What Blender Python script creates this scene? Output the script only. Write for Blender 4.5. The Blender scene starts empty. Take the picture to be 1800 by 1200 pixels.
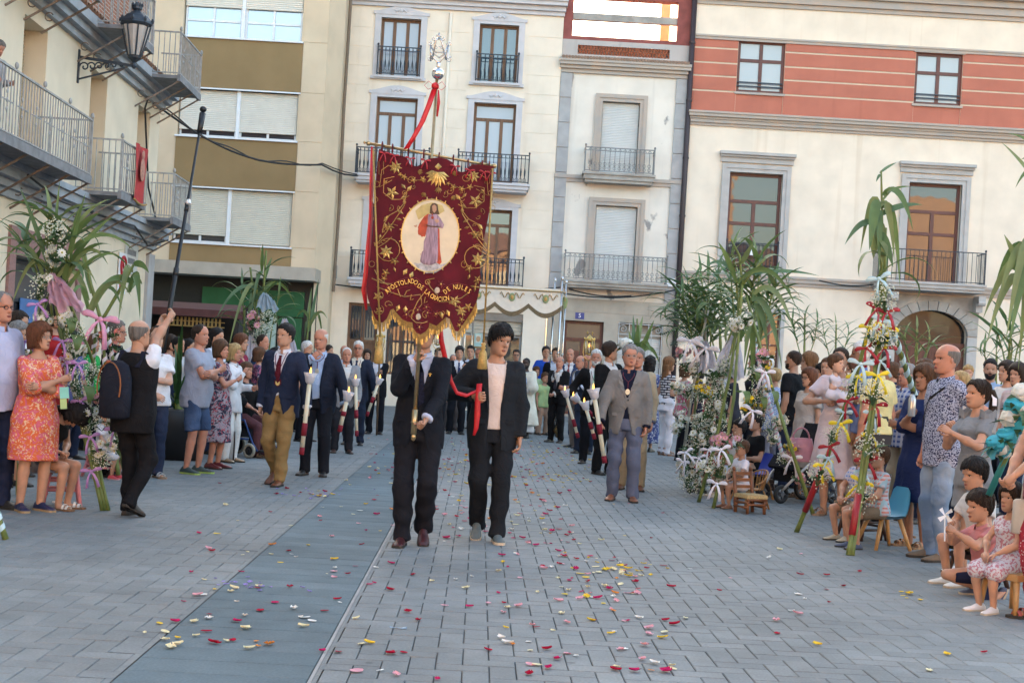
import bpy, math, random
import numpy as np
from mathutils import Vector, Matrix
S = bpy.context.scene
rnd = random.Random(7)
PI = math.pi
# ------------------------------------------------------------------ camera, sky, sun, exposure
FPX, ROLL, CH, HY = 2430.0, 0.0575, 1.42, 645.0   # focal length in photo pixels, roll, lens height, photo row of the lens axis
cam = bpy.data.cameras.new('camera'); cam_o = bpy.data.objects.new('camera', cam)
S.collection.objects.link(cam_o); S.camera = cam_o
cam.sensor_fit = 'HORIZONTAL'; cam.sensor_width = 36.0; cam.lens = 36.0 * FPX / 1800.0
cam.shift_y = (HY - 600.0) / 1800.0; cam.clip_start = 0.1; cam.clip_end = 3000
CR, SR = math.cos(ROLL), math.sin(ROLL)
cam_o.matrix_world = Matrix(((CR, -SR, 0, 0), (0, 0, -1, 0), (SR, CR, 0, CH), (0, 0, 0, 1)))
SUN_EL, SUN_AZ = math.radians(13.0), math.radians(-28.0)     # azimuth from +Y towards +X
world = bpy.data.worlds.new('World'); S.world = world; world.use_nodes = True
wn = world.node_tree.nodes; wl = world.node_tree.links
sky = wn.new('ShaderNodeTexSky'); sky.sky_type = 'NISHITA'; sky.sun_disc = False
sky.sun_elevation = SUN_EL; sky.sun_rotation = SUN_AZ
sky.air_density = 1.0; sky.dust_density = 3.5; sky.ozone_density = 1.0
bg = wn['Background']; bg.inputs['Strength'].default_value = 0.15
wl.new(sky.outputs['Color'], bg.inputs['Color'])
sun = bpy.data.lights.new('sun', 'SUN'); sun.energy = 3.0; sun.angle = math.radians(0.53); sun.color = (1.0, 0.86, 0.7)
sun_o = bpy.data.objects.new('sun', sun); S.collection.objects.link(sun_o)
to_sun = Vector((math.sin(SUN_AZ) * math.cos(SUN_EL), math.cos(SUN_AZ) * math.cos(SUN_EL), math.sin(SUN_EL)))
sun_o.rotation_euler = to_sun.to_track_quat('Z', 'Y').to_euler(); sun_o.location = (-30, 60, 40)
S.view_settings.view_transform = 'Standard'; S.view_settings.look = 'None'
S.view_settings.gamma=1.0; S.view_settings.exposure=3.0; S.view_settings.use_white_balance=True; S.view_settings.white_balance_temperature=7200; S.view_settings.white_balance_tint=8; S.view_settings.use_curve_mapping=False
S.cycles.max_bounces=6; S.cycles.diffuse_bounces=3; S.cycles.glossy_bounces=3; S.cycles.transmission_bounces=4; S.cycles.transparent_max_bounces=8
S.cycles.caustics_reflective = False; S.cycles.caustics_refractive = False
# ------------------------------------------------------------------ photo pixel <-> place
def P(px, py, d):
 u, v = (px - 900) / FPX, (HY - py) / FPX
 return (d * (u * CR - v * SR), d, CH + d * (u * SR + v * CR))
def XZ(px, py, d):
 p = P(px, py, d); return p[0], p[2]
def G(px, py):
 u, v = (px - 900) / FPX, (HY - py) / FPX
 k = u * SR + v * CR
 d = -CH / k
 return (d * (u * CR - v * SR), d)
def RD(d):
 """first distance estimates, corrected for the final lens height"""
 return 3451.0 / (4320.0 / d - 45.0) if d <= 25.5 else 27.7 + (d - 25.5) * 1.15
def ground_d(px, py): return 4320.0 / (3451.0 / G(px, py)[1] + 45.0)
def PR(px, py, d): return P(px, py, RD(d))
# ------------------------------------------------------------------ objects
OFF = {}
def link(o):
 S.collection.objects.link(o); return o
def tagit(o, label=None, cat=None, group=None, kind=None):
 if label: o['label'] = label
 if cat: o['category'] = cat
 if group: o['group'] = group
 if kind: o['kind'] = kind
 return o
def empty(name, loc, rz=0.0, label=None, cat=None, group=None, kind=None, local=False):
 o = bpy.data.objects.new(name, None); link(o); o.location = loc; o.rotation_euler = (0, 0, rz)
 o.empty_display_size = 0.1
 OFF[o.name] = np.zeros(3) if local else np.array(loc, float)
 return tagit(o, label, cat, group, kind)
class MB:
 """collects geometry for one mesh"""
 def __init__(s): s.v = []; s.f = []; s.m = []; s.cur = 0
 def add(s, vs, fs, m=None):
  b = len(s.v); s.v.extend(tuple(map(float, p)) for p in vs)
  m = s.cur if m is None else m
  for f in fs: s.f.append(tuple(i + b for i in f)); s.m.append(m)
  return s
 def box(s, x0, x1, y0, y1, z0, z1, m=None):
  vs = [(x, y, z) for x in (x0, x1) for y in (y0, y1) for z in (z0, z1)]
  return s.add(vs, [(0, 1, 3, 2), (4, 6, 7, 5), (0, 4, 5, 1), (2, 3, 7, 6), (0, 2, 6, 4), (1, 5, 7, 3)], m)
 def obox(s, c, ax, hs, m=None):
  c = np.array(c, float); ax = [np.array(a, float) for a in ax]
  vs = [c + ax[0] * hs[0] * i + ax[1] * hs[1] * j + ax[2] * hs[2] * k for i in (-1, 1) for j in (-1, 1) for k in (-1, 1)]
  return s.add(vs, [(0, 1, 3, 2), (4, 6, 7, 5), (0, 4, 5, 1), (2, 3, 7, 6), (0, 2, 6, 4), (1, 5, 7, 3)], m)
 def bar(s, a, b, w, h, up=(0, 0, 1), m=None):
  a = np.array(a, float); b = np.array(b, float); d = b - a; L = np.linalg.norm(d); d /= L
  up = np.array(up, float); x = np.cross(d, up)
  if np.linalg.norm(x) < 1e-5: x = np.cross(d, (1, 0, 0))
  x /= np.linalg.norm(x); u = np.cross(x, d)
  return s.obox((a + b) / 2, (x, d, u), (w / 2, L / 2, h / 2), m)
 def rings(s, R, cap0=True, cap1=True, m=None, closed=True):
  n = len(R[0]); b = []; vs = []
  for r in R: vs.extend(r)
  fs = []
  for i in range(len(R) - 1):
   for j in range(n if closed else n - 1):
    k = (j + 1) % n
    fs.append((i * n + j, i * n + k, (i + 1) * n + k, (i + 1) * n + j))
  if cap0: fs.append(tuple(range(n - 1, -1, -1)))
  if cap1: fs.append(tuple((len(R) - 1) * n + j for j in range(n)))
  return s.add(vs, fs, m)
 def tube(s, pts, r, n=7, m=None, caps=True, flat=1.0, up0=None):
  pts = [np.array(p, float) for p in pts]; k = len(pts)
  if not hasattr(r, '__len__'): r = [r] * k
  R = []; up = None
  for i in range(k):
   t = pts[min(i + 1, k - 1)] - pts[max(i - 1, 0)]; t = t / (np.linalg.norm(t) + 1e-9)
   if up is None:
    up = np.array(up0 if up0 is not None else ((0, 0, 1) if abs(t[2]) < .9 else (0, 1, 0)), float)
   x = np.cross(t, up); x /= (np.linalg.norm(x) + 1e-9); up = np.cross(x, t)
   R.append([pts[i] + r[i] * (math.cos(a) * x + flat * math.sin(a) * up) for a in [2 * PI * j / n for j in range(n)]])
  return s.rings(R, caps, caps, m)
 def lathe(s, c, prof, n=12, m=None, cap0=True, cap1=True):
  R = [[(c[0] + r * math.cos(2 * PI * j / n), c[1] + r * math.sin(2 * PI * j / n), c[2] + z) for j in range(n)] for r, z in prof]
  return s.rings(R, cap0, cap1, m)
 def ell(s, c, rad, nu=8, nv=6, m=None, M3=None, bump=0.0, rg=None):
  c = np.array(c, float); R = []
  for i in range(1, nv):
   th = PI * i / nv; row = []
   for j in range(nu):
    ph = 2 * PI * j / nu
    q = np.array((rad[0] * math.sin(th) * math.cos(ph), rad[1] * math.sin(th) * math.sin(ph), -rad[2] * math.cos(th)))
    if bump: q *= 1 + bump * (rg or rnd).uniform(-1, 1)
    if M3 is not None: q = M3 @ q
    row.append(c + q)
   R.append(row)
  b = len(s.v); s.rings(R, False, False, m)
  p0 = np.array((0, 0, -rad[2])); p1 = np.array((0, 0, rad[2]))
  if M3 is not None: p0 = M3 @ p0; p1 = M3 @ p1
  k = len(s.v); s.add([c + p0, c + p1], [], m)
  mm = s.cur if m is None else m
  for j in range(nu):
   s.f.append((k, b + (j + 1) % nu, b + j)); s.m.append(mm)
   e = b + (nv - 2) * nu
   s.f.append((k + 1, e + j, e + (j + 1) % nu)); s.m.append(mm)
  return s
 def prism(s, poly, y0, y1, m=None):
  """polygon in x,z extruded from y0 to y1"""
  n = len(poly)
  vs = [(x, y0, z) for x, z in poly] + [(x, y1, z) for x, z in poly]
  fs = [tuple(range(n)), tuple(range(2 * n - 1, n - 1, -1))] + [(i, i + n, (i + 1) % n + n, (i + 1) % n) for i in range(n)]
  return s.add(vs, fs, m)
 def ribbon(s, pts, wv, th=0.0015, m=None):
  """flat band along pts; wv = half width vector(s)"""
  pts = [np.array(p, float) for p in pts]; k = len(pts)
  if np.ndim(wv) == 1: wv = [wv] * k
  R = []
  for i in range(k):
   t = pts[min(i + 1, k - 1)] - pts[max(i - 1, 0)]; w = np.array(wv[i], float)
   nrm = np.cross(t, w); nrm = nrm / (np.linalg.norm(nrm) + 1e-9) * th
   R.append([pts[i] - w - nrm, pts[i] + w - nrm, pts[i] + w + nrm, pts[i] - w + nrm])
  return s.rings(R, True, True, m)
def mesh_of(name, mb, mats, off=None, smooth=False):
 me = bpy.data.meshes.new(name)
 v = np.array(mb.v, float).reshape(-1, 3)
 if off is not None: v = v - off
 me.from_pydata(v.tolist(), [], mb.f)
 if not isinstance(mats, (list, tuple)): mats = [mats]
 for m in mats: me.materials.append(m)
 if len(mats) > 1: me.polygons.foreach_set('material_index', np.array(mb.m, dtype=np.int32))
 if smooth: me.polygons.foreach_set('use_smooth', np.ones(len(me.polygons), dtype=bool))
 me.update()
 return me
def mk(name, mb, mats, parent=None, smooth=False, label=None, cat=None, group=None, kind=None, loc=None):
 off = OFF[parent.name] if parent is not None else (np.array(loc, float) if loc is not None else None)
 o = bpy.data.objects.new(name, mesh_of(name, mb, mats, off, smooth)); link(o)
 if parent is not None: o.parent = parent; OFF[o.name] = off
 else:
  OFF[o.name] = off if off is not None else np.zeros(3)
  if loc is not None: o.location = loc
 return tagit(o, label, cat, group, kind)
def inst(name, me, loc, rot=(0, 0, 0), parent=None, scale=(1, 1, 1), **k):
 o = bpy.data.objects.new(name, me); link(o)
 if parent is not None: loc = tuple(np.array(loc, float) - OFF[parent.name]); o.parent = parent
 o.location = loc; o.rotation_euler = rot; o.scale = scale
 return tagit(o, **k)
# ------------------------------------------------------------------ materials
MATS = {}
def nodes_of(name):
 m = bpy.data.materials.new(name); m.use_nodes = True
 t = m.node_tree; return m, t.nodes, t.links, t.nodes['Principled BSDF']
def rgb(c): return (c[0], c[1], c[2], 1.0)
def mul(c, k): return tuple(min(1.0, x * k) for x in c)
def mat(name,col,rough=0.75,var=0.12,scale=5.0,bump=0.0,bscale=60.0,metal=0.0,spec=0.4,stretch=None,col2=None,sheen=0.0,trans=0.0,bdist=0.01):
 if name in MATS: return MATS[name]
 m, N, L, B = nodes_of(name)
 B.inputs['Roughness'].default_value = rough; B.inputs['Metallic'].default_value = metal
 B.inputs['Specular IOR Level'].default_value = spec
 if sheen: B.inputs['Sheen Weight'].default_value = sheen
 tc = N.new('ShaderNodeTexCoord'); mp = N.new('ShaderNodeMapping')
 if stretch: mp.inputs['Scale'].default_value = stretch
 L.new(tc.outputs['Object'], mp.inputs['Vector'])
 nz = N.new('ShaderNodeTexNoise'); nz.inputs['Scale'].default_value = scale; nz.inputs['Detail'].default_value = 5
 L.new(mp.outputs['Vector'], nz.inputs['Vector'])
 rp = N.new('ShaderNodeValToRGB'); rp.color_ramp.elements[0].position = .3; rp.color_ramp.elements[1].position = .7
 rp.color_ramp.elements[0].color = rgb(mul(col, 1 - var)); rp.color_ramp.elements[1].color = rgb(col2 if col2 else mul(col, 1 + var))
 L.new(nz.outputs['Fac'], rp.inputs['Fac']); L.new(rp.outputs['Color'], B.inputs['Base Color'])
 if bump:
  n2 = N.new('ShaderNodeTexNoise'); n2.inputs['Scale'].default_value = bscale; n2.inputs['Detail'].default_value = 4
  L.new(mp.outputs['Vector'], n2.inputs['Vector'])
  bp = N.new('ShaderNodeBump'); bp.inputs['Strength'].default_value = bump; bp.inputs['Distance'].default_value = bdist
  L.new(n2.outputs['Fac'], bp.inputs['Height']); L.new(bp.outputs['Normal'], B.inputs['Normal'])
 if trans:
  B.inputs['Transmission Weight'].default_value = 0
  tr = N.new('ShaderNodeBsdfTranslucent'); mx = N.new('ShaderNodeMixShader'); mx.inputs['Fac'].default_value = trans
  L.new(rp.outputs['Color'], tr.inputs['Color'])
  L.new(B.outputs['BSDF'], mx.inputs[1]); L.new(tr.outputs['BSDF'], mx.inputs[2])
  L.new(mx.outputs['Shader'], N['Material Output'].inputs['Surface'])
 MATS[name] = m; return m
def plaster(name, col, stain=(0.55, 0.42, 0.3), amt=0.35, patch=None, patchcol=None):
 """painted render: soft clouding, vertical runs below ledges, optional peeled patches"""
 if name in MATS: return MATS[name]
 m, N, L, B = nodes_of(name); B.inputs['Roughness'].default_value = .88; B.inputs['Specular IOR Level'].default_value = .2
 tc = N.new('ShaderNodeTexCoord')
 def noise(sc, stretch, det=5):
  mp = N.new('ShaderNodeMapping'); mp.inputs['Scale'].default_value = stretch; L.new(tc.outputs['Object'], mp.inputs['Vector'])
  n = N.new('ShaderNodeTexNoise'); n.inputs['Scale'].default_value = sc; n.inputs['Detail'].default_value = det
  L.new(mp.outputs['Vector'], n.inputs['Vector']); return n
 def ramp(src, p0, p1, a=0.0, b=1.0):
  r = N.new('ShaderNodeMapRange'); r.inputs[1].default_value = p0; r.inputs[2].default_value = p1
  r.inputs[3].default_value = a; r.inputs[4].default_value = b; L.new(src, r.inputs[0]); return r.outputs[0]
 def mix(a, b, f):
  x = N.new('ShaderNodeMix'); x.data_type = 'RGBA'
  for sock, val in ((x.inputs[6], a), (x.inputs[7], b)):
   if isinstance(val, tuple): sock.default_value = rgb(val)
   else: L.new(val, sock)
  L.new(f, x.inputs[0]); return x.outputs[2]
 c1 = mix(mul(col, .93), mul(col, 1.05), ramp(noise(1.3, (1, 1, 1)).outputs['Fac'], .35, .65))
 c2 = mix(c1, mul(stain, 1.0), ramp(noise(2.2, (1.6, 1, .08), 3).outputs['Fac'], .58, .80, 0, amt))
 if patch:
  f = ramp(noise(patch, (1, 1, .7), 8).outputs['Fac'], .60, .63)
  c2 = mix(c2, patchcol, f)
 L.new(c2, B.inputs['Base Color'])
 bp = N.new('ShaderNodeBump'); bp.inputs['Strength'].default_value = .25; bp.inputs['Distance'].default_value = .01
 L.new(noise(45, (1, 1, 1)).outputs['Fac'], bp.inputs['Height']); L.new(bp.outputs['Normal'], B.inputs['Normal'])
 MATS[name] = m; return m
def glass(name, col, refl=0.55, rough=0.03):
 if name in MATS: return MATS[name]
 m, N, L, B = nodes_of(name)
 B.inputs['Base Color'].default_value = rgb(col); B.inputs['Roughness'].default_value = .5
 B.inputs['Specular IOR Level'].default_value = .05
 g = N.new('ShaderNodeBsdfGlossy'); g.inputs['Roughness'].default_value = rough; g.inputs['Color'].default_value = (.95, .95, .95, 1)
 tc = N.new('ShaderNodeTexCoord'); nz = N.new('ShaderNodeTexNoise'); nz.inputs['Scale'].default_value = 1.2
 bp = N.new('ShaderNodeBump'); bp.inputs['Strength'].default_value = .08; bp.inputs['Distance'].default_value = .05
 L.new(tc.outputs['Object'], nz.inputs['Vector']); L.new(nz.outputs['Fac'], bp.inputs['Height']); L.new(bp.outputs['Normal'], g.inputs['Normal'])
 mx = N.new('ShaderNodeMixShader'); mx.inputs['Fac'].default_value = refl
 L.new(B.outputs['BSDF'], mx.inputs[1]); L.new(g.outputs['BSDF'], mx.inputs[2]); L.new(mx.outputs['Shader'], N['Material Output'].inputs['Surface'])
 MATS[name] = m; return m
def emit(name, col, k):
 if name in MATS: return MATS[name]
 m, N, L, B = nodes_of(name); B.inputs['Base Color'].default_value = rgb(col)
 B.inputs['Emission Color'].default_value = rgb(col); B.inputs['Emission Strength'].default_value = k
 MATS[name] = m; return m
IRON = mat('dark_iron', (.035, .045, .06), .5, .2, 9, metal=.3)
IRON2 = mat('grey_painted_iron', (.33, .325, .32), .6, .2, 9, metal=.2)
STONE = mat('grey_stone_trim', (.45, .41, .38), .85, .14, 3.5, .25, 30, col2=(.48, .38, .31))
STONE_W = mat('weathered_stone', (.36, .33, .30), .9, .22, 3, .35, 25)
WHITE = mat('white_paint', (.72, .73, .75), .6, .05)
# ------------------------------------------------------------------ ground
TH = .0235                                       # the paving runs slightly askew to the view
def GU(px, py): x, y = G(px, py); return (x * math.cos(TH) + y * math.sin(TH), y * math.cos(TH) - x * math.sin(TH))
STRIP = (sum(GU(*p)[0] for p in ((205, 1200), (440, 985), (620, 830))) / 3, sum(GU(*p)[0] for p in ((542, 1200), (692, 925))) / 2)
g = MB(); g.add([(-900, -900, -.022), (900, -900, -.022), (900, 900, -.022), (-900, 900, -.022)], [(0, 1, 2, 3)])
ground=mk('ground',g,mat('joint_sand',(.115,.11,.105),.95,.25,3),kind='structure',label='grey paved square with herringbone pavers',cat='ground'); ground.rotation_euler=(0,0,TH)
def paving(name, col, rough):
 m, N, L, B = nodes_of(name); B.inputs['Roughness'].default_value = rough; B.inputs['Specular IOR Level'].default_value = .12 if col[0] > .1 else .05
 ge = N.new('ShaderNodeNewGeometry'); oi = N.new('ShaderNodeObjectInfo')
 def nz(sc, det=4.):
  n=N.new('ShaderNodeTexNoise'); n.inputs['Scale'].default_value=sc; n.inputs['Detail'].default_value=det; L.new(ge.outputs['Position'],n.inputs['Vector']); return n.outputs['Fac']
 def rg_(src, a, b, c, d):
  r=N.new('ShaderNodeMapRange'); r.inputs[1].default_value=a; r.inputs[2].default_value=b; r.inputs[3].default_value=c; r.inputs[4].default_value=d; L.new(src,r.inputs[0]); return r.outputs[0]
 def ml(a, b):
  x = N.new('ShaderNodeMath'); x.operation = 'MULTIPLY'; L.new(a, x.inputs[0]); L.new(b, x.inputs[1]); return x.outputs[0]
 f=ml(ml(rg_(nz(.45),.35,.65,.80,1.14),rg_(nz(5),.3,.7,.9,1.1)),ml(rg_(nz(70,2.),.3,.7,.88,1.12),rg_(oi.outputs['Random'],0,1,.93,1.07)))
 vo = N.new('ShaderNodeTexVoronoi'); vo.inputs['Scale'].default_value = 2.3; L.new(ge.outputs['Position'], vo.inputs['Vector'])
 f = ml(f, rg_(vo.outputs['Distance'], .035, .06, .62, 1.0))
 hs = N.new('ShaderNodeMix'); hs.data_type = 'RGBA'; hs.blend_type = 'MULTIPLY'; hs.inputs[0].default_value = 1; hs.inputs[6].default_value = rgb(col)
 cb=N.new('ShaderNodeCombineColor'); [L.new(f,cb.inputs[i])for i in range(3)]; L.new(cb.outputs[0],hs.inputs[7]); L.new(hs.outputs[2],B.inputs['Base Color'])
 bp=N.new('ShaderNodeBump'); bp.inputs['Strength'].default_value=.3; bp.inputs['Distance'].default_value=.004; L.new(nz(90),bp.inputs['Height']); L.new(bp.outputs['Normal'],B.inputs['Normal'])
 MATS[name] = m; return m
PAVM=[paving('paver_%d'%i,c,.65)for i,c in enumerate([(.178,.194,.199),(.168,.183,.189),(.189,.202,.205),(.174,.189,.195),(.184,.195,.197)])]
SLABM = [paving('slab_%d' % i, c, .8) for i, c in enumerate([(.122, .158, .174), (.114, .149, .165), (.129, .164, .180)])]
W = 0.126; T = .0019
def paver_mesh(w, l, name, m):
 mb = MB(); x0, x1, y0, y1 = T, w - T, T, l - T; c = .004
 vs = [(x0, y0, -.02), (x1, y0, -.02), (x1, y1, -.02), (x0, y1, -.02), (x0, y0, -c), (x1, y0, -c), (x1, y1, -c), (x0, y1, -c),
          (x0 + c, y0 + c, 0), (x1 - c, y0 + c, 0), (x1 - c, y1 - c, 0), (x0 + c, y1 - c, 0)]
 fs = [(0, 1, 5, 4), (1, 2, 6, 5), (2, 3, 7, 6), (3, 0, 4, 7), (4, 5, 9, 8), (5, 6, 10, 9), (6, 7, 11, 10), (7, 4, 8, 11), (8, 9, 10, 11)]
 mb.add(vs, fs); return mb
near = []; far = MB()
pm = {(o, k): mesh_of('paver', paver_mesh(2 * W if o else W, W if o else 2 * W, '', 0), PAVM[k]) for o in (0, 1) for k in range(5)}
cells = []; cut = []
for iy in range(int(5.2 / W), int(43 / W)):
 y = iy * W; hw = y * .40 + 4.0
 for ix in range(int(-hw / W), int(hw / W)):
  x = ix * W; k = (ix - iy) % 4
  if k == 0: o, cx, cy, w, l = 1, x + W, y + W / 2, 2 * W, W
  elif k == 3: o, cx, cy, w, l = 0, x + W / 2, y + W, W, 2 * W
  else: continue
  if x + w > STRIP[0] + .001 and x < STRIP[1] + .004:
   for a0, a1 in ((x, min(x + w, STRIP[0] + .001)), (max(x, STRIP[1] + .004), x + w)):
    if a1 - a0 > .02: cut.append((a0, a1, y, y + l))
   continue
  cells.append((y, x, o, w, l))
cells.sort()
def seen(y, x):
 u = x / y; v = -CH / y
 px = 900 + FPX * (u * CR + v * SR); py = HY - FPX * (-u * SR + v * CR)
 return -20 < px < 1820 and py < 1215
cnt = 0
for (y, x, o, w, l) in cells:
 z = rnd.uniform(-.0016, .0016); k = rnd.randrange(5)
 if cnt < 300 and seen(y, x):
  inst('paver', pm[(o, k)], (x, y, z), (rnd.uniform(-.003, .003), rnd.uniform(-.003, .003), 0), ground); cnt += 1
 else:
  b = paver_mesh(w, l, '', 0)
  if y < 30 and abs(x) < y * .40 + .7: far.add([(p[0] + x, p[1] + y, p[2] + z) for p in b.v], b.f, k)
  else: far.add([(x + T, y + T, z), (x + w - T, y + T, z), (x + w - T, y + l - T, z), (x + T, y + l - T, z)], [(0, 1, 2, 3)], k)
for (a0, a1, y0, y1) in cut:
 far.add([(a0 + T, y0 + T, 0), (a1 - T, y0 + T, 0), (a1 - T, y1 - T, 0), (a0 + T, y1 - T, 0)], [(0, 1, 2, 3)], rnd.randrange(5))
mk('paving_field', far, PAVM, ground, kind='stuff')
# dark slab strip
slab_edge = MB(); slab_edge.box(STRIP[1] - .012, STRIP[1] + .004, 5.0, 43, -.02, -.001)
mk('edge_joint', slab_edge, mat('pale_grout', (.30, .29, .28), .9), ground)
y = 5.05; k = 0; sl = {}
while y < 42:
 l = .262 if y < 30 else 1.5
 if l not in sl: sl[l] = [mesh_of('slab', paver_mesh(STRIP[1] - STRIP[0] - .016, l, '', 0), SLABM[i]) for i in range(3)]
 inst('slab', sl[l][rnd.randrange(3)], (STRIP[0], y, rnd.uniform(-.001, .001)), (0, 0, 0), ground)
 y += l
# slot drain across the slabs, and a manhole
dm = MB(); x, yy = GU(690, 840)
for i in range(9): dm.box(x - .02 + i * .062, x + .012 + i * .062, yy - .12, yy + .12, -.001, .0035)
mk('drain_slots', dm, mat('black_hole', (.01, .01, .012), .9), ground)
mh = MB(); x, yy = GU(1598, 914); mh.box(x - .16, x + .16, yy - .16, yy + .16, -.001, .004)
for i in range(5): mh.box(x - .13, x + .13, yy - .12 + i * .055, yy - .095 + i * .055, .004, .008)
mk('drain_cover', mh, mat('cast_iron', (.07, .075, .08), .6, metal=.5), ground)
# ------------------------------------------------------------------ facade helpers
def wallmesh(mb, x0, x1, z0, z1, holes, y, depth=.28, m=None, back=None):
 """front face at y (facing the square) with openings and their reveals"""
 xs = sorted({x0, x1} | {h[0] for h in holes} | {h[1] for h in holes}); zs = sorted({z0, z1} | {h[2] for h in holes} | {h[3] for h in holes})
 xs = [x for x in xs if x0 <= x <= x1]; zs = [z for z in zs if z0 <= z <= z1]
 for i in range(len(xs) - 1):
  for j in range(len(zs) - 1):
   cx, cz = (xs[i] + xs[i + 1]) / 2, (zs[j] + zs[j + 1]) / 2
   if any(h[0] < cx < h[1] and h[2] < cz < h[3] for h in holes): continue
   mb.add([(xs[i], y, zs[j]), (xs[i + 1], y, zs[j]), (xs[i + 1], y, zs[j + 1]), (xs[i], y, zs[j + 1])], [(0, 1, 2, 3)], m)
 for a, b, c, d in holes:
  q = y + depth
  mb.add([(a, y, c), (b, y, c), (b, y, d), (a, y, d), (a, q, c), (b, q, c), (b, q, d), (a, q, d)],
               [(0, 4, 5, 1), (1, 5, 6, 2), (2, 6, 7, 3), (3, 7, 4, 0), (4, 7, 6, 5)], m)
 if back:
  q = y + back
  mb.add([(x0, y, z0), (x1, y, z0), (x1, y, z1), (x0, y, z1), (x0, q, z0), (x1, q, z0), (x1, q, z1), (x0, q, z1)],
               [(0, 3, 7, 4), (1, 5, 6, 2), (3, 2, 6, 7), (4, 7, 6, 5)], m)
def RC(l, t, r, b, d):
 """photo rectangle (left-top, right-bottom) on a frontal plane at distance d -> x0, x1, z0, z1"""
 X0, Z1 = XZ(l, t, d); X1, Z0 = XZ(r, b, d); return (X0, X1, Z0, Z1)
def window(root, x0, x1, z0, z1, y, fm, gm, mull=(.5,), trans=(), fw=.07, name='window', gm2=None, panel=0.0, pm=None):
 mb = MB(); t = .06
 mb.box(x0, x0 + fw, y, y + t, z0, z1); mb.box(x1 - fw, x1, y, y + t, z0, z1)
 mb.box(x0 + fw, x1 - fw, y + .001, y + t, z0, z0 + fw); mb.box(x0 + fw, x1 - fw, y + .001, y + t, z1 - fw, z1)
 zs = [z0 + fw] + [z0 + (z1 - z0) * q for q in trans] + [z1 - fw]
 xs = [x0 + fw] + [x0 + (x1 - x0) * q for q in mull] + [x1 - fw]
 for q in trans: zq = z0 + (z1 - z0) * q; mb.box(x0 + fw, x1 - fw, y - .006, y + t, zq - fw * .55, zq + fw * .55)
 top = zs[-2] if len(trans) and trans[-1] > .7 and gm2 != 'all' else zs[-1]
 for xq in xs[1:-1]: mb.box(xq - fw * .6, xq + fw * .6, y - .012, y + t, z0 + fw, top)
 w = mk(name, mb, fm, root)
 for j in range(len(zs) - 1):
  cols = [(xs[0], xs[-1])] if zs[j] >= top - .01 else list(zip(xs[:-1], xs[1:]))
  for a, b in cols:
   p = MB(); p.box(a, b, y + .03 + .001 * j, y + .045, zs[j], zs[j + 1])
   solid = panel and j == 0
   mk('pane' if not solid else 'lower_panel', p, (pm or fm) if solid else gm, w)
 return w
def shutter(root, x0, x1, z0, z1, y, m, pitch=.052, name='roller_shutter'):
 mb = MB(); n = max(2, int((z1 - z0) / pitch)); R = []
 for i in range(n):
  a = z0 + (z1 - z0) * i / n; h = (z1 - z0) / n
  for dz, dy in ((.02, 0.012), (.3, 0), (.75, 0), (.95, .010)): R.append([(x0, y + dy, a + dz * h), (x1, y + dy, a + dz * h)])
 mb.rings(R, False, False, closed=False)
 mb.box(x0, x1, y + .02, y + .03, z0, z1)
 return mk(name, mb, m, root)
def rail_iron(root, part, x0, x1, yf, yw, z0, z1, m, pitch=.115, style='plain', r=.009):
 """front rail between x0..x1 at yf and side returns to yw; top z1, bottom z0"""
 rl = MB(); h = z1 - z0
 for z, t in ((z1, .03), (z0 + .06, .022), (z1 - .13 * h, .018)) if style != 'plain' else ((z1, .03), (z0 + .06, .022)):
  rl.box(x0 - .015, x1 + .015, yf - .018, yf + .018, z - t, z)
  rl.box(x0 - .0145, x0 + .0145, yf + .018, yw, z - t, z - .001); rl.box(x1 - .0145, x1 + .0145, yf + .018, yw, z - t, z - .001)
 for x in (x0, x1):
  rl.box(x - .018, x + .018, yf - .02, yf + .02, z0, z1 + .002)
  rl.ell((x, yf, z1 + .05), (.035, .035, .045), 7, 5)
 mk('railing', rl, m, part)
 bl = MB()
 n = max(2, int(round((x1 - x0) / pitch)))
 for i in range(1, n):
  x = x0 + (x1 - x0) * i / n
  if style == 'turned':
   bl.lathe((x,yf,z0),[(.010,.04),(.010,h*.2),(.026,h*.32),(.030,h*.42),(.012,h*.55),(.010,h*.84),(.020,h*.9),(.010,h*.97)],5)
   bl.tube([(x - .03, yf, z0 + .05), (x - .045, yf, z0 + .13), (x, yf, z0 + .2), (x + .045, yf, z0 + .13), (x + .03, yf, z0 + .05)], .008, 4)
  elif style == 'lace':
   bl.tube([(x, yf, z0 + .04), (x, yf, z1 - .02)], .009, 4)
   for zc in (.16, .30): bl.tube([(x + .05 * math.cos(a), yf, z0 + zc * h / .9 + .05 * math.sin(a)) for a in np.linspace(0, 2 * PI, 9)], .007, 4)
   bl.tube([(x + .05 * math.cos(a), yf, z1 - .10 + .05 * math.sin(a)) for a in np.linspace(0, PI, 6)], .007, 4)
  else:
   bl.tube([(x, yf, z0 + .02), (x, yf, z1 - .01)], r, 5)
 k = max(1, int(round((yw - yf) / pitch)))
 for xx in (x0, x1):
  for i in range(1, k + 1): bl.tube([(xx, yf + (yw - yf) * i / (k + 1), z0 + .02), (xx, yf + (yw - yf) * i / (k + 1), z1 - .01)], r, 5)
 mk('balusters', bl, m, part, kind='stuff')
def balcony(root, x0, x1, zf, zt, y, dep, ms, mi, style='turned', th=.16, pitch=.115):
 mb = MB()
 mb.box(x0-.06,x1+.06,y-dep-.05,y,zf-.07,zf); mb.box(x0-.02,x1+.02,y-dep,y,zf-th*.7,zf-.07); mb.box(x0+.03,x1-.03,y-dep+.06,y,zf-th,zf-th*.7)
 b = mk('balcony', mb, ms, root)
 rail_iron(root, b, x0, x1, y - dep + .02, y, zf, zt, mi, pitch, style)
 return b
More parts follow.
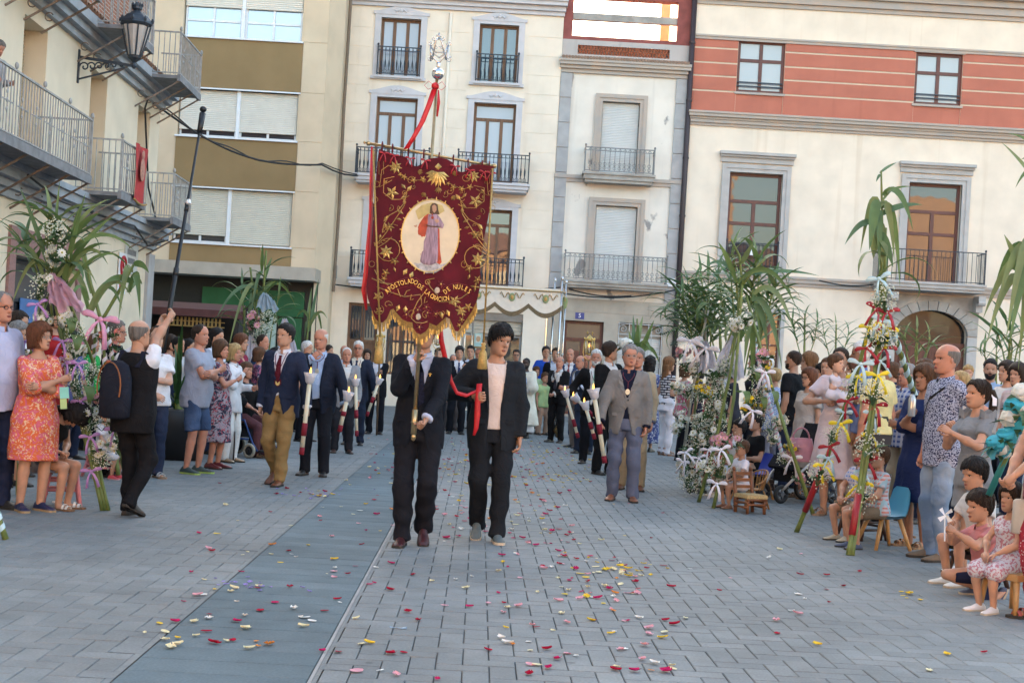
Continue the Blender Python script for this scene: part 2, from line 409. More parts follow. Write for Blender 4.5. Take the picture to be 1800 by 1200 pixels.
def molding(root, x0, x1, z0, z1, y, prof, m, name='cornice'):
 """stack of steps: prof = [(frac0, frac1, projection)]"""
 mb = MB()
 for i, (a, b, p) in enumerate(prof): mb.box(x0 - p * .3, x1 + p * .3, y - p, y + .02, z0 + (z1 - z0) * a, z0 + (z1 - z0) * b)
 return mk(name, mb, m, root)
def surround(root, x0, x1, z0, z1, y, w, p, m, sill=True, name='window_surround', inner=True):
 mb = MB()
 mb.box(x0 - w, x0, y - p, y + .05, z0, z1 + w); mb.box(x1, x1 + w, y - p, y + .05, z0, z1 + w); mb.box(x0, x1, y - p, y + .05, z1, z1 + w)
 if inner:
  q = w * .55
  mb.box(x0-w-.03,x0-q,y-p-.03,y-p,z0,z1+w+.03); mb.box(x1+q,x1+w+.03,y-p-.03,y-p,z0,z1+w+.03); mb.box(x0-q,x1+q,y-p-.03,y-p,z1+q,z1+w+.03)
 if sill: mb.box(x0 - w - .05, x1 + w + .05, y - p - .06, y, z0 - .09, z0)
 return mk(name, mb, m, root)
WOOD = mat('brown_wood', (.16, .08, .045), .55, .25, 3, .15, 40, stretch=(8, 8, 1))
WOOD_R = mat('red_brown_wood', (.11, .035, .022), .5, .25, 3, .15, 40, stretch=(8, 8, 1))
MAROON = mat('maroon_frame', (.115, .04, .033), .45, .15, 4)
SHUT = mat('pale_shutter', (.60, .60, .585), .7, .05, 2)
GL_CURT = glass('curtained_glass', (.33, .36, .43), .07)
GL_DARK = glass('dark_glass', (.03, .035, .045), .10, .02)
GL_BLUE = glass('teal_glass', (.045, .09, .125), .10)
GL_PALE = glass('frosted_glass', (.34, .36, .375), .08, .15)
# ------------------------------------------------------------------ the narrow cream building (two bays)
D = 43.2
cx0 = XZ(592, 300, D)[0]; cx1 = XZ(976, 300, D)[0]; ctop = XZ(800, 18, D)[1] + .55
cream = plaster('cream_render', (.78, .68, .565), amt=.28)
root=empty('apartment_building',((cx0+cx1)/2,D,0),label='narrow cream apartment building with dark iron balconies and brown wooden balcony doors',cat='building')
HO=[RC(671,31,735,138,D),RC(844,42,907,149,D),RC(663,170,727,311,D),RC(834,180,900,323,D),RC(650,357,716,494,D),RC(826,366,893,505,D)]
GDOOR = RC(613, 531, 657, 690, D); GWIN = RC(682, 540, 728, 660, D); GSHOP = RC(842, 548, 912, 692, D)
GDOOR = (GDOOR[0], GDOOR[1], .02, GDOOR[3]); GSHOP = (GSHOP[0] - .5, GSHOP[1], .02, GSHOP[3])
mb = MB(); wallmesh(mb, cx0, cx1, -.02, ctop, HO + [GDOOR, GWIN, GSHOP], D, .3, back=11)
mk('wall', mb, cream, root)
LAV = mat('lavender_trim', (.55, .53, .55), .85, .06, 4)
# scored render blocks, each its own slightly raised panel
bm_cache = {}
keep = [(h[0] - .28, h[1] + .28, h[2] - .22, h[3] + .4) for h in HO] + [(h[0] - .15, h[1] + .15, h[2], h[3] + .15) for h in (GDOOR, GWIN, GSHOP)]
z = 3.95; row = 0
while z < ctop - .75:
 z1 = z + .60; segs = [(cx0 + .02, cx1 - .02)]
 for h in keep:
  if h[2] < z1 and h[3] > z:
   ns = []
   for a, b in segs:
    if h[1] <= a or h[0] >= b: ns.append((a, b))
    else: ns += [s for s in ((a, h[0]), (h[1], b)) if s[1] - s[0] > .12]
   segs = ns
 off = (row % 2) * .45
 for a, b in segs:
  x = a
  while x < b - .05:
   nx = cx0 + (math.floor((x - cx0 - off) / .9 + 1e-6) + 1) * .9 + off
   nx = min(nx, b)
   if b - nx < .12: nx = b
   q = MB(); q.box(x + .006, nx - .006, D - .012, D + .01, z + .006, z1 - .006); mk('render_block', q, cream, root)
   x = nx
 z = z1; row += 1
for i, h in enumerate(HO):
 x0, x1, z0, z1 = h; mid = (z0 + z1) / 2
 surround(root, x0, x1, z0, z1, D, .19, .045, LAV, sill=i < 2, inner=False)
 # curved head with ornament
 c = MB(); w = x1 - x0 + .38; n = 14
 arc = [(x0 - .19 + w * k / n, z1 + .19 + .18 * math.sin(PI * k / n) ** 1.4) for k in range(n + 1)]
 c.prism([(x0 - .25, z1 + .1)] + [(x0 - .25, z1 + .2)] + arc + [(x1 + .25, z1 + .2), (x1 + .25, z1 + .1)], D - .062, D + .02)
 for s_ in (-1, 1):
  c.tube([((x0+x1)/2+s_*(.05+.03*k),D-.07,z1+.22+.03*math.sin(k*1.5))for k in range(7)],[.03,.035,.03,.025,.02,.015,.01],5)
 c.ell(((x0 + x1) / 2, D - .07, z1 + .24), (.06, .03, .07), 7, 5)
 mk('window_head', c, LAV, root)
 window(root, x0, x1, z0, z1, D + .16, WOOD, [GL_CURT, GL_BLUE, GL_CURT, GL_CURT, GL_DARK, GL_DARK][i], (1 / 3, 2 / 3), (.80,) if i > 1 else (), .085)
# juliet balconies on the top floor, projecting ones below
for h, zr in ((HO[0], XZ(700, 84, D)[1]), (HO[1], XZ(872, 97, D)[1])):
 mb = MB(); mb.box(h[0] - .12, h[1] + .12, D - .16, D, h[2] - .05, h[2] + .02); b = mk('balcony', mb, LAV, root)
 rail_iron(root, b, h[0] - .04, h[1] + .04, D - .12, D, h[2] + .03, zr, IRON, .125, 'turned')
for (l, t, r, b_) in ((627, 257, 752, 311), (806, 266, 928, 324), (617, 438, 742, 494), (796, 449, 918, 505)):
 x0, z1 = XZ(l, t, D - .7); x1, z0 = XZ(r, b_, D - .7)
 balcony(root, x0, x1, z0, z1, D, .7, LAV, IRON, 'turned', .26, .125)
# top cornice and roof balustrade
za = XZ(700, 27, D)[1]
za = XZ(800, 19, D)[1]
molding(root, cx0, cx1, za, za + .5, D, [(0, .25, .08), (.25, .55, .16), (.55, .8, .30), (.8, 1, .36)], LAV)
mb = MB()
for i in range(28):
 x = cx0 + .2 + (cx1 - cx0 - .4) * i / 27
 mb.lathe((x, D + .1, ctop), [(.06, 0), (.05, .1), (.09, .25), (.05, .45), (.06, .6)], 6)
mb.box(cx0, cx1, D, D + .22, ctop + .6, ctop + .75)
mk('roof_balustrade', mb, cream, root)
# ground floor: door with grille, barred window, shop with half open shutter
window(root, *GDOOR, D + .12, WOOD, glass('black_glass', (.02, .02, .025), .25), (.5,), (.62,), .09, 'door', panel=1, pm=WOOD)
mb = MB()
for i in range(9):x=GDOOR[0]+.1+(GDOOR[1]-GDOOR[0]-.2)*i/8; mb.tube([(x,D+.09,GDOOR[2]+(GDOOR[3]-GDOOR[2])*.66),(x,D+.09,GDOOR[3]-.1)],.012,5)
mk('door_grille', mb, IRON, root)
window(root, *GWIN, D + .2, WOOD, GL_DARK, (.5,), (.5,), .07)
mb = MB()
for i in range(8): x = GWIN[0] + .04 + (GWIN[1] - GWIN[0] - .08) * i / 7; mb.tube([(x, D + .04, GWIN[2]), (x, D + .04, GWIN[3])], .014, 5)
for q in (.2, .5, .8): zz = GWIN[2] + (GWIN[3] - GWIN[2]) * q; mb.box(GWIN[0], GWIN[1], D + .03, D + .05, zz - .012, zz + .012)
mk('window_grille', mb, IRON, root)
zs = XZ(880, 588, D)[1]
shutter(root, GSHOP[0] + .03, GSHOP[1] - .03, zs, GSHOP[3] - .25, D + .14, mat('beige_shutter', (.42, .38, .31), .6), .085)
mb=MB(); mb.box(GSHOP[0],GSHOP[1],D+.05,D+.25,GSHOP[3]-.25,GSHOP[3]); mk('shutter_box',mb,mat('grey_brown_box',(.25,.22,.19),.7),root)
window(root,GSHOP[0]+.03,GSHOP[1]-.03,.05,zs-.02,D+.2,IRON2,glass('shop_glass',(.05,.055,.05),.08),(.35,.7),(),.05,'shop_window')
for k, (l, t) in enumerate(((832, 585), (832, 612))):
 x0, x1, z0, z1 = RC(l + 2, t, l + 15, t + 24, D)
 q=MB(); q.box(x0,x1,D+.15,D+.16,z0,z1,0); q.box(x0+.05,x1-.05,D+.143,D+.15,z0+.12,z1-.05,1); q.ell(((x0+x1)/2,D+.14,(z0+z1)/2+.03),(.07,.006,.09),8,6,2)
 mk('poster', q, [mat('poster_teal', (.30, .46, .45), .6), mat('poster_cream', (.55, .55, .48), .6), mat('poster_ochre', (.42, .26, .15), .6)], root)
mb = MB(); xq, zq = XZ(793, 24, D); mb.tube([(xq, D - .05, zq), (xq, D - .05, 3.6)], .05, 8); mk('downpipe', mb, cream, root, True)
mb = MB(); xq, zq = XZ(588, 478, D); mb.box(xq - .08, xq + .08, D - .1, D, zq - .2, zq + .2); mk('meter_box', mb, IRON2, root)
# ------------------------------------------------------------------ house number 5: peeling white front, roller shutters
hx0, hx1 = cx1 + .004, XZ(1204, 300, D)[0] - .06
peel = plaster('peeling_white', (.75, .68, .60), (.35, .3, .26), .3, patch=1.3, patchcol=(.30, .28, .27))
root=empty('terraced_house',((hx0+hx1)/2,D,0),label='old white house with peeling plaster and grey stone quoins between two cream buildings',cat='house')
zc0, zc1 = XZ(1095, 133, D)[1], XZ(1095, 110, D)[1]; zp = XZ(1095, 74, D)[1]; zg = XZ(1080, 528, D)[1]
HU = RC(1060, 178, 1118, 312, D); HL = RC(1048, 360, 1113, 502, D); HD = RC(992, 562, 1054, 700, D); HW = RC(1087, 566, 1160, 672, D)
HD = (HD[0], HD[1], .05, HD[3])
mb = MB(); wallmesh(mb, hx0, hx1, zg, zc0, [HU, HL], D + .03, .22, back=10); mk('wall', mb, peel, root)
sand = mat('tan_stone_front', (.40, .35, .29), .9, .15, 1.5, .3, 20)
mb = MB(); wallmesh(mb, hx0, hx1, -.02, zg, [HD, HW], D - .04, .26); mk('ground_floor_wall', mb, sand, root)
# stone blocks of the ground floor around the openings
zz = zg
for zb0, zb1 in ((zg - .42, zg), (zg - .85, zg - .44)):
 x = hx0
 while x < hx1 - .1:
  nx = min(hx1, x + rnd.uniform(.6, .95))
  if hx1 - nx < .2: nx = hx1
  if not any(h[0] - .02 < nx and h[1] + .02 > x and h[3] > zb0 for h in (HD, HW)):
   q = MB(); q.box(x + .008, nx - .008, D - .055, D - .02, zb0 + .008, zb1 - .008); mk('stone_block', q, sand, root)
  x = nx
for (x0, x1, z0, z1) in (HU, HL):
 surround(root, x0, x1, z0, z1, D + .03, .20, .07, STONE, sill=False)
 shutter(root, x0 + .02, x1 - .02, z0 + .05, z1 - .02, D + .12, SHUT, .05)
(l, t, r, b_) = (1030, 257, 1149, 308)
x0,z1=XZ(l,t,D-.5); x1,z0=XZ(r,b_,D-.5); balcony(root,x0,x1,z0,z1,D+.03,.53,STONE_W,mat('grey_iron',(.20,.20,.20),.6,metal=.3),'lace',.3,.15)
x0,z1=XZ(994,443,D-.5); x1,z0=XZ(1171,500,D-.5); balcony(root,x0,x1,z0,z1,D+.03,.53,STONE_W,MATS['grey_iron'],'lace',.24,.15)
# quoins
GREYQ = mat('blue_grey_stone', (.38, .37, .37), .85, .12, 3, .2, 30)
qw = .36; z = zg
k = 0
while z < zc0 - .05:
 z1 = min(zc0, z + .78)
 for a, b in ((hx0 + .004, hx0 + qw), (hx1 - qw, hx1 - .004)):
  q = MB(); q.box(a, b, D - .03, D + .06, z + .01, z1 - .01); mk('quoin', q, GREYQ, root)
 z = z1
zs = XZ(1080, 318, D)[1]; molding(root, hx0, hx1, zs - .1, zs + .12, D + .03, [(0, .5, .05), (.5, 1, .09)], STONE, 'string_course')
molding(root, hx0 + .02, hx1 - .02, zc0, zc1, D + .03, [(0, .3, .08), (.3, .55, .16), (.55, .8, .24), (.8, 1, .28)], STONE)
tl = MB()
for i in range(42):
 x = hx0 + .05 + (hx1 - hx0 - .1) * i / 41
 tl.tube([(x, D - .27, zc1 + .03), (x, D + .1, zc1 + .12)], .05, 6)
mk('eaves_tiles', tl, mat('old_roof_tile', (.30, .20, .15), .9, .25, 8), root)
# parapet with terracotta lattice
lat = RC(1016, 80, 1177, 101, D); lat = (lat[0], lat[1], XZ(1095, 99, D)[1], XZ(1095, 83, D)[1])
mb=MB(); wallmesh(mb,hx0,hx1,zc1+.02,zp,[lat],D+.03,.22,back=.25); mk('parapet',mb,plaster('parapet_plaster',(.46,.42,.40),(.2,.16,.15),.5),root)
lt = MB()
nn = 30
for i in range(nn):
 for j in range(2):
  x = lat[0] + (lat[1] - lat[0]) * (i + .5 * (j % 2) + .25) / (nn + .25); zz = lat[2] + (lat[3] - lat[2]) * (j + .5) / 2
  rr = (lat[3] - lat[2]) / 4
  lt.tube([(x + rr * math.cos(a), D + .06, zz + rr * math.sin(a)) for a in np.linspace(0, 2 * PI, 9)], .022, 4)
mk('terracotta_lattice', lt, mat('terracotta', (.33, .11, .06), .85, .2, 9), root)
# red frame on the roof terrace, open to the sky
redp = mat('red_render', (.26, .075, .065), .85, .2, 3)
x0r, x1r = XZ(1006, 60, D)[0], XZ(1190, 60, D)[0]; zt = zp + 2.1
for(a,b,c,d,nm)in((hx0,x0r,zp,zt,'red_pillar'),(x1r,hx1,zp,zt,'red_pillar'),(x0r,x1r,zp,zp+.12,'red_rail'),(x0r,x1r,XZ(1095,-2,D)[1],zt-.002,'red_lintel')):
 q = MB(); q.box(a, b, D + .05, D + .40, c, d); mk(nm, q, redp, root)
q = MB(); q.box(x0r, x1r, D + .12, D + .3, XZ(1095, 37, D)[1], XZ(1095, 25, D)[1]); mk('concrete_bar', q, STONE_W, root)
q = MB(); q.box(x1r - .30, x1r - .002, D + 2.4, D + 2.8, zp - .5, zt); mk('rear_pillar', q, mat('ochre_pillar', (.50, .36, .20), .85), root)
# door, barred window, number plate
window(root, *HD, D + .12, WOOD_R, glass('door_glass', (.08, .07, .06), .05, .2), (.5,), (.80,), .10, 'door')
dr = MB()
for i in (0, 1):
 a = HD[0] + .14 + i * (HD[1] - HD[0] - .2) / 2; b = a + (HD[1] - HD[0]) / 2 - .24
 for c, d in ((.2, .9), (1.05, 2.0)): dr.box(a, b, D + .10, D + .125, HD[2] + c, HD[2] + d)
mk('door_panels', dr, WOOD_R, root)
window(root, *HW, D + .2, WOOD, GL_DARK, (.5,), (), .06)
shutter(root, HW[0] + .05, HW[1] - .05, HW[2], HW[2] + (HW[3] - HW[2]) * .74, D + .14, SHUT, .07)
gr = MB()
for q in (.02, .25, .32, .68, .75, .98): x = HW[0] + (HW[1] - HW[0]) * q; gr.box(x - .014, x + .014, D - .02, D + .01, HW[2], HW[3])
for q in (.02, .45, .80, .98): zz = HW[2] + (HW[3] - HW[2]) * q; gr.box(HW[0], HW[1], D - .024, D + .006, zz - .014, zz + .014)
for xx in(HW[0]+.16,HW[1]-.16):gr.tube([(xx+(.02+.012*a)*math.cos(a),D-.01,HW[3]-.2+(.02+.012*a)*math.sin(a))for a in np.linspace(0,9,22)],.012,4)
mk('window_grille', gr, mat('white_iron', (.45, .45, .44), .6), root)
def glyphs(text, size, m, root, loc, rx=PI / 2, rz=0.0, extrude=.004, name='lettering', align='CENTER'):
 cu=bpy.data.curves.new('lettering','FONT'); cu.body=text; cu.size=size; cu.extrude=extrude; cu.align_x=align; cu.align_y='CENTER'; cu.resolution_u=2
 o = bpy.data.objects.new('tmp_text', cu); link(o); dg = bpy.context.evaluated_depsgraph_get(); dg.update()
 me = bpy.data.meshes.new_from_object(o.evaluated_get(dg)); bpy.data.objects.remove(o)
 me.materials.clear(); me.materials.append(m); me.name = name
 return inst(name, me, loc, (rx, 0, rz), root)
xq, zq = XZ(1019, 555, D); q = MB(); q.box(xq - .14, xq + .14, D - .06, D - .035, zq - .10, zq + .10)
pl = mk('number_plate', q, mat('blue_enamel', (.03, .05, .22), .3), root)
glyphs('5', .19, WHITE, pl, (xq, D - .066, zq))
q = MB(); xq, zq = XZ(1183, 497, D); q.box(xq - .2, xq + .2, D - .12, D - .04, zq - .13, zq + .13); mk('junction_box', q, WHITE, root)
# dark downpipe between the houses
root = empty('downpipe', (hx1 + .03, D - .1, 0), label='tall dark brown rain pipe beside the white peeling house', cat='pipe')
mb=MB(); px_=hx1+.05; mb.tube([(px_,D-.1,0),(px_,D-.1,13.5)],.085,9); mk('pipe',mb,mat('dark_pipe',(.045,.03,.033),.5),root,True)
for i in range(7): mb = MB(); mb.lathe((px_, D - .1, 1.0 + i * 1.8), [(.1, 0), (.1, .06)], 9); mk('clamp', mb, MATS['dark_pipe'], root)
# ------------------------------------------------------------------ the large cream and terracotta building
rx0, rx1 = hx1 + .14, 24.0
root=empty('town_building',(12,D,0),label='large cream building with wide terracotta band, tall stone framed windows and arched doorway',cat='building')
yl = lambda px, py: XZ(px, py, D)[1]
zb0, zb1 = yl(1500, 212), yl(1500, 84)          # terracotta band
wallc = plaster('warm_cream', (.80, .68, .555), (.56, .40, .26), .42)
RW = [RC(1299, 70, 1376, 166, D), RC(1611, 92, 1688, 187, D)]
step = RW[1][0] - RW[0][0]; RW.append((RW[1][0] + step, RW[1][1] + step, RW[1][2], RW[1][3]))
LW = [RC(1283, 302, 1366, 484, D), RC(1598, 323, 1675, 503, D)]
zlo = min(LW[0][2], LW[1][2]); zhi = LW[0][3]
LW=[(h[0],h[1],zlo,zhi)for h in LW]; LW[1]=(LW[1][0],LW[1][0]+(LW[0][1]-LW[0][0]),zlo,zhi); st=LW[1][0]-LW[0][0]; LW.append((LW[1][0]+st,LW[1][1]+st,zlo,zhi))
GS = RC(1338, 548, 1366, 665, D); DW = RC(1577, 560, 1690, 700, D)
ztop = yl(1500, -60); xa, xb = DW[0] - .05, DW[1] + .05; xm = (xa + xb) / 2; hw = (xb - xa) / 2; zsp = yl(1630, 588); rise = yl(1630, 545) - zsp
mb = MB(); wallmesh(mb, rx0, rx1, -.02, zb0, LW + [GS, (xa, xb, .0, zsp + rise + .02)], D, .32, back=12); mk('lower_wall', mb, wallc, root)
mb = MB(); wallmesh(mb, rx0, rx1, zb1, ztop, [], D, .3, back=12); mk('upper_wall', mb, wallc, root)
terra = plaster('terracotta_render', (.48, .165, .115), (.25, .09, .06), .2)
mb = MB(); wallmesh(mb, rx0, rx1, zb0, zb1, RW, D + .012, .2, back=12); mk('band_wall', mb, terra, root)
# raised terracotta courses with pale grooves between
zl = [yl(1240, q) for q in (84, 109.5, 133, 159)]; zl = sorted([zz for zz in zl]); GAP = .055
groove=MB(); groove.box(rx0,RW[0][0]-.003,D+.004,D+.011,zb0,zb1); xs=[RW[0][1]+.003,RW[1][0]-.003,RW[1][1]+.003,RW[2][0]-.003,RW[2][1]+.003,rx1]
for i in range(0, 6, 2): groove.box(xs[i], xs[i + 1], D + .004, D + .011, zb0, zb1)
mk('groove_paint', groove, mat('pale_groove', (.62, .50, .38), .9, .05), root)
edges = [zb0] + zl + [zb1]
for i in range(5):
 a = edges[i] + (GAP / 2 if i else 0); b = edges[i + 1] - (GAP / 2 if i < 4 else 0)
 for (x0, x1) in ((rx0, RW[0][0] - .012), (RW[0][1] + .012, RW[1][0] - .012), (RW[1][1] + .012, RW[2][0] - .012), (RW[2][1] + .012, rx1)):
  x = x0
  q = MB(); q.box(x0, x1, D - .012, D + .006, a, b); mk('terracotta_course', q, terra, root)
for (x0, x1, z0, z1) in RW:
 window(root, x0, x1, z0, z1, D + .09, MAROON, GL_PALE, (.5,), (.62,), .09, gm2='all')
 q=MB(); q.box(x0-.06,x1+.06,D-.05,D+.09,z0-.07,z0); mk('sill',q,STONE,root); q=MB(); q.box(x0-.06,x1+.06,D-.04,D,z1,z1+.06); mk('lintel',q,STONE,root)
 for a_ in (.18, .30): q = MB(); q.box(x0 + .02, x1 - .02, D + .02, D + .05, z0 + a_, z0 + a_ + .035); mk('safety_bar', q, IRON, root)
molding(root, rx0, rx1, zb0 - .42, zb0, D, [(0, .2, .06), (.2, .45, .12), (.45, .62, .16), (.62, .85, .24), (.85, 1, .28)], STONE)
molding(root, rx0, rx1, zb1, zb1 + .14, D, [(0, .6, .05), (.6, 1, .08)], STONE, 'string_course')
zt0 = yl(1700, 34); molding(root, rx0, rx1, zt0, zt0 + .9, D, [(0, .15, .06), (.15, .4, .14), (.4, .62, .24), (.62, .85, .4), (.85, 1, .5)], STONE)
zs = yl(1300, 498); zs1 = yl(1300, 481)
molding(root, rx0, rx1, zs, zs1, D, [(0, .35, .05), (.35, .75, .1), (.75, 1, .14)], STONE, 'string_course')
STONE_L = mat('grey_window_stone', (.45, .42, .40), .85, .1, 3, .2, 30)
for i, (x0, x1, z0, z1) in enumerate(LW):
 z0 = z0 - .0
 surround(root, x0, x1, z0, z1, D, .22, .06, STONE_L, sill=False)
 molding(root, x0 - .28, x1 + .28, z1 + .30, z1 + .62, D, [(0, .5, .08), (.5, .72, .16), (.72, 1, .24)], STONE_L, 'window_hood')
 window(root, x0, x1, z0 + .02, z1, D + .17, MAROON, glass('mirror_glass', (.045, .045, .048), .06, .015), (.5,), (.50, .72), .095)
 part = MB(); 
 if i != 1:
  part.box(x0 - .02, x1 + .02, D - .12, D, zs1, zs1 + .05); b = mk('balcony', part, STONE_L, root)
  rail_iron(root, b, x0 + .03, x1 - .03, D - .06, D + .1, zs1 + .06, zs1 + .98, IRON, .12, 'plain', .010)
b0 = XZ(1546, 450, D - .8); b1 = XZ(1730, 507, D - .8)
balcony(root, b0[0], b1[0], zs1 + .02, zs1 + 1.0, D, .8, STONE_L, IRON, 'plain', .26, .135)
q = MB(); xq, zq = XZ(1322, 441, D); q.box(xq - .09, xq + .09, D - .2, D - .1, zq - .15, zq + .15); mk('notice_box', q, WHITE, root)
surround(root, *GS, D, .12, .05, STONE_L, sill=True, inner=False); window(root, *GS, D + .2, MAROON, GL_DARK, (.5,), (.5,), .05)
# arched doorway
def arch(w, r, n=16): return [(xm + w * math.cos(PI - PI * k / n), zsp + r * math.sin(PI * k / n)) for k in range(n + 1)]
NV = 13
for k in range(NV):
 a0, a1 = PI - PI * k / NV - .008, PI - PI * (k + 1) / NV + .008
 pl_ = []
 for a in (a0, (a0 + a1) / 2, a1): pl_.append((xm + (hw + .30) * math.cos(a), zsp + (rise + .30) * math.sin(a)))
 for a in (a1, (a0 + a1) / 2, a0): pl_.append((xm + hw * math.cos(a), zsp + rise * math.sin(a)))
 q = MB(); q.prism(pl_, D - .10, D + .05); mk('arch_stone', q, STONE_W, root)
for s_ in (-1, 1):
 z = 0
 while z < zsp - .05:
  z1=min(zsp-.01,z+.55); q=MB(); q.box(xm+s_*(hw+.15)-.15,xm+s_*(hw+.15)+.15,D-.10,D+.05,z+.006,z1-.006); mk('jamb_stone',q,STONE_L,root); z=z1
 # scrolled bracket under the balcony
 q=MB(); xx=xm+s_*(hw+.22); q.box(xx-.11,xx+.11,D-.62,D-.11,zs-.22,zs-.02); q.box(xx-.1,xx+.1,D-.38,D-.11,zs-.5,zs-.22); q.tube([(xx-.11,D-.55,zs-.22),(xx+.11,D-.55,zs-.22)],.09,8)
 mk('bracket', q, STONE_L, root)
sp = MB(); ar = arch(hw + .31, rise + .31)
sp.prism([(xa - .31, zsp)] + ar + [(xb + .31, zsp), (xb + .34, zs - .03), (xa - .34, zs - .03)], D - .06, D + .03); mk('spandrel', sp, STONE_W, root)
dk=MB(); dk.prism([(xa,0)]+arch(hw,rise)+[(xb,0)],D+.22,D+.26,0); mk('fanlight',dk,glass('fanlight_glass',(.015,.018,.02),.02),root)
q=MB(); zt_=yl(1630,607); q.box(xa+.02,xm-.01,D+.12,D+.2,.02,zt_); q.box(xm+.01,xb-.02,D+.12,D+.2,.02,zt_); q.box(xa+.02,xb-.02,D+.10,D+.21,zt_+.002,zt_+.12)
for i in (0, 1):
 a = xa + .2 + i * hw
 for c, d in ((.2, .9), (1.1, zt_ - .2)): q.box(a, a + hw - .4, D + .09, D + .12, c, d)
mk('door', q, WOOD_R, root)
# ------------------------------------------------------------------ modern ochre block with wide windows
D2 = 40.5
root = empty('apartment_block', (-14, D2, 0), label='modern beige block with brown panels and wide windows under roller shutters', cat='building')
bx1 = XZ(566, 250, D2)[0]; bxw0 = XZ(313, 200, D2)[0]; bxw1 = XZ(523, 200, D2)[0]
beige = plaster('beige_panel', (.62, .49, .35), amt=.1); brown = plaster('brown_panel', (.27, .18, .09), (.2, .14, .07), .15)
zf = lambda py, px=420: XZ(px, py, D2)[1]
zcan0, zcan1 = zf(489), zf(467)
bands = [(zf(429, 420), zf(331)), (zf(243, 420), zf(160)), (zf(67, 430), zf(-20))]
bands = [(zf(430), zf(334)), (zf(243), zf(160)), (zf(68), zf(-22))]
holes = [(bxw0, bxw1, a, b) for a, b in bands]
mb = MB(); wallmesh(mb, -42, bx1, zcan0, 20.5, holes, D2, .35, back=10); mk('wall', mb, beige, root)  # far left stretch is unseen, added to keep the low sun off the square
zprev = zcan1 + .05
for i, (a, b) in enumerate(bands):
 q = MB(); q.box(bxw0 - .02, bxw1 + .05, D2 - .03, D2 + .05, zprev, a - .05); mk('spandrel_panel', q, brown, root)
 q = MB(); q.box(bxw0 - .05, bxw1 + .06, D2 - .09, D2 + .2, a - .05, a); mk('sill', q, WHITE, root)
 q = MB(); q.box(bxw0 - .05, bxw1 + .06, D2 - .05, D2 + .2, b, b + .04); mk('head_trim', q, WHITE, root)
 mid = bxw0 + (bxw1 - bxw0) * (.47 if i == 0 else .5)
 for k, (x0, x1) in enumerate(((bxw0 + .03, mid - .05), (mid + .05, bxw1 - .03))):
  gmt = glass('blind_glass', (.30, .42, .55), .2) if i == 2 else GL_DARK
  window(root, x0, x1, a + .01, b - .01, D2 + .16, WHITE, gmt, (.5,), (.34,) if i == 2 else (), .055, gm2='all')
  zs_ = a + (b - a) * (.60 if i == 2 else .14)
  if i == 0 and k == 1: zs_ = a + .03
  shutter(root,x0,x1,zs_,b-.01,D2+.10,mat('cream_shutter',(.66,.62,.55),.7,.04)if i!=0 else mat('greenish_shutter',(.58,.55,.47),.7,.04),.055)
 q = MB(); q.box(mid - .05, mid + .05, D2 + .05, D2 + .2, a, b); mk('mullion', q, WHITE, root)
 zprev = b + .05
# panel joints on the pier and the set-back side
for zz in (zf(170), zf(255), zf(345), zf(420)):
 pass
x = bxw1 + .05
zr = [zcan1 + .04, bands[0][0], bands[0][1] + .05, bands[1][0], bands[1][1] + .05, bands[2][0], bands[2][1], 14.5, 17.5, 20.4]
for i in range(len(zr) - 1):
 q = MB(); q.box(bxw1 + .07, bx1 - .004, D2 - .02, D2 + .05, zr[i] + .006, zr[i + 1] - .006); mk('pier_panel', q, beige, root)
bx2 = cx0 + .05; q = MB()
q.add([(bx1, D2, -.02), (bx1 + .35, D2 + .9, -.02), (bx1 + .35, D2 + .9, 20.5), (bx1, D2, 20.5)], [(0, 1, 2, 3)], 0)
q.add([(bx1 + .35, D2 + .9, 0), (bx2, D2 + 3.2, 0), (bx2, D2 + 3.2, 20.5), (bx1 + .35, D2 + .9, 20.5)], [(0, 1, 2, 3)], 0)
mk('angled_side', q, beige, root)
q = MB(); zz = 1.0
xq = (bx1 + .35 + bx2) / 2 + .1
q.tube([(xq,D2+1.7,3.4),(xq+.03,D2+1.7,6),(xq,D2+1.7,9),(xq+.04,D2+1.7,15)],.05,6); q.tube([(xq-.3,D2+1.1,3.4),(xq-.28,D2+1.1,15)],.025,6)
mk('cable_run', q, mat('taupe_cable', (.20, .15, .11), .8), root)
q = MB(); q.box(-42, bx1 + .15, D2 - .9, D2 + .3, zcan0, zcan1); mk('canopy_slab', q, mat('travertine', (.42, .37, .31), .8, .1, 3), root)
mb = MB(); mb.box(-42, bx1 + .1, D2 + .2, D2 + 1, 0, zcan0); mk('ground_floor', mb, mat('black_granite', (.018, .02, .02), .35, .3, 30), root)
gx0, gx1 = XZ(352, 560, D2)[0], XZ(532, 560, D2)[0]; zg1 = XZ(440, 508, D2)[1]; zg0 = XZ(500, 556, D2)[1]
GREEN = mat('green_panel', (.012, .10, .035), .5, .15, 3)
q = MB(); q.box(gx0, gx1, D2 + .08, D2 + .19, zg0, zg1); mk('green_fascia', q, GREEN, root)
for i in range(4):
 a = gx0 + (gx1 - gx0) * i / 4
 q=MB(); q.box(a+.03,a+(gx1-gx0)/4-.03,D2+.1,D2+.19,.05,zg0-.03); mk('shop_panel',q,[mat('pale_green_pane',(.33,.42,.38),.4),GREEN][i%2 if i else 1],root)
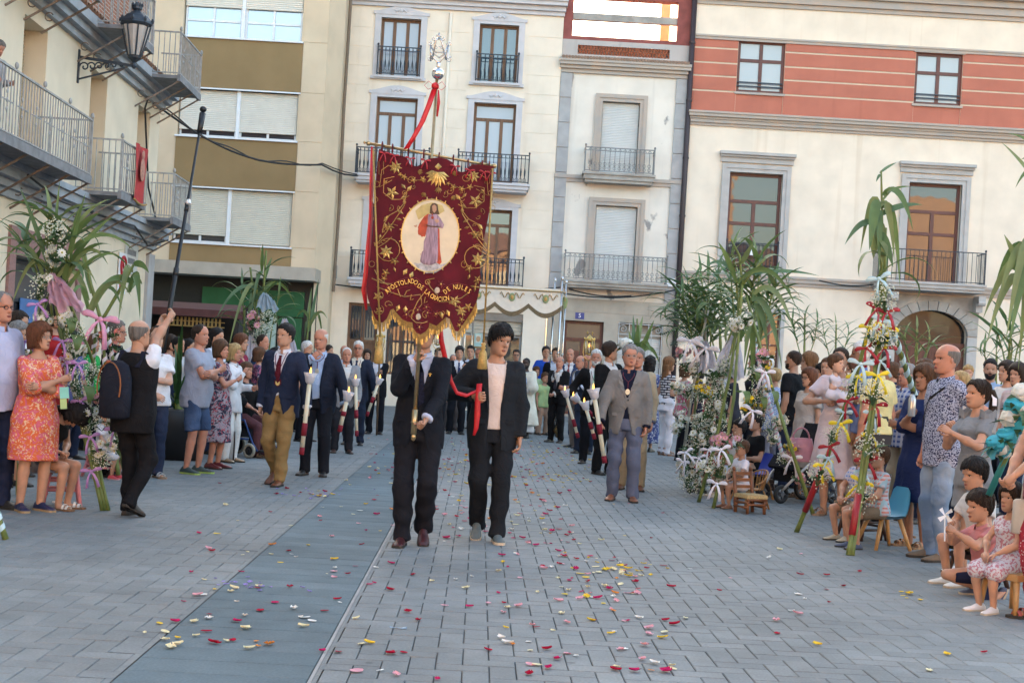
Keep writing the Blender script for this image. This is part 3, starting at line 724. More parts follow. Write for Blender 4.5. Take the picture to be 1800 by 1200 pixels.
# ------------------------------------------------------------------ building behind the camera, seen only mirrored in the windows
root = empty('church_building', (6, -24, 0), label='sunlit ochre church with arched gallery mirrored in the tall windows', cat='church')
och = mat('sunlit_ochre', (.46, .27, .15), .9, .1, 1); pale = mat('pale_arch_stone', (.60, .50, .36), .9, .08)
mb=MB(); mb.box(-45,25,-30,-24,0,10.6); mb.box(25,52,-30,-23.5,0,17); mb.box(-45,-9,-30,-23.6,10.6,15); mb.box(13,17,-29,-25,10.6,19); mk('wall',mb,och,root)
for i in range(27):
 x = -28 + i * 2.9; q = MB(); n = 10
 q.prism([(x,6.0)]+[(x+.8+.8*math.cos(PI-PI*k/n),8.2+.8*math.sin(PI*k/n))for k in range(n+1)]+[(x+1.6,6.0)],-24.06,-23.3); mk('arch',q,pale,root)
q=MB(); q.add([(-31,-23,10.5),(25,-23,10.5),(25,-30,12.6),(-31,-30,12.6)],[(0,1,2,3)]); mk('roof',q,mat('roof_tile_lit',(.30,.15,.09),.9,.25,2,stretch=(12,1,1)),root)
q = MB(); q.box(-30, 30, -24.05, -23.9, 0, 3.2); mk('plinth', q, pale, root)
# ------------------------------------------------------------------ the left-hand house in perspective (own axes: x along the wall, -y towards the square)
LA = math.atan2(1, -.033)                       # direction of the wall on the ground
LO = (-7.3 - .033 * 15.0, 15.0, 0)              # wall line at distance 15
root=empty('balcony_house',LO,LA,label='cream house on the street corner with grey iron balconies, tiled eaves and upper brick storey',cat='house',local=True)
KL = math.sqrt(1 + .033 ** 2)
def s_of(d): return (d - 15.0) * KL
def Lw(s, out, z):                               # local point: along s, outwards, up
 return (s, -out, z)
s1 = s_of(31.5); cream2 = plaster('pale_yellow_render', (.72, .62, .48), (.45, .36, .25), .25)
def lbox(mb, s0, s1_, o0, o1, z0, z1, m=None): return mb.box(s0, s1_, -o1, -o0, z0, z1, m)
OPN = [(s_of(18.4), s_of(19.8)), (s_of(21.9), s_of(23.1)), (s_of(25.8), s_of(26.95)), (s_of(29.5), s_of(30.6))]
holes = [(a, b, 4.18, 6.56) for a, b in OPN]
GR = [(s_of(16), s_of(20.5), .3, 2.9), (s_of(22), s_of(25.5), .05, 2.75)]
mb = MB(); wallmesh(mb, -12, s1, -.02, 7.05, holes + GR, 0, .45, back=8); mk('wall', mb, cream2, root)
for a, b in OPN:
 shutter(root, a + .03, b - .03, 4.2, 6.5, .36, mat('tan_shutter', (.45, .36, .24), .7, .06), .05)
PINK = mat('pink_granite', (.28, .15, .14), .5, .2, 25)
for a, b, c, d in GR:
 window(root, a + .02, b - .02, c + .02, d - .02, .2, IRON, GL_DARK, (.33, .66), (.75,), .06, 'shop_window')
 q=MB(); lbox(q,a-.3,b+.3,.003,.05,d,d+.45); lbox(q,a-.3,a,.003,.05,0,d); lbox(q,b,b+.3,.003,.05,0,d); mk('shop_surround',q,PINK,root)
q = MB(); lbox(q, s_of(23), s_of(24), -.18, -.17, 1.7, 2.1); mk('blue_notice', q, mat('blue_notice', (.06, .16, .38), .5), root)
q = MB(); lbox(q, s1 - .55, s1 + .02, .002, .07, 0, 3.5); mk('corner_pilaster', q, GREYQ, root)
for(z0,z1,pr)in((3.6,4.1,[(0,.25,.08),(.25,.5,.16),(.5,.8,.30),(.8,1,.36)]),(6.8,7.26,[(0,.3,.10),(.3,.6,.22),(.6,1,.34)])):
 q = MB()
 for a, b, p in pr: lbox(q, -14, s1 + p, -.01, p, z0 + (z1 - z0) * a, z0 + (z1 - z0) * b)
 mk('cornice', q, mat('grey_cornice', (.33, .35, .38), .85, .15, 3, .15, 30), root)
# eaves tiles, each a small curved tile end
tile = MB(); R = []
for k, (yy, zz) in enumerate(((-.42, 0), (.35, .17))):
 R.append([(.085 * math.cos(a), yy, zz + .07 * math.sin(a)) for a in np.linspace(0, PI, 6)])
tile.rings(R, False, False, closed=False)
R2 = [[(p[0], p[1], p[2] - .018) for p in r] for r in R]; tile.rings(R2, False, False, closed=False)
tile.add([R[0][i] for i in range(6)] + [R2[0][i] for i in range(6)], [(i, i + 1, i + 7, i + 6) for i in range(5)])
tme = mesh_of('roof_tile', tile, mat('roof_tile', (.33, .19, .13), .9, .3, 6))
k = 0; s_ = s1
while s_ > 4:
 o = inst('roof_tile', tme, (s_, 0.05, 7.28), (0, 0, rnd.uniform(-.04, .04)), None); o.parent = root; s_ -= .19
q = MB(); q.add([(-14, -.1, 7.2), (s1, -.1, 7.2), (s1, .5, 7.36), (-14, .5, 7.36)], [(0, 1, 2, 3)]); mk('eaves', q, MATS['roof_tile'], root)
def brickmat():
 m, N, L, B = nodes_of('red_brick'); B.inputs['Roughness'].default_value = .9
 tc = N.new('ShaderNodeTexCoord'); mp = N.new('ShaderNodeMapping'); mp.inputs['Rotation'].default_value = (PI / 2, 0, 0)
 br=N.new('ShaderNodeTexBrick'); br.inputs['Scale'].default_value=1.0; br.inputs['Brick Width'].default_value=.26; br.inputs['Row Height'].default_value=.075
 br.inputs['Mortar Size'].default_value=.010; br.inputs['Color1'].default_value=(.30,.105,.06,1); br.inputs['Color2'].default_value=(.24,.085,.05,1); br.inputs['Mortar'].default_value=(.38,.33,.28,1)
 L.new(tc.outputs['Object'],mp.inputs['Vector']); L.new(mp.outputs['Vector'],br.inputs['Vector']); L.new(br.outputs['Color'],B.inputs['Base Color'])
 bp=N.new('ShaderNodeBump'); bp.inputs['Strength'].default_value=.5; bp.inputs['Distance'].default_value=.01; L.new(br.outputs['Fac'],bp.inputs['Height']); bp.invert=True
 L.new(bp.outputs['Normal'], B.inputs['Normal']); return m
q=MB(); wallmesh(q,-14,s1-.05,7.2,11.0,[(s_of(21.9),s_of(23.0),7.3,9.6),(s_of(25.7),s_of(26.8),7.3,9.6)],.42,.2,back=6); mk('brick_storey',q,brickmat(),root)
for a, b in ((s_of(21.9), s_of(23.0)), (s_of(25.7), s_of(26.8))): window(root, a, b, 7.3, 9.6, .55, IRON2, GL_BLUE, (.5,), (), .06)
q = MB(); lbox(q, -14, s1 + .3, -6, .2, 11.0, 11.25); mk('roof', q, STONE_W, root)
RUST = mat('rusty_iron', (.20, .15, .12), .8, .35, 8)
def lbalc(d0, d1, zf, dep=.92, zr=.92):
 a, b = s_of(d0), s_of(d1); q = MB()
 lbox(q, a, b, 0, dep, zf - .07, zf); lbox(q, a - .02, b + .02, dep - .05, dep + .02, zf - .12, zf + .02)
 part = mk('balcony', q, mat('balcony_underside', (.20, .20, .21), .8, .2, 6), root)
 n = max(2, int((b - a) / 1.1) + 1)
 for i in range(n + 1):
  s = a + .06 + (b - a - .12) * i / n; st = MB()
  st.bar(Lw(s, 0, zf - .70), Lw(s, dep, zf - .10), .03, .03)
  st.tube([Lw(s + .0, .12 + .07 * math.cos(t), zf - .42 + .07 * math.sin(t)) for t in np.linspace(.5, 5.5, 9)], .010, 4)
  mk('strut', st, RUST, part)
 rail_iron(root, part, a, b, -dep + .02, 0, zf, zf + zr, IRON2, .125, 'plain', .010)
 # twisted panels: a few short scroll pieces half way up
 sc = MB(); nn = max(1, int((b - a) / .62))
 for i in range(nn):
  s = a + (b - a) * (i + .5) / nn
  for dz in (.36, .48, .60): sc.ell((s, -dep + .02, zf + dz), (.035, .014, .035), 6, 4)
  sc.box(s - .25, s + .25, -dep + .012, -dep + .028, zf + .47, zf + .485)
 for i in range(max(1, nn // 2) + 1):
  s = a + (b - a) * i / max(1, nn // 2); sc.ell((s, -dep + .02, zf + zr + .06), (.03, .03, .05), 6, 5)
 mk('scrolls', sc, IRON2, part, kind='stuff')
lbalc(16.4, 22.8, 4.15, zr=.95); lbalc(24.8, 26.6, 4.15, zr=.95); lbalc(29.2, 31.0, 4.15, zr=.95)
lbalc(20.9, 22.8, 7.15); lbalc(24.8, 26.6, 7.15); lbalc(29.1, 31.3, 7.15)
# signs on the corner
def wl(px, py):                                  # photo pixel -> local point on the wall face
 u, v = (px - 900) / FPX, (HY - py) / FPX
 k = u * CR - v * SR; d = -7.3 / (k + .033)
 return s_of(d), CH + d * (u * SR + v * CR), d
sx,sz,_=wl(229,455); q=MB(); lbox(q,sx-.55,sx+.55,.004,.03,sz-.32,sz+.32); pl=mk('street_name_plate',q,mat('tile_plate',(.55,.55,.52),.4),root)
for k, w in ((.12, .38), (-.06, .30)):
 q = MB()
 for i in range(7): lbox(q, sx - w + 2 * w * i / 7, sx - w + 2 * w * i / 7 + w * .18, .03, .034, sz + k - .05, sz + k + .07)
 mk('plate_letters', q, mat('dark_letters', (.10, .10, .12), .5), pl)
sx, sz, _ = wl(212, 480); q = MB(); lbox(q, sx - .3, sx + .3, .02, .04, sz - .42, sz + .42); pl = mk('parking_sign', q, WHITE, root)
rg=MB(); rg.tube([(sx+.2*math.cos(t),-.05,sz+.14+.2*math.sin(t))for t in np.linspace(0,2*PI,17)],.035,5); rg.bar((sx-.14,-.05,sz+.28),(sx+.14,-.05,sz),.02,.05,(0,1,0))
mk('red_ring', rg, mat('sign_red', (.42, .02, .03), .5), pl)
q = MB()
for i in range(5): lbox(q, sx - .22 + i * .09, sx - .16 + i * .09, .04, .045, sz - .34, sz - .2)
mk('red_text', q, MATS['sign_red'], pl)
# hanging wires on the wall
q = MB()
pts = [wl(258, 165), wl(250, 190), wl(256, 330), wl(272, 395), wl(268, 440)]
q.tube([(p[0], -.06, p[1]) for p in pts], .022, 5)
pts = [wl(0, 305), wl(60, 350), wl(130, 375), wl(200, 395), wl(225, 430), wl(262, 420)]
q.tube([(p[0], -.42, p[1]) for p in pts], .02, 5)
mk('wall_wires', q, mat('black_cable', (.02, .02, .022), .6), root)
# ------------------------------------------------------------------ wall lantern
sx, sz, d_ = wl(137, 112); ba = Matrix.Rotation(LA, 4, 'Z')
base = Vector(LO) + ba @ Vector((sx, 0, sz))
lant = empty('wall_lantern', base, LA, label='black ornate street lantern on scrolled wall bracket above the balconies', cat='lantern', local=True)
q = MB(); q.box(-.03, .03, -.03, 0, -.35, .25); q.bar((0, -.02, .12), (0, -1.0, .02), .03, .05); q.bar((0, -.02, -.28), (0, -.85, -.02), .02, .03)
for i in range(6):
 yy = -.12 - i * .13; r_ = .09 - i * .008
 q.tube([(0, yy + r_ * (1 - t / 9) * math.cos(t), -.05 + .015 * i + r_ * (1 - t / 9) * math.sin(t)) for t in np.linspace(0, 7, 14)], .013, 4)
mk('bracket', q, IRON, lant)
q = MB(); cy = -1.0
q.lathe((0, cy, .02), [(.02, -.05), (.05, 0), (.03, .06), (.07, .1), (.12, .14), (.13, .18)], 8)
q.lathe((0, cy, .02), [(.27, .72), (.30, .76), (.29, .80), (.20, .90), (.10, .97), (.06, 1.0), (.09, 1.03), (.09, 1.08), (.03, 1.1), (.03, 1.15)], 8)
for i in range(8):a=2*PI*(i+.5)/8; q.tube([(.12*math.cos(a),cy+.12*math.sin(a),.2),(.26*math.cos(a),cy+.26*math.sin(a),.74)],.015,5)
for i in range(8):a=2*PI*i/8; q.ell((.09*math.cos(a),cy+.09*math.sin(a),1.12),(.02,.02,.04),5,4); q.ell((.29*math.cos(a),cy+.29*math.sin(a),.84),(.03,.03,.05),5,4)
mk('cage', q, IRON, lant)
q=MB(); q.lathe((0,cy,.02),[(.11,.19),(.245,.71)],8,cap0=True,cap1=True); mk('glass_panes',q,mat('milky_glass',(.50,.45,.42),.25),lant)
# red hanging on the balcony rail
def lp(d, out, z): v = Vector(LO) + ba @ Vector((s_of(d), -out, z)); return (v.x, v.y, v.z)
a = lp(25.5, .96, 5.12); b = lp(26.45, .96, 5.12)
hang = empty('balcony_hanging', a, 0, label='small red cloth banner hung over the iron balcony rail', cat='banner')
R = []
for i in range(9):
 z = 5.16 - 1.02 * i / 8; row = []
 for j in range(9):
  t = j / 8; q_ = np.array(a) * (1 - t) + np.array(b) * t
  row.append((q_[0] + .03 * math.sin(t * 9 + i * .3) + .01, q_[1], z - .05 * math.sin(t * PI) * (i / 8)))
 R.append(row)
q = MB(); q.rings(R, False, False, closed=False); mk('cloth', q, mat('red_hanging', (.40, .035, .035), .8, .15, 6), hang, True)
q=MB(); m_=(np.array(a)+np.array(b))/2+np.array((.05,0,-.4)); q.ell(m_,(.02,.16,.22),8,6); q.ell(m_+np.array((0,0,.28)),(.02,.08,.09),7,5); mk('emblem',q,mat('hanging_emblem',(.42,.20,.15),.8,.3,20),hang)
q=MB(); q.tube([tuple(np.array(a)*(1-t)+np.array(b)*t+np.array((.04,0,-1.0-.05*math.sin(t*PI))))for t in np.linspace(0,1,7)],.02,5); mk('fringe',q,mat('hanging_fringe',(.35,.22,.08),.8),hang)
# overhead cable from the corner to the cream building
c0 = np.array(P(268, 180, 31.3)); c1 = np.array(P(566, 290, 39.9)); c2 = np.array(P(640, 308, 43.0)); q = MB()
pts = []
for i in range(25):
 t = i / 24; p = c0 * (1 - t) + c1 * t; p[2] -= .55 * math.sin(PI * t) * (1 - .2 * t); pts.append(p)
pts += [c1 * (1 - t) + c2 * t - np.array((0, 0, .12 * math.sin(PI * t))) for t in (.25, .5, .75, 1)]
q.tube(pts, .028, 5); q.tube([p + np.array((0, 0, .03 + .05 * math.sin(i * .8))) for i, p in enumerate(pts)], .018, 5)
mk('overhead_cable',q,MATS['black_cable'],label='black overhead cables sagging between the corner house and cream building',cat='cable',loc=tuple(c0))
q = MB()
for k,(a,b,sg)in enumerate((((588,500),(985,505),.25),((985,515),(1195,508),.2),((1440,493),(1550,498),.12),((1000,508),(1110,520),.1))):
 A = np.array(P(*a, 42.85)); Bp = np.array(P(*b, 42.85))
 q.tube([A * (1 - t) + Bp * t + np.array((0, 0, -sg * math.sin(PI * t))) for t in np.linspace(0, 1, 15)], .022, 5)
mk('facade_cable',q,MATS['black_cable'],label='thin black cables strung along the facades above the ground floor',cat='cable',loc=P(800,505,42.85))
# maroon kiosk awning below the ochre block
kd = 32.4; kx0, kx1 = XZ(300, 540, kd)[0] - 1.0, XZ(432, 540, kd)[0]
kroot = empty('kiosk', ((kx0 + kx1) / 2, kd, 0), label='low kiosk with maroon pitched awning in front of green shopfront', cat='kiosk')
z1, z2, z3 = XZ(370, 531, kd)[1], XZ(370, 545, kd)[1], XZ(370, 558, kd)[1]
q=MB(); q.add([(kx0+.3,kd+1,z1),(kx1-.2,kd+1,z1),(kx1,kd-.3,z2),(kx0,kd-.3,z2),(kx1,kd-.3,z3),(kx0,kd-.3,z3)],[(0,1,2,3),(3,2,4,5)])
MAW = mat('maroon_awning', (.085, .03, .03), .7, .15, 4); mk('awning', q, MAW, kroot)
q=MB(); q.box(kx0+.1,kx1-.1,kd+.9,kd+2.5,0,z1-.05); q.box(kx0+.1,kx0+.2,kd-.2,kd+.9,0,z3); q.box(kx1-.2,kx1-.1,kd-.2,kd+.9,0,z3); mk('booth',q,mat('dark_booth',(.02,.018,.018),.7),kroot)
q = MB()
for i in range(14): q.box(kx0 + 1.0 + i * .09, kx0 + 1.04 + i * .09, kd - .1, kd - .06, z3 - .22, z3 - .02)
q.box(kx0 + .98, kx0 + 2.3, kd - .11, kd - .05, z3 - .24, z3 - .21); q.box(kx0 + .98, kx0 + 2.3, kd - .11, kd - .05, z3 - .12, z3 - .10)
mk('lattice', q, mat('ochre_lattice', (.30, .20, .07), .7), kroot)
# ------------------------------------------------------------------ people: signed distance bodies and clothes, polygonised with surface nets
V3 = lambda *a: np.array(a, float)
def unit(v): return v / (np.linalg.norm(v) + 1e-9)
class Field:
 def __init__(s, lo, hi, h):
  s.h = h; s.o = np.array(lo, float) - 2 * h; n = np.ceil((np.array(hi, float) + 2 * h - s.o) / h).astype(int) + 1
  s.n = n; s.F = np.ones(n, np.float32)
  s.ax = [(s.o[i] + h * np.arange(n[i])).astype(np.float32) for i in range(3)]
 def sub(s, lo, hi):
  a = np.clip(np.floor((np.array(lo) - s.o) / s.h).astype(int), 0, s.n); b = np.clip(np.ceil((np.array(hi) - s.o) / s.h).astype(int) + 1, 0, s.n)
  if (b <= a).any(): return None
  sl = tuple(slice(a[i], b[i]) for i in range(3))
  return sl, s.ax[0][sl[0]][:, None, None], s.ax[1][sl[1]][None, :, None], s.ax[2][sl[2]][None, None, :]
 def blend(s, sl, d, k):
  f = s.F[sl]; hh = np.clip(.5 + .5 * (f - d) / k, 0, 1); s.F[sl] = f * (1 - hh) + d * hh - k * hh * (1 - hh)
 def cap(s, a, b, ra, rb, k=.03, flat=False, ry=1.0):
  r = max(ra, rb) + 3 * k; q = s.sub(np.minimum(a, b) - r, np.maximum(a, b) + r)
  if q is None: return
  sl, X, Y, Z = q; ba = b - a; L2 = float(ba @ ba) + 1e-9
  px, py, pz = X - a[0], Y - a[1], Z - a[2]
  t = (px * ba[0] + py * ba[1] + pz * ba[2]) / L2; h = np.clip(t, 0, 1)
  d = np.sqrt((px - h * ba[0]) ** 2 + (py - h * ba[1]) ** 2 + (pz - h * ba[2]) ** 2) - (ra + (rb - ra) * h)
  if flat: d = np.maximum(d, (t - 1) * math.sqrt(L2))
  s.blend(sl, d, k)
 def torso(s, B, tab, inf, t0, t1, k=.04, fatx=0.0):
  """elliptical sections along the spine; B = (base, right, forward, up, length)"""
  P0, rx, fy, uz, L = B; lo, hi = P0 - .55, P0 + .8
  q = s.sub(s.o, s.o + s.h * s.n)
  sl, X, Y, Z = q; X = X - P0[0]; Y = Y - P0[1]; Z = Z - P0[2]
  lx = X * rx[0] + Y * rx[1] + Z * rx[2]; ly = X * fy[0] + Y * fy[1] + Z * fy[2]; lz = X * uz[0] + Y * uz[1] + Z * uz[2]
  t=lz/L; T=np.array(tab); w=np.interp(t,T[:,0],T[:,1]).astype(np.float32)+inf; dd=np.interp(t,T[:,0],T[:,2]).astype(np.float32)+inf
  cy = np.interp(t, T[:, 0], T[:, 3]).astype(np.float32)
  e = np.sqrt((lx / w) ** 2 + ((ly - cy) / dd) ** 2); d = (e - 1) * np.minimum(w, dd)
  d = np.maximum(d, np.maximum((t0 - t) * L, (t - t1) * L)); s.blend(sl, d, k)
  return lx, ly, lz
 def mesh(s):
  f = s.F; sg = f < 0; nx, ny, nz = f.shape
  c = np.zeros((nx - 1, ny - 1, nz - 1), np.int8)
  for i in (0, 1):
   for j in (0, 1):
    for k in (0, 1): c += sg[i:nx - 1 + i, j:ny - 1 + j, k:nz - 1 + k]
  act = (c > 0) & (c < 8); ac = np.argwhere(act)
  if len(ac) == 0: return np.zeros((0, 3)), np.zeros((0, 4), int)
  idx = np.full(act.shape, -1, np.int64); idx[act] = np.arange(len(ac))
  acc = np.zeros((len(ac), 3)); w = np.zeros(len(ac))
  for ax in range(3):
   for p in (0, 1):
    for q in (0, 1):
     o1 = np.insert(np.array([p, q]), ax, 0); o2 = np.insert(np.array([p, q]), ax, 1)
     a, b = ac + o1, ac + o2; f1 = f[a[:, 0], a[:, 1], a[:, 2]]; f2 = f[b[:, 0], b[:, 1], b[:, 2]]
     m = (f1 < 0) != (f2 < 0); t = np.where(m, f1 / np.where(m, f1 - f2, 1), 0)
     acc[m] += (o1 + t[:, None] * (o2 - o1))[m]; w[m] += 1
  Vv = (ac + acc / w[:, None]) * s.h + s.o
  Q = []
  for ax in range(3):
   u, v = [(1, 2), (2, 0), (0, 1)][ax]
   sl0 = [slice(None)] * 3; sl1 = [slice(None)] * 3; sl0[ax] = slice(0, -1); sl1[ax] = slice(1, None)
   a, b = sg[tuple(sl0)], sg[tuple(sl1)]; e = np.argwhere(a != b)
   e = e[(e[:, u] > 0) & (e[:, v] > 0) & (e[:, u] < f.shape[u] - 1) & (e[:, v] < f.shape[v] - 1)]
   if len(e) == 0: continue
   def cell(du, dv):
    z = e.copy(); z[:, u] -= du; z[:, v] -= dv; return idx[z[:, 0], z[:, 1], z[:, 2]]
   q4 = np.stack([cell(1, 1), cell(0, 1), cell(0, 0), cell(1, 0)], 1)
   fl = ~a[e[:, 0], e[:, 1], e[:, 2]]; q4[fl] = q4[fl][:, ::-1]
   Q.append(q4)
  return Vv, np.concatenate(Q)
def fmesh(name, Vv, Q, mats, parent, midx=None, label=None):
 me = bpy.data.meshes.new(name); n, k = len(Vv), len(Q)
 me.vertices.add(n); me.vertices.foreach_set('co', np.asarray(Vv, np.float32).ravel())
 me.loops.add(k * 4); me.loops.foreach_set('vertex_index', np.asarray(Q, np.int32).ravel())
 me.polygons.add(k); me.polygons.foreach_set('loop_start',np.arange(0,k*4,4,dtype=np.int32)); me.polygons.foreach_set('loop_total',np.full(k,4,np.int32))
 me.polygons.foreach_set('use_smooth', np.ones(k, dtype=bool))
 for m in (mats if isinstance(mats, list) else [mats]): me.materials.append(m)
 if midx is not None: me.polygons.foreach_set('material_index', midx)
 me.update(calc_edges=True); me.validate()
 o = bpy.data.objects.new(name, me); link(o); o.parent = parent; OFF[o.name] = np.zeros(3)
 if label: o['label'] = label
 return o
def folds(F, amp, seed, stretch=(14., 14., 7.)):
 r = random.Random(seed); X, Y, Z = F.ax[0][:, None, None], F.ax[1][None, :, None], F.ax[2][None, None, :]
 n = 0
 for i in range(4):
  a = [r.uniform(-1, 1) * stretch[j] * (1 + .6 * i) for j in range(3)]; ph = r.uniform(0, 6.3)
  n = n + np.sin(a[0] * X + a[1] * Y + a[2] * Z + ph) / (1 + .5 * i)
 F.F += (amp * n - amp * 1.3).astype(np.float32)
TAB_M=[(-.34,.155,.118,-.01),(-.18,.160,.120,-.012),(0,.165,.118,-.012),(.2,.155,.108,0),(.38,.148,.104,.004),(.6,.165,.114,.008),(.78,.178,.113,.004),(.89,.165,.092,-.006),(.96,.105,.072,-.012),(1.04,.060,.058,-.008)]
TAB_F=[(-.34,.165,.118,-.01),(-.18,.172,.124,-.014),(0,.170,.120,-.014),(.2,.146,.102,0),(.38,.128,.092,.002),(.55,.140,.104,.012),(.72,.150,.118,.022),(.86,.145,.088,0),(.95,.095,.066,-.01),(1.04,.052,.050,-.006)]
SKINS = {'tan': (.44, .245, .165), 'ruddy': (.46, .215, .145), 'pale': (.52, .32, .235), 'dark': (.055, .032, .024), 'brown': (.30, .155, .10)}
HAIRS={'black':(.014,.012,.012),'dark':(.030,.020,.015),'brown':(.085,.043,.024),'auburn':(.115,.045,.024),'grey':(.20,.19,.185),'white':(.55,.54,.52),'blond':(.36,.24,.11),'salt':(.13,.115,.105),'highlight':(.15,.075,.035)}
def skin_mat(k):return mat('skin_'+k,SKINS[k],.5,.17,11,.15,180,spec=.35,col2=mul((SKINS[k][0]*1.08,SKINS[k][1]*1.0,SKINS[k][2]*.96),1.04),bdist=.002)
def hair_mat(k): return mat('hair_' + k, HAIRS[k], .6, .38, 60, .9, 220, stretch=(1, 1, .12), spec=.18, bdist=.006)
HT=np.array([(-.03,.10,.27,-.10),(0,.17,.345,-.06),(.05,.215,.385,.02),(.12,.25,.395,.14),(.2,.272,.385,.26),(.3,.288,.375,.36),(.4,.297,.37,.42),(.5,.305,.365,.455),(.6,.315,.385,.47),(.7,.315,.37,.47),(.8,.293,.32,.435),(.88,.245,.25,.37),(.94,.18,.175,.28),(.98,.105,.10,.17),(1.0,.03,.03,.05)])
def head_pt(ph, z, jaw=1.0):
 w, f, b = (np.interp(z, HT[:, 0], HT[:, i]) for i in (1, 2, 3))
 w = w * (1 + (jaw - 1) * np.clip(1 - z / .4, 0, 1))
 c, s_ = np.cos(ph), np.sin(ph)
 x = w * np.sign(s_) * np.abs(s_) ** .92; y = np.where(c > 0, -f * np.abs(c) ** .9, b * np.abs(c) ** .95)
 fr = np.clip(c, 0, 1)
 g = lambda cx, cz, sx, sz: np.exp(-((np.abs(x) - cx) / sx) ** 2 - ((z - cz) / sz) ** 2) * (fr > .2)
 nose = np.exp(-(x / .050) ** 2) * np.where(z > .36, np.exp(-((z - .36) / .11) ** 2), np.exp(-((z - .36) / .035) ** 2)) * (fr > .5)
 y=y-.135*nose+.065*g(.125,.485,.07,.045)-.03*g(.11,.575,.09,.03)-.020*g(0,.215,.085,.035)+.012*g(0,.165,.08,.02)-.02*g(0,.06,.08,.05)-.012*g(.17,.35,.08,.08)
 y = y - .02 * g(.045, .345, .03, .03)
 return x, y, z
def head_mesh(mb, A, O, hh, fine, beard=None, jaw=1.0, smile=0.0, eyes=True):
 """A = 3x3 axes (columns right, back, up); O = chin level on the head axis"""
 nph, nz = (40, 34) if fine else (24, 20)
 t = np.linspace(0, 1, nph, endpoint=False) * 2 - 1
 ph = PI * (np.abs(t) ** 1.25) * np.sign(t)
 zz = np.concatenate([np.linspace(-.03, .66, int(nz * .68)), np.linspace(.70, 1.0, nz - int(nz * .68))])
 R = []
 for z in zz:
  x, y, z_ = head_pt(ph, np.full(nph, z), jaw)
  R.append([O + A @ (V3(x[i], y[i], z) * hh) for i in range(nph)])
 mb.rings(R, True, True, 0)
 loc = lambda x, y, z: O + A @ (V3(x, y, z) * hh)
 E = lambda c, r, m, nu=8, nv=5: mb.ell(loc(*c), tuple(np.array(r) * hh), nu, nv, m, M3=A)
 for s_ in (-1, 1):
  E((s_ * .315, .02, .44), (.03, .055, .10), 0, 8, 6)
  yf = float(head_pt(np.array([.42]), np.array([.49]))[1][0])
  if eyes:
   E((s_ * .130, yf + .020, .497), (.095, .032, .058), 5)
   E((s_ * .128, yf + .004, .485), (.066, .03, .024), 2)
   E((s_ * .122, yf - .008, .487), (.042, .026, .032), 3, 7, 5)
   mb.tube([loc(s_ * .055, yf - .014, .49), loc(s_ * .125, yf - .032, .516), loc(s_ * .20, yf + .016, .492)], [.014 * hh, .022 * hh, .014 * hh], 5, 3)
  mb.tube([loc(s_ * .05, yf - .012, .565), loc(s_ * .13, yf - .022, .588), loc(s_ * .215, yf + .045, .56)], [.020 * hh, .030 * hh, .014 * hh], 5, 4)
 for s_ in (-1, 1): E((s_ * .035, -.455, .318), (.020, .018, .012), 1, 6, 4)  # nostril shadows painted as dark dabs in the lip colour
 ym = -.40
 for dz, r_ in ((.014, .016), (-.016, .02)):
  mb.tube([loc(-.095,ym+.045,.195+.03*smile),loc(-.04,ym-.012,.197+dz),loc(.04,ym-.012,.197+dz),loc(.095,ym+.045,.195+.03*smile)],[.005*hh,r_*hh,r_*hh,.005*hh],5,1)
 if smile > .5: mb.tube([loc(-.06, ym - .012, .20), loc(0, ym - .026, .192), loc(.06, ym - .012, .20)], [.006 * hh, .013 * hh, .006 * hh], 5, 2)
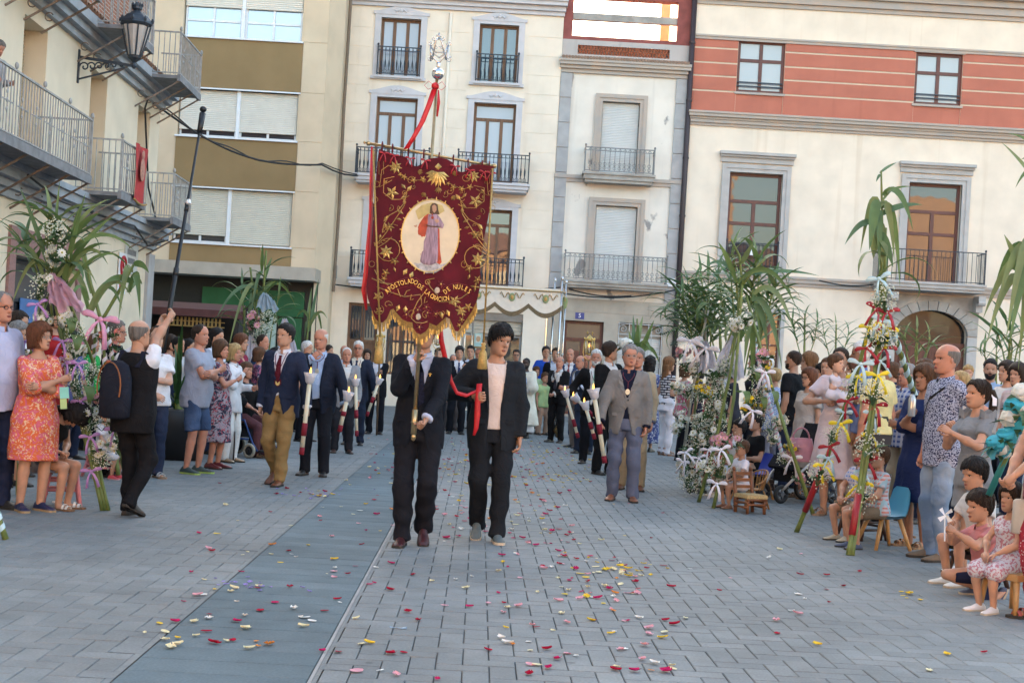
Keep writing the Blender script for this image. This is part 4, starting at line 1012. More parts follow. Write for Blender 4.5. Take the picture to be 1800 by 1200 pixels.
def hair_obj(kind, col, A, O, hh, parent, fine, seed):
 if kind in (None, 'none'): return
 rg = random.Random(seed); nph, nz = (40, 26) if fine else (26, 16)
 ph = np.linspace(-PI, PI, nph, endpoint=False); zz = np.linspace(.02, 1.0, nz) ** .9; zz[-1] = 1.0
 a = np.abs(ph); mb = MB(); R = []
 base = np.interp(a, [0, .45, .75, 1.15, 1.45, 1.8, 2.2, PI], dict(
  short=[.80,.80,.74,.62,.50,.36,.22,.16],fringe=[.70,.72,.64,.55,.46,.36,.22,.16],buzz=[.82,.82,.76,.62,.52,.40,.26,.2],thin=[.93,.92,.84,.66,.52,.38,.24,.18],bald=[1.3,1.3,1.2,.66,.52,.40,.26,.2],
  bob=[.74, .72, .62, .40, .16, .06, .02, .02], long=[.80, .78, .66, .42, .20, .04, .0, .0], pony=[.82, .80, .72, .58, .48, .34, .2, .14], bun=[.82, .80, .72, .58, .48, .34, .2, .14], curly=[.76, .74, .6, .36, .16, .05, .0, .0], kid=[.72, .72, .68, .60, .50, .36, .2, .14]).get(kind, [.8, .8, .74, .62, .5, .36, .22, .16]))
 thick = dict(short=.042, fringe=.058, buzz=.010, thin=.026, bald=.008, bob=.085, long=.075, pony=.04, bun=.04, curly=.13, kid=.06).get(kind, .05)
 rough = dict(curly=.06, fringe=.04, bob=.014, short=.026, kid=.026, long=.014, thin=.016).get(kind, .005)
 hn = np.array([rg.uniform(-.03, .03) for _ in range(nph)])
 for z in zz:
  x, y, _ = head_pt(ph, np.full(nph, z)); xs, ys, _ = head_pt(ph, np.full(nph, max(z, .5)))
  if kind in ('bob', 'long', 'curly'):
   m_ = (a > 1.0); x = np.where(m_, np.sign(x) * np.maximum(np.abs(x), np.abs(xs) * .98), x); y = np.where(m_, np.maximum(y, ys * .96), y)
  msk = np.clip((z - base - hn) / .06 + .5, 0, 1); msk = msk * msk * (3 - 2 * msk)
  if kind == 'bald': msk = msk * np.clip((.84 - z) / .1, 0, 1)
  off = -.03 + (thick + .03) * msk * (1 + .5 * np.clip((z - .6) / .4, 0, 1) * (kind not in ('buzz', 'bald', 'pony', 'bun', 'thin')))
  row = []
  for i in range(nph):
   q = V3(x[i], y[i], (z - .55) * .8); n_ = unit(q); jit = rough * rg.uniform(-1, 1) * msk[i]
   p = V3(x[i], y[i], z) + n_ * (off[i] + jit)
   row.append(O + A @ (p * hh))
  R.append(row)
 mb.rings(R, True, True)
 loc = lambda x, y, z: O + A @ (V3(x, y, z) * hh)
 if kind in ('long', 'curly'):
  depth = -1.15 if kind == 'long' else -.95; R = []; n2 = 22
  for i, z in enumerate(np.linspace(.45, depth, 12)):
   row = []; f = i / 11
   for j in range(n2):
    t = 2 * PI * j / n2; w = (.36 + .06 * f if kind == 'long' else .44 + .05 * math.sin(i)) * (1 - .25 * max(0, f - .7) / .3); dpt = .17 - .03 * f
    rr = 1 + (.16 if kind == 'curly' else .05) * rg.uniform(-1, 1)
    row.append(loc(w * rr * math.cos(t), .30 + .03 * f + dpt * rr * math.sin(t), z))
   R.append(row)
  mb.rings(R, True, True)
 if kind == 'pony':
  mb.tube([loc(0,.44,.62),loc(0,.62,.60),loc(0,.70,.35),loc(0,.68,-.1),loc(0,.62,-.5),loc(0,.60,-.75)],[.07*hh,.11*hh,.15*hh,.16*hh,.11*hh,.02*hh],9)
 if kind == 'bun': mb.ell(loc(0, .50, .72), (.17 * hh, .15 * hh, .17 * hh), 9, 7, None, A, .06, rg)
 if fine and kind not in ('bald', 'buzz', 'curly'):
  for i in range(110):
   p0=rg.uniform(-PI,PI); z_=rg.uniform(.80,.985); bz_=float(np.interp(abs(p0),np.linspace(0,PI,nph//2+1),np.interp(np.linspace(0,PI,nph//2+1),np.abs(ph[nph//2:]),base[nph//2:]))); pts=[]; dr=rg.uniform(-.5,.5)+(.5 if kind=='fringe' else .15)
   if kind == 'thin' and abs(p0) < .8: continue
   for t in np.linspace(0, 1, 6):
    zz_=z_+(max(bz_,.05)-.01-z_)*t; pp_=np.array([p0+dr*t*.7]); x,y,_=head_pt(pp_,np.array([max(zz_,.42 if kind in('bob','long')and abs(p0)>1 else zz_)])); q=V3(x[0],y[0],(zz_-.55)*.8); ex=thick*(1+.5*max(0,(zz_-.6)/.4))+rg.uniform(.0,.014); pts.append(loc(*(V3(x[0],y[0],zz_)+unit(q)*ex)))
   mb.tube(pts, [.008 * hh, .022 * hh, .026 * hh, .024 * hh, .018 * hh, .003 * hh], 5, flat=.6)
 o = mk('hair', mb, hair_mat(col), parent, True); return o
def hand_mesh(mb, w, f, n, side, k, curl, m=0):
 """w wrist, f finger direction, n palm normal, thumb on the z side"""
 f = unit(f); n = unit(n - f * (n @ f)); z = np.cross(f, n) * side
 at = lambda a, b, c: w + (f * a + n * b + z * c) * k
 R = []
 for a, hw, ht in ((-.015, .024, .020), (.01, .030, .019), (.04, .039, .017), (.07, .042, .015), (.092, .038, .012)):
  R.append([at(a, ht * math.sin(t), hw * math.cos(t)) for t in np.linspace(0, 2 * PI, 9)[:-1]])
 mb.rings(R, True, True, m)
 for i, L in enumerate((.070, .080, .074, .056)):
  zc = .030 - .0205 * i; p = V3(.088, -.002, zc); ang = .12; pts = [p.copy()]
  for j, fr in enumerate((.42, .33, .25)):
   ang += curl * (1.15, 1.25, .9)[j]; p = p + V3(math.cos(ang), math.sin(ang), 0) * L * fr; pts.append(p.copy())
  mb.tube([at(*q) for q in pts], [.0095 * k, .0092 * k, .0085 * k, .0065 * k], 6, m)
 th = [(.015, .004, .028), (.042, .016, .050), (.066, .020 + .02 * curl, .056 - .015 * curl), (.088, .024 + .03 * curl, .050 - .03 * curl)]
 mb.tube([at(*q) for q in th], [.014 * k, .0125 * k, .0105 * k, .007 * k], 6, m)
def ik(a, c, l1, l2, hint):
 d = c - a; L = np.linalg.norm(d); L2 = min(L, (l1 + l2) * .995); u = d / (L + 1e-9); c = a + u * L2
 x = (l1 * l1 - l2 * l2 + L2 * L2) / (2 * L2); hgt = math.sqrt(max(1e-6, l1 * l1 - x * x))
 h = hint - u * (hint @ u); return a + u * x + unit(h) * hgt, c
SHOE = {}
def shoe_mesh(kind, k, heel=.0):
 """pointing -Y, ankle above origin, sole on z = 0"""
 mb = MB(); L = .27 * k; R = []; S_ = []
 prof=[(.075,.024,.055),(.05,.034,.085),(.01,.037,.092),(-.04,.037,.082),(-.09,.043,.058),(-.14,.046,.046),(-.175,.040,.038),(-.197,.022,.026)]
 for y, w, h in prof:
  hl = heel * np.clip((y + .04) / .09, 0, 1)
  R.append([(w*k*c,y*k,(hl+.018+(h-.018)*s_**.8)*k)for c,s_ in[(math.cos(t),max(0,math.sin(t)))for t in np.linspace(0,PI,9)]])
  S_.append([(-w*1.06*k,y*1.02*k,hl*k),(-w*1.06*k,y*1.02*k,(hl+.020)*k),(w*1.06*k,y*1.02*k,(hl+.020)*k),(w*1.06*k,y*1.02*k,hl*k)])
 if kind == 'sandal':
  for y0,w,z in((-.13,.042,.045),(-.085,.042,.06)):mb.ribbon([(w*k*math.cos(t),y0*k,(.02+(z-.01)*math.sin(t)+heel*.3)*k)for t in np.linspace(0,PI,9)],V3(0,.014*k,0),.002,0)
  mb.ribbon([(.034*k*math.cos(t),(.02+.05*abs(math.sin(t)))*k,(.085+heel)*k)for t in np.linspace(-.3,PI+.3,9)],V3(0,0,.009*k),.002,0)
 else: mb.rings(R, True, True, 0, closed=False)
 mb.rings(S_, True, True, 1)
 if heel > .03: mb.box(-.018 * k, .018 * k, .025 * k, .06 * k, 0, heel * k, 1)
 return mb
def person(label,px,py,d,yaw=0.,H=None,sex='m',skin='tan',hair='short',hc='dark',wear=(),pose='stand',arms=('hang','hang'),hy=0.,hp=0.,ht=0.,lean=0.,side=0.,fat=0.,shoes=('leather',(.02,.02,.022)),child=0.,seat=.45,seatz=None,wide=1.0,glasses=None,beard=None,smile=0.,group=None,name='person',legs=None,step=.0,turn=0.,z0=0.,curls=(.4,.4),palm=(None,None),hr=None,name_extra=None,fwd=None):
 """px,py = top of the head in the photo; d = distance. yaw 0 faces the camera, +90 faces photo right"""
 d = RD(d); X, _, Zt = P(px, py, d); yaw = math.radians(yaw); cy_, sy_ = math.cos(yaw), math.sin(yaw)
 hr = hr or (.137 + .058 * child)
 if H is None: H = Zt - z0 if pose not in ('sit', 'kneel', 'squat') else 1.6
 if pose in ('sit', 'kneel') and seatz is None:      # sitting height follows the photo
  def top_of(h):
   q = hr * h; n = h - 1.2 * q; kk = (n / 1.47) ** .85 * wide
   return (seat + .095 * kk if pose == 'sit' else .17 * n) + math.cos(lean) * (.375 * n + .2 * q) + q * math.cos(lean + math.radians(hp) * .8)
  lo_, hi_ = .72 * H, 1.3 * H
  for _ in range(20):
   md = (lo_ + hi_) / 2
   if top_of(md) > Zt: hi_ = md
   else: lo_ = md
  H = (lo_ + hi_) / 2
 hh = hr * H; Nz = H - 1.20 * hh; k = (Nz / 1.47) ** .85 * wide; seed = int(px * 7 + py * 13)
 hipz, kneez, ank = .625 * Nz, .335 * Nz, .075 * k
 tl, sl_ = hipz - kneez - .01, kneez - ank
 tl *= 1.03
 fine = d < 14.5; vox = float(np.clip(d * .00108, .0125, .03)) * (.8 if child > .6 else 1)
 rt = V3(1, 0, 0); up = V3(0, 0, 1); fw = V3(0, -1, 0)
 hipP = V3(0, 0, hipz)
 if pose == 'sit': hipP = V3(0, 0, (seatz if seatz is not None else seat) + .095 * k)
 if pose == 'kneel': hipP = V3(0, 0, .17 * Nz)
 if pose == 'squat': hipP = V3(0, 0, .22 * Nz)
 cl, sn = math.cos(lean), math.sin(lean); cs, ss = math.cos(side), math.sin(side)
 uz = unit(V3(ss, -sn * cs, cl * cs)); ct, st = math.cos(turn), math.sin(turn)
 rx = unit(V3(ct, st, 0) - uz * (V3(ct, st, 0) @ uz)); fy = np.cross(rx, uz)
 L = Nz - hipz; NB = hipP + uz * L; B = (hipP, rx, fy, uz, L)
 # place the root so that the head top lands on the photo position
 Ah = head_axes = None
 def rot(ax, a):
  return np.array(Matrix.Rotation(a, 3, Vector(ax)))
 Ab = np.stack([rx, -fy, uz], 1)
 A = rot(up, math.radians(hy)) @ Ab @ rot((1, 0, 0), math.radians(hp)) @ rot((0, 1, 0), math.radians(ht))
 hO = NB + uz * (.20 * hh) + fy * .012 * k
 top = hO + A @ V3(0, .05, 1.0) * hh
 rx_w = X - (top[0] * cy_ - top[1] * sy_); ry_w = d - (top[0] * sy_ + top[1] * cy_)
 rz_w = z0
 if pose in ('sit', 'kneel', 'squat') and seatz is None and H != 1.6 and z0 == 0: rz_w = 0
 root = empty(name, (rx_w, ry_w, rz_w), yaw, label=label, cat='person' if child < .9 or name == 'person' else name, group=group, local=True)
 def loc(wp):
  q = V3(*wp) - V3(rx_w, ry_w, rz_w); return V3(q[0] * cy_ + q[1] * sy_, -q[0] * sy_ + q[1] * cy_, q[2])
 tab=[(t,w*k*(1+.5*fat*max(0,1-abs(t-.3)/.5)),dd*k*(1+.9*fat*max(0,1-abs(t-.3)/.5)),c_*k+.05*fat*k*max(0,1-abs(t-.3)/.4))for t,w,dd,c_ in(TAB_M if sex=='m' else TAB_F)]
 if child: tab = [(t, w * (.92 if t > .4 else 1.0), dd, c_) for t, w, dd, c_ in tab]
 # joints
 shw = (.168 if sex == 'm' else .150) * k * (.9 if child > .4 else 1); J = {}
 ua, fa = .205 * Nz, .178 * Nz
 for i, s_ in ((0, -1), (1, 1)):
  sh = NB - uz * (.045 * Nz) + rx * (s_ * shw); a = arms[i]; hint = -fy * .6 + rx * s_ * .55 - uz * .15; curl = curls[i]; pn = None
  if a == 'hang': tgt = sh + rx * (s_ * .055 * k) - uz * (ua + fa) * .975 + fy * .05 * k; pn = -rx * s_
  elif a == 'back': tgt = NB - uz * L * .75 - fy * .16 * k + rx * s_ * .05; hint = rx * s_ - fy
  elif a == 'fold': tgt = NB - uz * (L * .48 + .03 * s_) + fy * (.20 + .10 * fat) * k - rx * (s_ * .10 * k); hint = rx * s_ * 1.0 - uz * .8; pn = -fy
  elif a == 'clasp': tgt = NB - uz * L * .86 + fy * (.20 + .06 * fat) * k + rx * (s_ * .035 * k); hint = rx * s_ * 1.0 - fy * .4; pn = -fy
  elif a == 'lap': tgt = hipP + fw * tl * .72 + rx * (s_ * .07 * k) + up * .10 * k; hint = rx * s_ - fy * .5; pn = -up
  elif a == 'front': tgt = sh + fy * (fa * .95) - uz * ua * .92; hint = -uz - fy * .2; pn = -rx * s_
  elif a == 'hip': tgt = NB - uz * L * .95 + rx * (s_ * .21 * k); hint = rx * s_ - fy * .3
  elif a[0] == 'px': tgt = loc(P(a[1], a[2], d - a[3])); hint = (V3(*a[4]) if len(a) > 4 else rx * s_ * .6 - uz * .8 - fy * .2); 
  else: tgt = V3(a[0] * k, -a[1] * k, a[2] * Nz); hint = (V3(*a[3]) if len(a) > 3 else rx * s_ * .6 - uz * .8 - fy * .2)
  if palm[i] is not None: pn = V3(*palm[i])
  el, wr = ik(sh, tgt, ua, fa, hint); J[i] = (sh, el, wr, curl, pn if pn is not None else -rx * s_ + fy * .2)
 K = {}
 hw = .088 * k
 for i, s_ in ((0, -1), (1, 1)):
  hp_ = hipP + V3(s_ * hw, 0, -.005); kh = fw + V3(s_ * .12, 0, 0); toe = s_ * .18
  if legs is not None and legs[i] is not None:
   tx, ty, tz = legs[i][:3]; an = V3(tx * k, -ty * k, ank + tz); lk = tl + sl_
   if len(legs[i]) > 3: kh = V3(*legs[i][3])
  elif pose == 'walk':
   ph = (1 if (i == 1) == (step > 0) else -1) * abs(step); an = V3(s_ * .075 * k, -ph * .9, ank + (.06 if ph < 0 else 0)); toe = s_ * .1
  elif pose == 'sit': an = hipP + fw * (tl * .97) + V3(s_ * .10 * k, 0, 0); an = V3(an[0], an[1] + .04, ank if z0 == 0 else ank); 
  elif pose == 'kneel': an = V3(s_ * .10 * k, .10 if i else -.02, ank)
  elif pose == 'squat': an = V3(s_ * .13 * k, -.06, ank)
  else: an = V3(s_ * (.095 + .02 * (sex == 'm')) * k, -.01 * s_, ank)
  kn, an = ik(hp_, an, tl, sl_, kh); K[i] = (hp_, kn, an, toe)
 lo = np.min([v for q in list(J.values()) + list(K.values()) for v in q[:3]] + [hipP, NB], axis=0) - .22 * max(k, .6)
 hi = np.max([v for q in list(J.values()) + list(K.values()) for v in q[:3]] + [hipP, NB + uz * .1], axis=0) + .22 * max(k, .6)
 lo[2] = max(lo[2], -.02)
 # body
 bv = vox * (1.12 if fine else 1.42); F = Field(lo, hi, bv)
 F.torso(B, tab, -.008, -.2, 1.0)
 F.cap(NB - uz * .03, hO + uz * .25 * hh - fy * .06 * hh, .058 * k * (.86 if sex == 'f' else 1), .054 * k * (.86 if sex == 'f' else 1))
 fem = .88 if sex == 'f' else 1.0
 for i in (0, 1):
  sh,el,wr,_,_=J[i]; F.cap(sh,el,.052*k*fem,.040*k*fem); F.cap(el,el*.6+wr*.4,.041*k*fem,.041*k*fem); F.cap(el*.6+wr*.4,wr,.040*k*fem,.027*k*fem)
  hp_,kn,an,toe=K[i]; F.cap(hp_,kn,.086*k,.057*k); F.cap(kn,kn*.7+an*.3,.052*k,.053*k,.010); F.cap(kn*.7+an*.3,an+(an-kn)*.04,.053*k,.034*k,.010)
  ft = V3(math.sin(toe), -math.cos(toe), 0)
  if not shoes or shoes[0] == 'sandal': F.cap(an - up * .045 * k, an + ft * .12 * k - up * .05 * k, .030 * k, .024 * k, .02)
 Vv, Q = F.mesh()
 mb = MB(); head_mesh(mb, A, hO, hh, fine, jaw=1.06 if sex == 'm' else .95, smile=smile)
 for i, s_ in ((0, -1), (1, 1)):
  sh, el, wr, curl, pn = J[i]; hand_mesh(mb, wr, wr - el, pn, s_, k * (.92 if sex == 'f' else 1.0), curl)
 sk = skin_mat(skin); lip_nostril_shade = mat('lip_nostril_shade_' + skin, (SKINS[skin][0] * .55, SKINS[skin][1] * .32, SKINS[skin][2] * .38), .45)
 eyw = mat('eye_white', (.50, .47, .45), .3); eyd = mat('eye_dark', (.018, .012, .010), .25); brow = hair_mat(hc if hair != 'none' else 'dark')
 me = bpy.data.meshes.new('body'); n0 = len(Vv)
 fv = [tuple(map(int, q)) for q in Q] + [tuple(i + n0 for i in f) for f in mb.f]
 me.from_pydata(Vv.tolist() + [tuple(v) for v in mb.v], [], fv)
 for m in(sk,lip_nostril_shade,eyw,eyd,brow,mat('eyelid_shade_'+skin,(SKINS[skin][0]*.62,SKINS[skin][1]*.52,SKINS[skin][2]*.5),.5)):me.materials.append(m)  # eyelids in darker skin colour, with eye-socket shade painted in
 me.polygons.foreach_set('material_index',np.array([0]*len(Q)+mb.m,dtype=np.int32)); me.polygons.foreach_set('use_smooth',np.ones(len(me.polygons),dtype=bool)); me.update()
 bo = bpy.data.objects.new('body', me); link(bo); bo.parent = root; OFF[bo.name] = np.zeros(3)
 hair_obj(hair, hc, A, hO, hh, root, fine, seed)
 hl = lambda x, y, z: hO + A @ (V3(x, y, z) * hh)
 if beard:
  q = MB(); ph = np.linspace(-1.35, 1.35, 15); R = []
  for z in np.linspace(-.03, .30, 7):
   x, y, _ = head_pt(ph, np.full(15, z)); lim = .33 - .14 * np.clip(1 - np.abs(ph) / 1.2, 0, 1)
   inn = np.clip((lim - z) / .04 + .5, 0, 1); mo = np.exp(-(ph / .28) ** 2 - ((z - .2) / .03) ** 2)
   o_ = -.02 + .055 * inn - .05 * mo; R.append([hl(x[j] * (1 + o_[j]), y[j] * (1 + o_[j] * 1.1) - o_[j] * .1, z - .02 * (z < 0)) for j in range(15)])
  q.rings(R,False,False,closed=False); q.tube([hl(-.13,-.375,.245),hl(0,-.435,.27),hl(.13,-.375,.245)],[.012*hh,.03*hh,.012*hh],6); mk('beard',q,hair_mat(beard),root,True)
 if glasses:
  q = MB()
  for s_ in (-1, 1):
   q.tube([hl(s_*.135+.085*math.cos(t),-.40+.04*abs(math.cos(t))*(1 if s_*math.cos(t)>0 else .2),.48+.06*math.sin(t))for t in np.linspace(0,2*PI,11)],.011*hh,4)
   q.bar(hl(s_ * .22, -.36, .50), hl(s_ * .325, .02, .50), .01 * hh, .022 * hh)
  q.bar(hl(-.05,-.42,.49),hl(.05,-.42,.49),.012*hh,.012*hh); mk('glasses',q,mat('glasses_'+glasses,{'dark':(.02,.02,.02),'metal':(.3,.28,.25)}.get(glasses,(.02,.02,.02)),.3),root)
  if glasses == 'dark' and beard == 'sun': pass
 INFO=dict(root=root,J=J,K=K,B=B,NB=NB,hO=hO,A=A,hh=hh,k=k,L=L,tab=tab,lo=lo,hi=hi,vox=vox,hipP=hipP,Nz=Nz,loc=loc,tl=tl,seed=seed,sex=sex,fat=fat,rz=rz_w,hl=hl)
 DH = dict(jacket=-.30, shirt=-.12, tshirt=-.22, vest=-.18, top=.05)
 low = any(w['t'] in DH and w.get('hem', DH[w['t']]) < -.05 for w in wear)
 for w in wear:
  if low and w['t']in('trousers','jeans','shorts','skirt')and 'waist' not in w and not any(q['t']=='jacket' for q in wear):w=dict(w,waist=.10,inf=-.008)
  garment(INFO, **w)
 # shoes
 if shoes:
  kind, col = shoes[0], shoes[1]; sole = shoes[2] if len(shoes) > 2 else (.03, .025, .02); heel = shoes[3] if len(shoes) > 3 else 0.
  key = (kind, col, sole, round(k, 2), heel)
  if key not in SHOE:SHOE[key]=mesh_of('shoe',shoe_mesh(kind,k,heel),[mat('shoe_%s_%.2f_%.2f_%.2f'%((kind,)+tuple(col)),col,.35 if kind=='leather' else .7,.12,20,spec=.5),mat('sole_%.2f_%.2f_%.2f'%tuple(sole),sole,.8,.1,20)],smooth=False)
  for i in (0, 1):
   hp_, kn, an, toe = K[i]; sd = an - kn; pitch = 0.
   o = bpy.data.objects.new('shoe', SHOE[key]); link(o); o.parent = root
   lift=an[2]-ank; pit=-.42 if lift>.015 and pose=='walk' else(-1.0 if pose=='kneel' and i==1 else(-.9*min(1,lift/.3)if lift>.02 else 0))
   o.location = (an[0], an[1], max(0.0, an[2] - .082 * k) + (.02 if pit else 0)); o.rotation_euler = (pit * -1, 0, toe)
 return INFO
def P_key(c): return '%.3f_%.3f_%.3f' % tuple(c)
def cloth(col, pat=None, col2=None, col3=None, sc=1.0, rough=.85):
 """cloth material, plain or patterned"""
 key = 'cloth_%s_%s_%s_%s' % (pat or 'plain', P_key(col), P_key(col2) if col2 else '', sc)
 if key in MATS: return MATS[key]
 m, N, L, B = nodes_of(key); B.inputs['Roughness'].default_value = rough; B.inputs['Specular IOR Level'].default_value = .12
 tc=N.new('ShaderNodeTexCoord'); mp=N.new('ShaderNodeMapping'); mp.inputs['Scale'].default_value=(sc,sc,sc); L.new(tc.outputs['Object'],mp.inputs['Vector']); vec=mp.outputs['Vector']
 def mix(a, b, f):
  x = N.new('ShaderNodeMix'); x.data_type = 'RGBA'
  for sock, val in ((x.inputs[6], a), (x.inputs[7], b)):
   if isinstance(val, tuple): sock.default_value = rgb(val)
   else: L.new(val, sock)
  L.new(f, x.inputs[0]); return x.outputs[2]
 def thr(src, a, b):
  r = N.new('ShaderNodeMapRange'); r.inputs[1].default_value = a; r.inputs[2].default_value = b; L.new(src, r.inputs[0]); return r.outputs[0]
 def noise(s, d=2.0, dis=0.):
  n=N.new('ShaderNodeTexNoise'); n.inputs['Scale'].default_value=s; n.inputs['Detail'].default_value=d; n.inputs['Distortion'].default_value=dis; L.new(vec,n.inputs['Vector']); return n.outputs['Fac']
 def vor(s):
  n = N.new('ShaderNodeTexVoronoi'); n.inputs['Scale'].default_value = s; L.new(vec, n.inputs['Vector']); return n
 def wave(s, ax, dis=0.):
  n=N.new('ShaderNodeTexWave'); n.bands_direction=ax; n.inputs['Scale'].default_value=s; n.inputs['Distortion'].default_value=dis; L.new(vec,n.inputs['Vector']); return n.outputs['Fac']
 if not pat: out = mix(mul(col, .86), mul(col, 1.14), thr(noise(4, 4), .35, .65))
 c2 = tuple(col2 or mul(col, .5)); c3 = tuple(col3 or c2); col = tuple(col)
 if not pat: pass
 elif pat == 'floral':
  a = mix(col, c2, thr(noise(11, 3, 1.5), .50, .54)); out = mix(a, c3, thr(noise(16, 3, 2.5), .57, .60))
 elif pat == 'dots':
  v = vor(45); out = mix(c2, col, thr(v.outputs['Distance'], .22, .30))
 elif pat == 'speckle': out = mix(col, c2, thr(noise(85, 1), .50, .56))
 elif pat == 'stripes': out = mix(col, c2, thr(wave(9, 'Z'), .45, .55))
 elif pat == 'plaid':
  a = mix(col, c2, thr(wave(5.5, 'Z'), .55, .7)); out = mix(a, c3, thr(wave(5.5, 'X'), .6, .75))
 elif pat == 'geo':
  n=N.new('ShaderNodeTexBrick'); n.inputs['Scale'].default_value=1.0; n.inputs['Brick Width'].default_value=.11; n.inputs['Row Height'].default_value=.045; n.inputs['Mortar Size'].default_value=.011
  n.inputs['Color1'].default_value=rgb(col); n.inputs['Color2'].default_value=rgb(col); n.inputs['Mortar'].default_value=rgb(c2); m2=N.new('ShaderNodeMapping'); m2.inputs['Rotation'].default_value=(PI/2,0,.0); L.new(vec,m2.inputs['Vector']); L.new(m2.outputs['Vector'],n.inputs['Vector']); out=n.outputs['Color']
 elif pat == 'denim': out = mix(col, c2, thr(noise(3.2, 3), .45, .68))
 elif pat == 'zebra': out = mix(col, c2, thr(wave(7, 'Z', 6.), .45, .55))
 else: out = mix(col, c2, thr(noise(8), .45, .55))
 L.new(out, B.inputs['Base Color'])
 bp=N.new('ShaderNodeBump'); bp.inputs['Strength'].default_value=.3; bp.inputs['Distance'].default_value=.003; L.new(noise(240,3),bp.inputs['Height'])
 wr=N.new('ShaderNodeBump'); wr.inputs['Strength'].default_value=.55; wr.inputs['Distance'].default_value=.03; L.new(noise(7.5/sc,3,1.6),wr.inputs['Height']); L.new(wr.outputs['Normal'],bp.inputs['Normal']); L.new(bp.outputs['Normal'],B.inputs['Normal'])
 MATS[key] = m; return m
def front_y(F, x, B, lz):
 """first surface met from the front at torso coordinates (x, lz)"""
 P0, rx, fy, uz, L = B; best = None
 for y in np.arange(.36, -.05, -.006):
  p = P0 + rx * x + fy * y + uz * lz; i = np.round((p - F.o) / F.h).astype(int)
  if (i < 0).any() or (i >= F.n).any(): continue
  if F.F[tuple(i)] < .002: return y
 return .12
def garment(I,t,col=(.1,.1,.1),pat=None,col2=None,col3=None,sc=1.0,hem=None,sleeve='long',open_=False,length=None,flare=.0,tie=None,medal=None,collar=True,name=None,vneck=.0,belt=None,btn=.30,label=None,inf=0.,cord=None,waist=.33):
 k,L,B,J,K,NB,tab,root,vox=I['k'],I['L'],I['B'],I['J'],I['K'],I['NB'],I['tab'],I['root'],I['vox']; P0,rx,fy,uz,_=B; up=V3(0,0,1)
 m = cloth(col, pat, col2, col3, sc); lo, hi = I['lo'].copy(), I['hi'].copy(); sex = I['sex']; fem = .9 if sex == 'f' else 1.; seed = I['seed']
 def sleeves(F, ra, inf_, upto):
  for i in (0, 1):
   sh, el, wr, _, _ = J[i]
   if upto == 'none': F.cap(sh, sh * .9 + el * .1, ra * .9, ra * .9, .03)
   elif upto == 'short': F.cap(sh, sh * .42 + el * .58, ra, (.058 * k + inf_) * fem, .035, True)
   elif upto=='elbow':F.cap(sh,el,ra,(.056*k+inf_)*fem,.035); F.cap(el,el*.78+wr*.22,(.056*k+inf_)*fem,(.062*k+inf_)*fem,.03,True)
   elif upto == 'long':
    F.cap(sh, el, ra, (.047 * k + inf_) * fem, .035); F.cap(el, el * .04 + wr * .96, (.047 * k + inf_) * fem, (.037 * k + inf_) * fem, .03, True)
   elif upto == 'cuff':
    F.cap(sh, el, ra * .9, .04 * k, .03); F.cap(el, wr * 1.0 + (wr - el) * .03, .036 * k, (.036 * k + inf_), .03, True)
 if t in ('jacket', 'shirt', 'tshirt', 'vest', 'top', 'dress', 'chasuble'):
  il = dict(jacket=.018, shirt=.012, tshirt=.016, vest=.022, top=.010, dress=.013, chasuble=.03)[t] * k + inf
  hz = hem if hem is not None else dict(jacket=-.30, shirt=-.12, tshirt=-.22, vest=-.18, top=.05, dress=0, chasuble=0)[t]
  fl = .016 if t == 'jacket' else (.018 if hz < -.05 and t in ('shirt', 'tshirt', 'top', 'vest') else 0)
  F=Field(lo,hi,vox); lx,ly,lz=F.torso(B,[(a,b+fl*k*min(1,max(0,.35-a)/.3),c+fl*k*min(1,max(0,.35-a)/.3),e)for a,b,c,e in tab],il,hz if t not in('dress','chasuble')else-.1,.985,.03)
  ra = (.052 * k + min(il, .009 * k)) * fem
  sleeves(F, ra, min(il * .9, .008 * k), sleeve)
  if t in ('dress', 'chasuble'):
   sit = I['hipP'][2] < .58 * I['Nz'] * .9
   zh = (length if length is not None else .30) * I['Nz']
   if sit:
    for i in (0, 1):
     hp_, kn, an, _ = K[i]; F.cap(hp_, kn * .9 + hp_ * .1, .115 * k, .10 * k, .05)
    if length is not None and length < .25:
     for i in (0, 1): F.cap(K[i][1], K[i][1] * .4 + K[i][2] * .6, .10 * k, .10 * k, .06, True)
   else:
    W2 = .16 * k; q = F.sub(F.o, F.o + F.h * F.n); sl, X, Y, Z = q
    zt = P0[2] + .25 * L; f = np.clip((zt - Z) / (zt - zh), 0, 1)
    bw = np.interp(.25, [a[0] for a in tab], [a[1] for a in tab]) + il; bd = np.interp(.25, [a[0] for a in tab], [a[2] for a in tab]) + il
    hipf = np.interp(f, [0, .35, 1], [0, .045 * k, .045 * k + flare]); w_, d_ = bw + hipf, bd + hipf * .95
    cx_, cyy = P0[0], P0[1]; ang = np.arctan2(Y - cyy, X - cx_)
    e = np.sqrt(((X - cx_) / w_) ** 2 + ((Y - cyy) / d_) ** 2)
    d=(e-1)*np.minimum(w_,d_)+.010*f*np.sin(ang*9+seed)*(1 if flare>.03 else .4); d=np.maximum(d,np.maximum(zh-Z,Z-zt)); F.blend(sl,d.astype(np.float32),.03)
   if t == 'chasuble':
    for i in (0, 1):
     sh, el, wr, _, _ = J[i]; F.cap(sh, el, .075 * k, .10 * k, .05); F.cap(el, el * .5 + wr * .5, .10 * k, .09 * k, .05, True)
  folds(F, .0052 * min(1, k), seed, (19, 19, 15))
  if t == 'dress': F.F = np.maximum(F.F, np.where((lz < -5), 1, -9).astype(np.float32))
  # neck hole
  nh = Field.__new__(Field); q = F.sub(NB - .2, NB + .2)
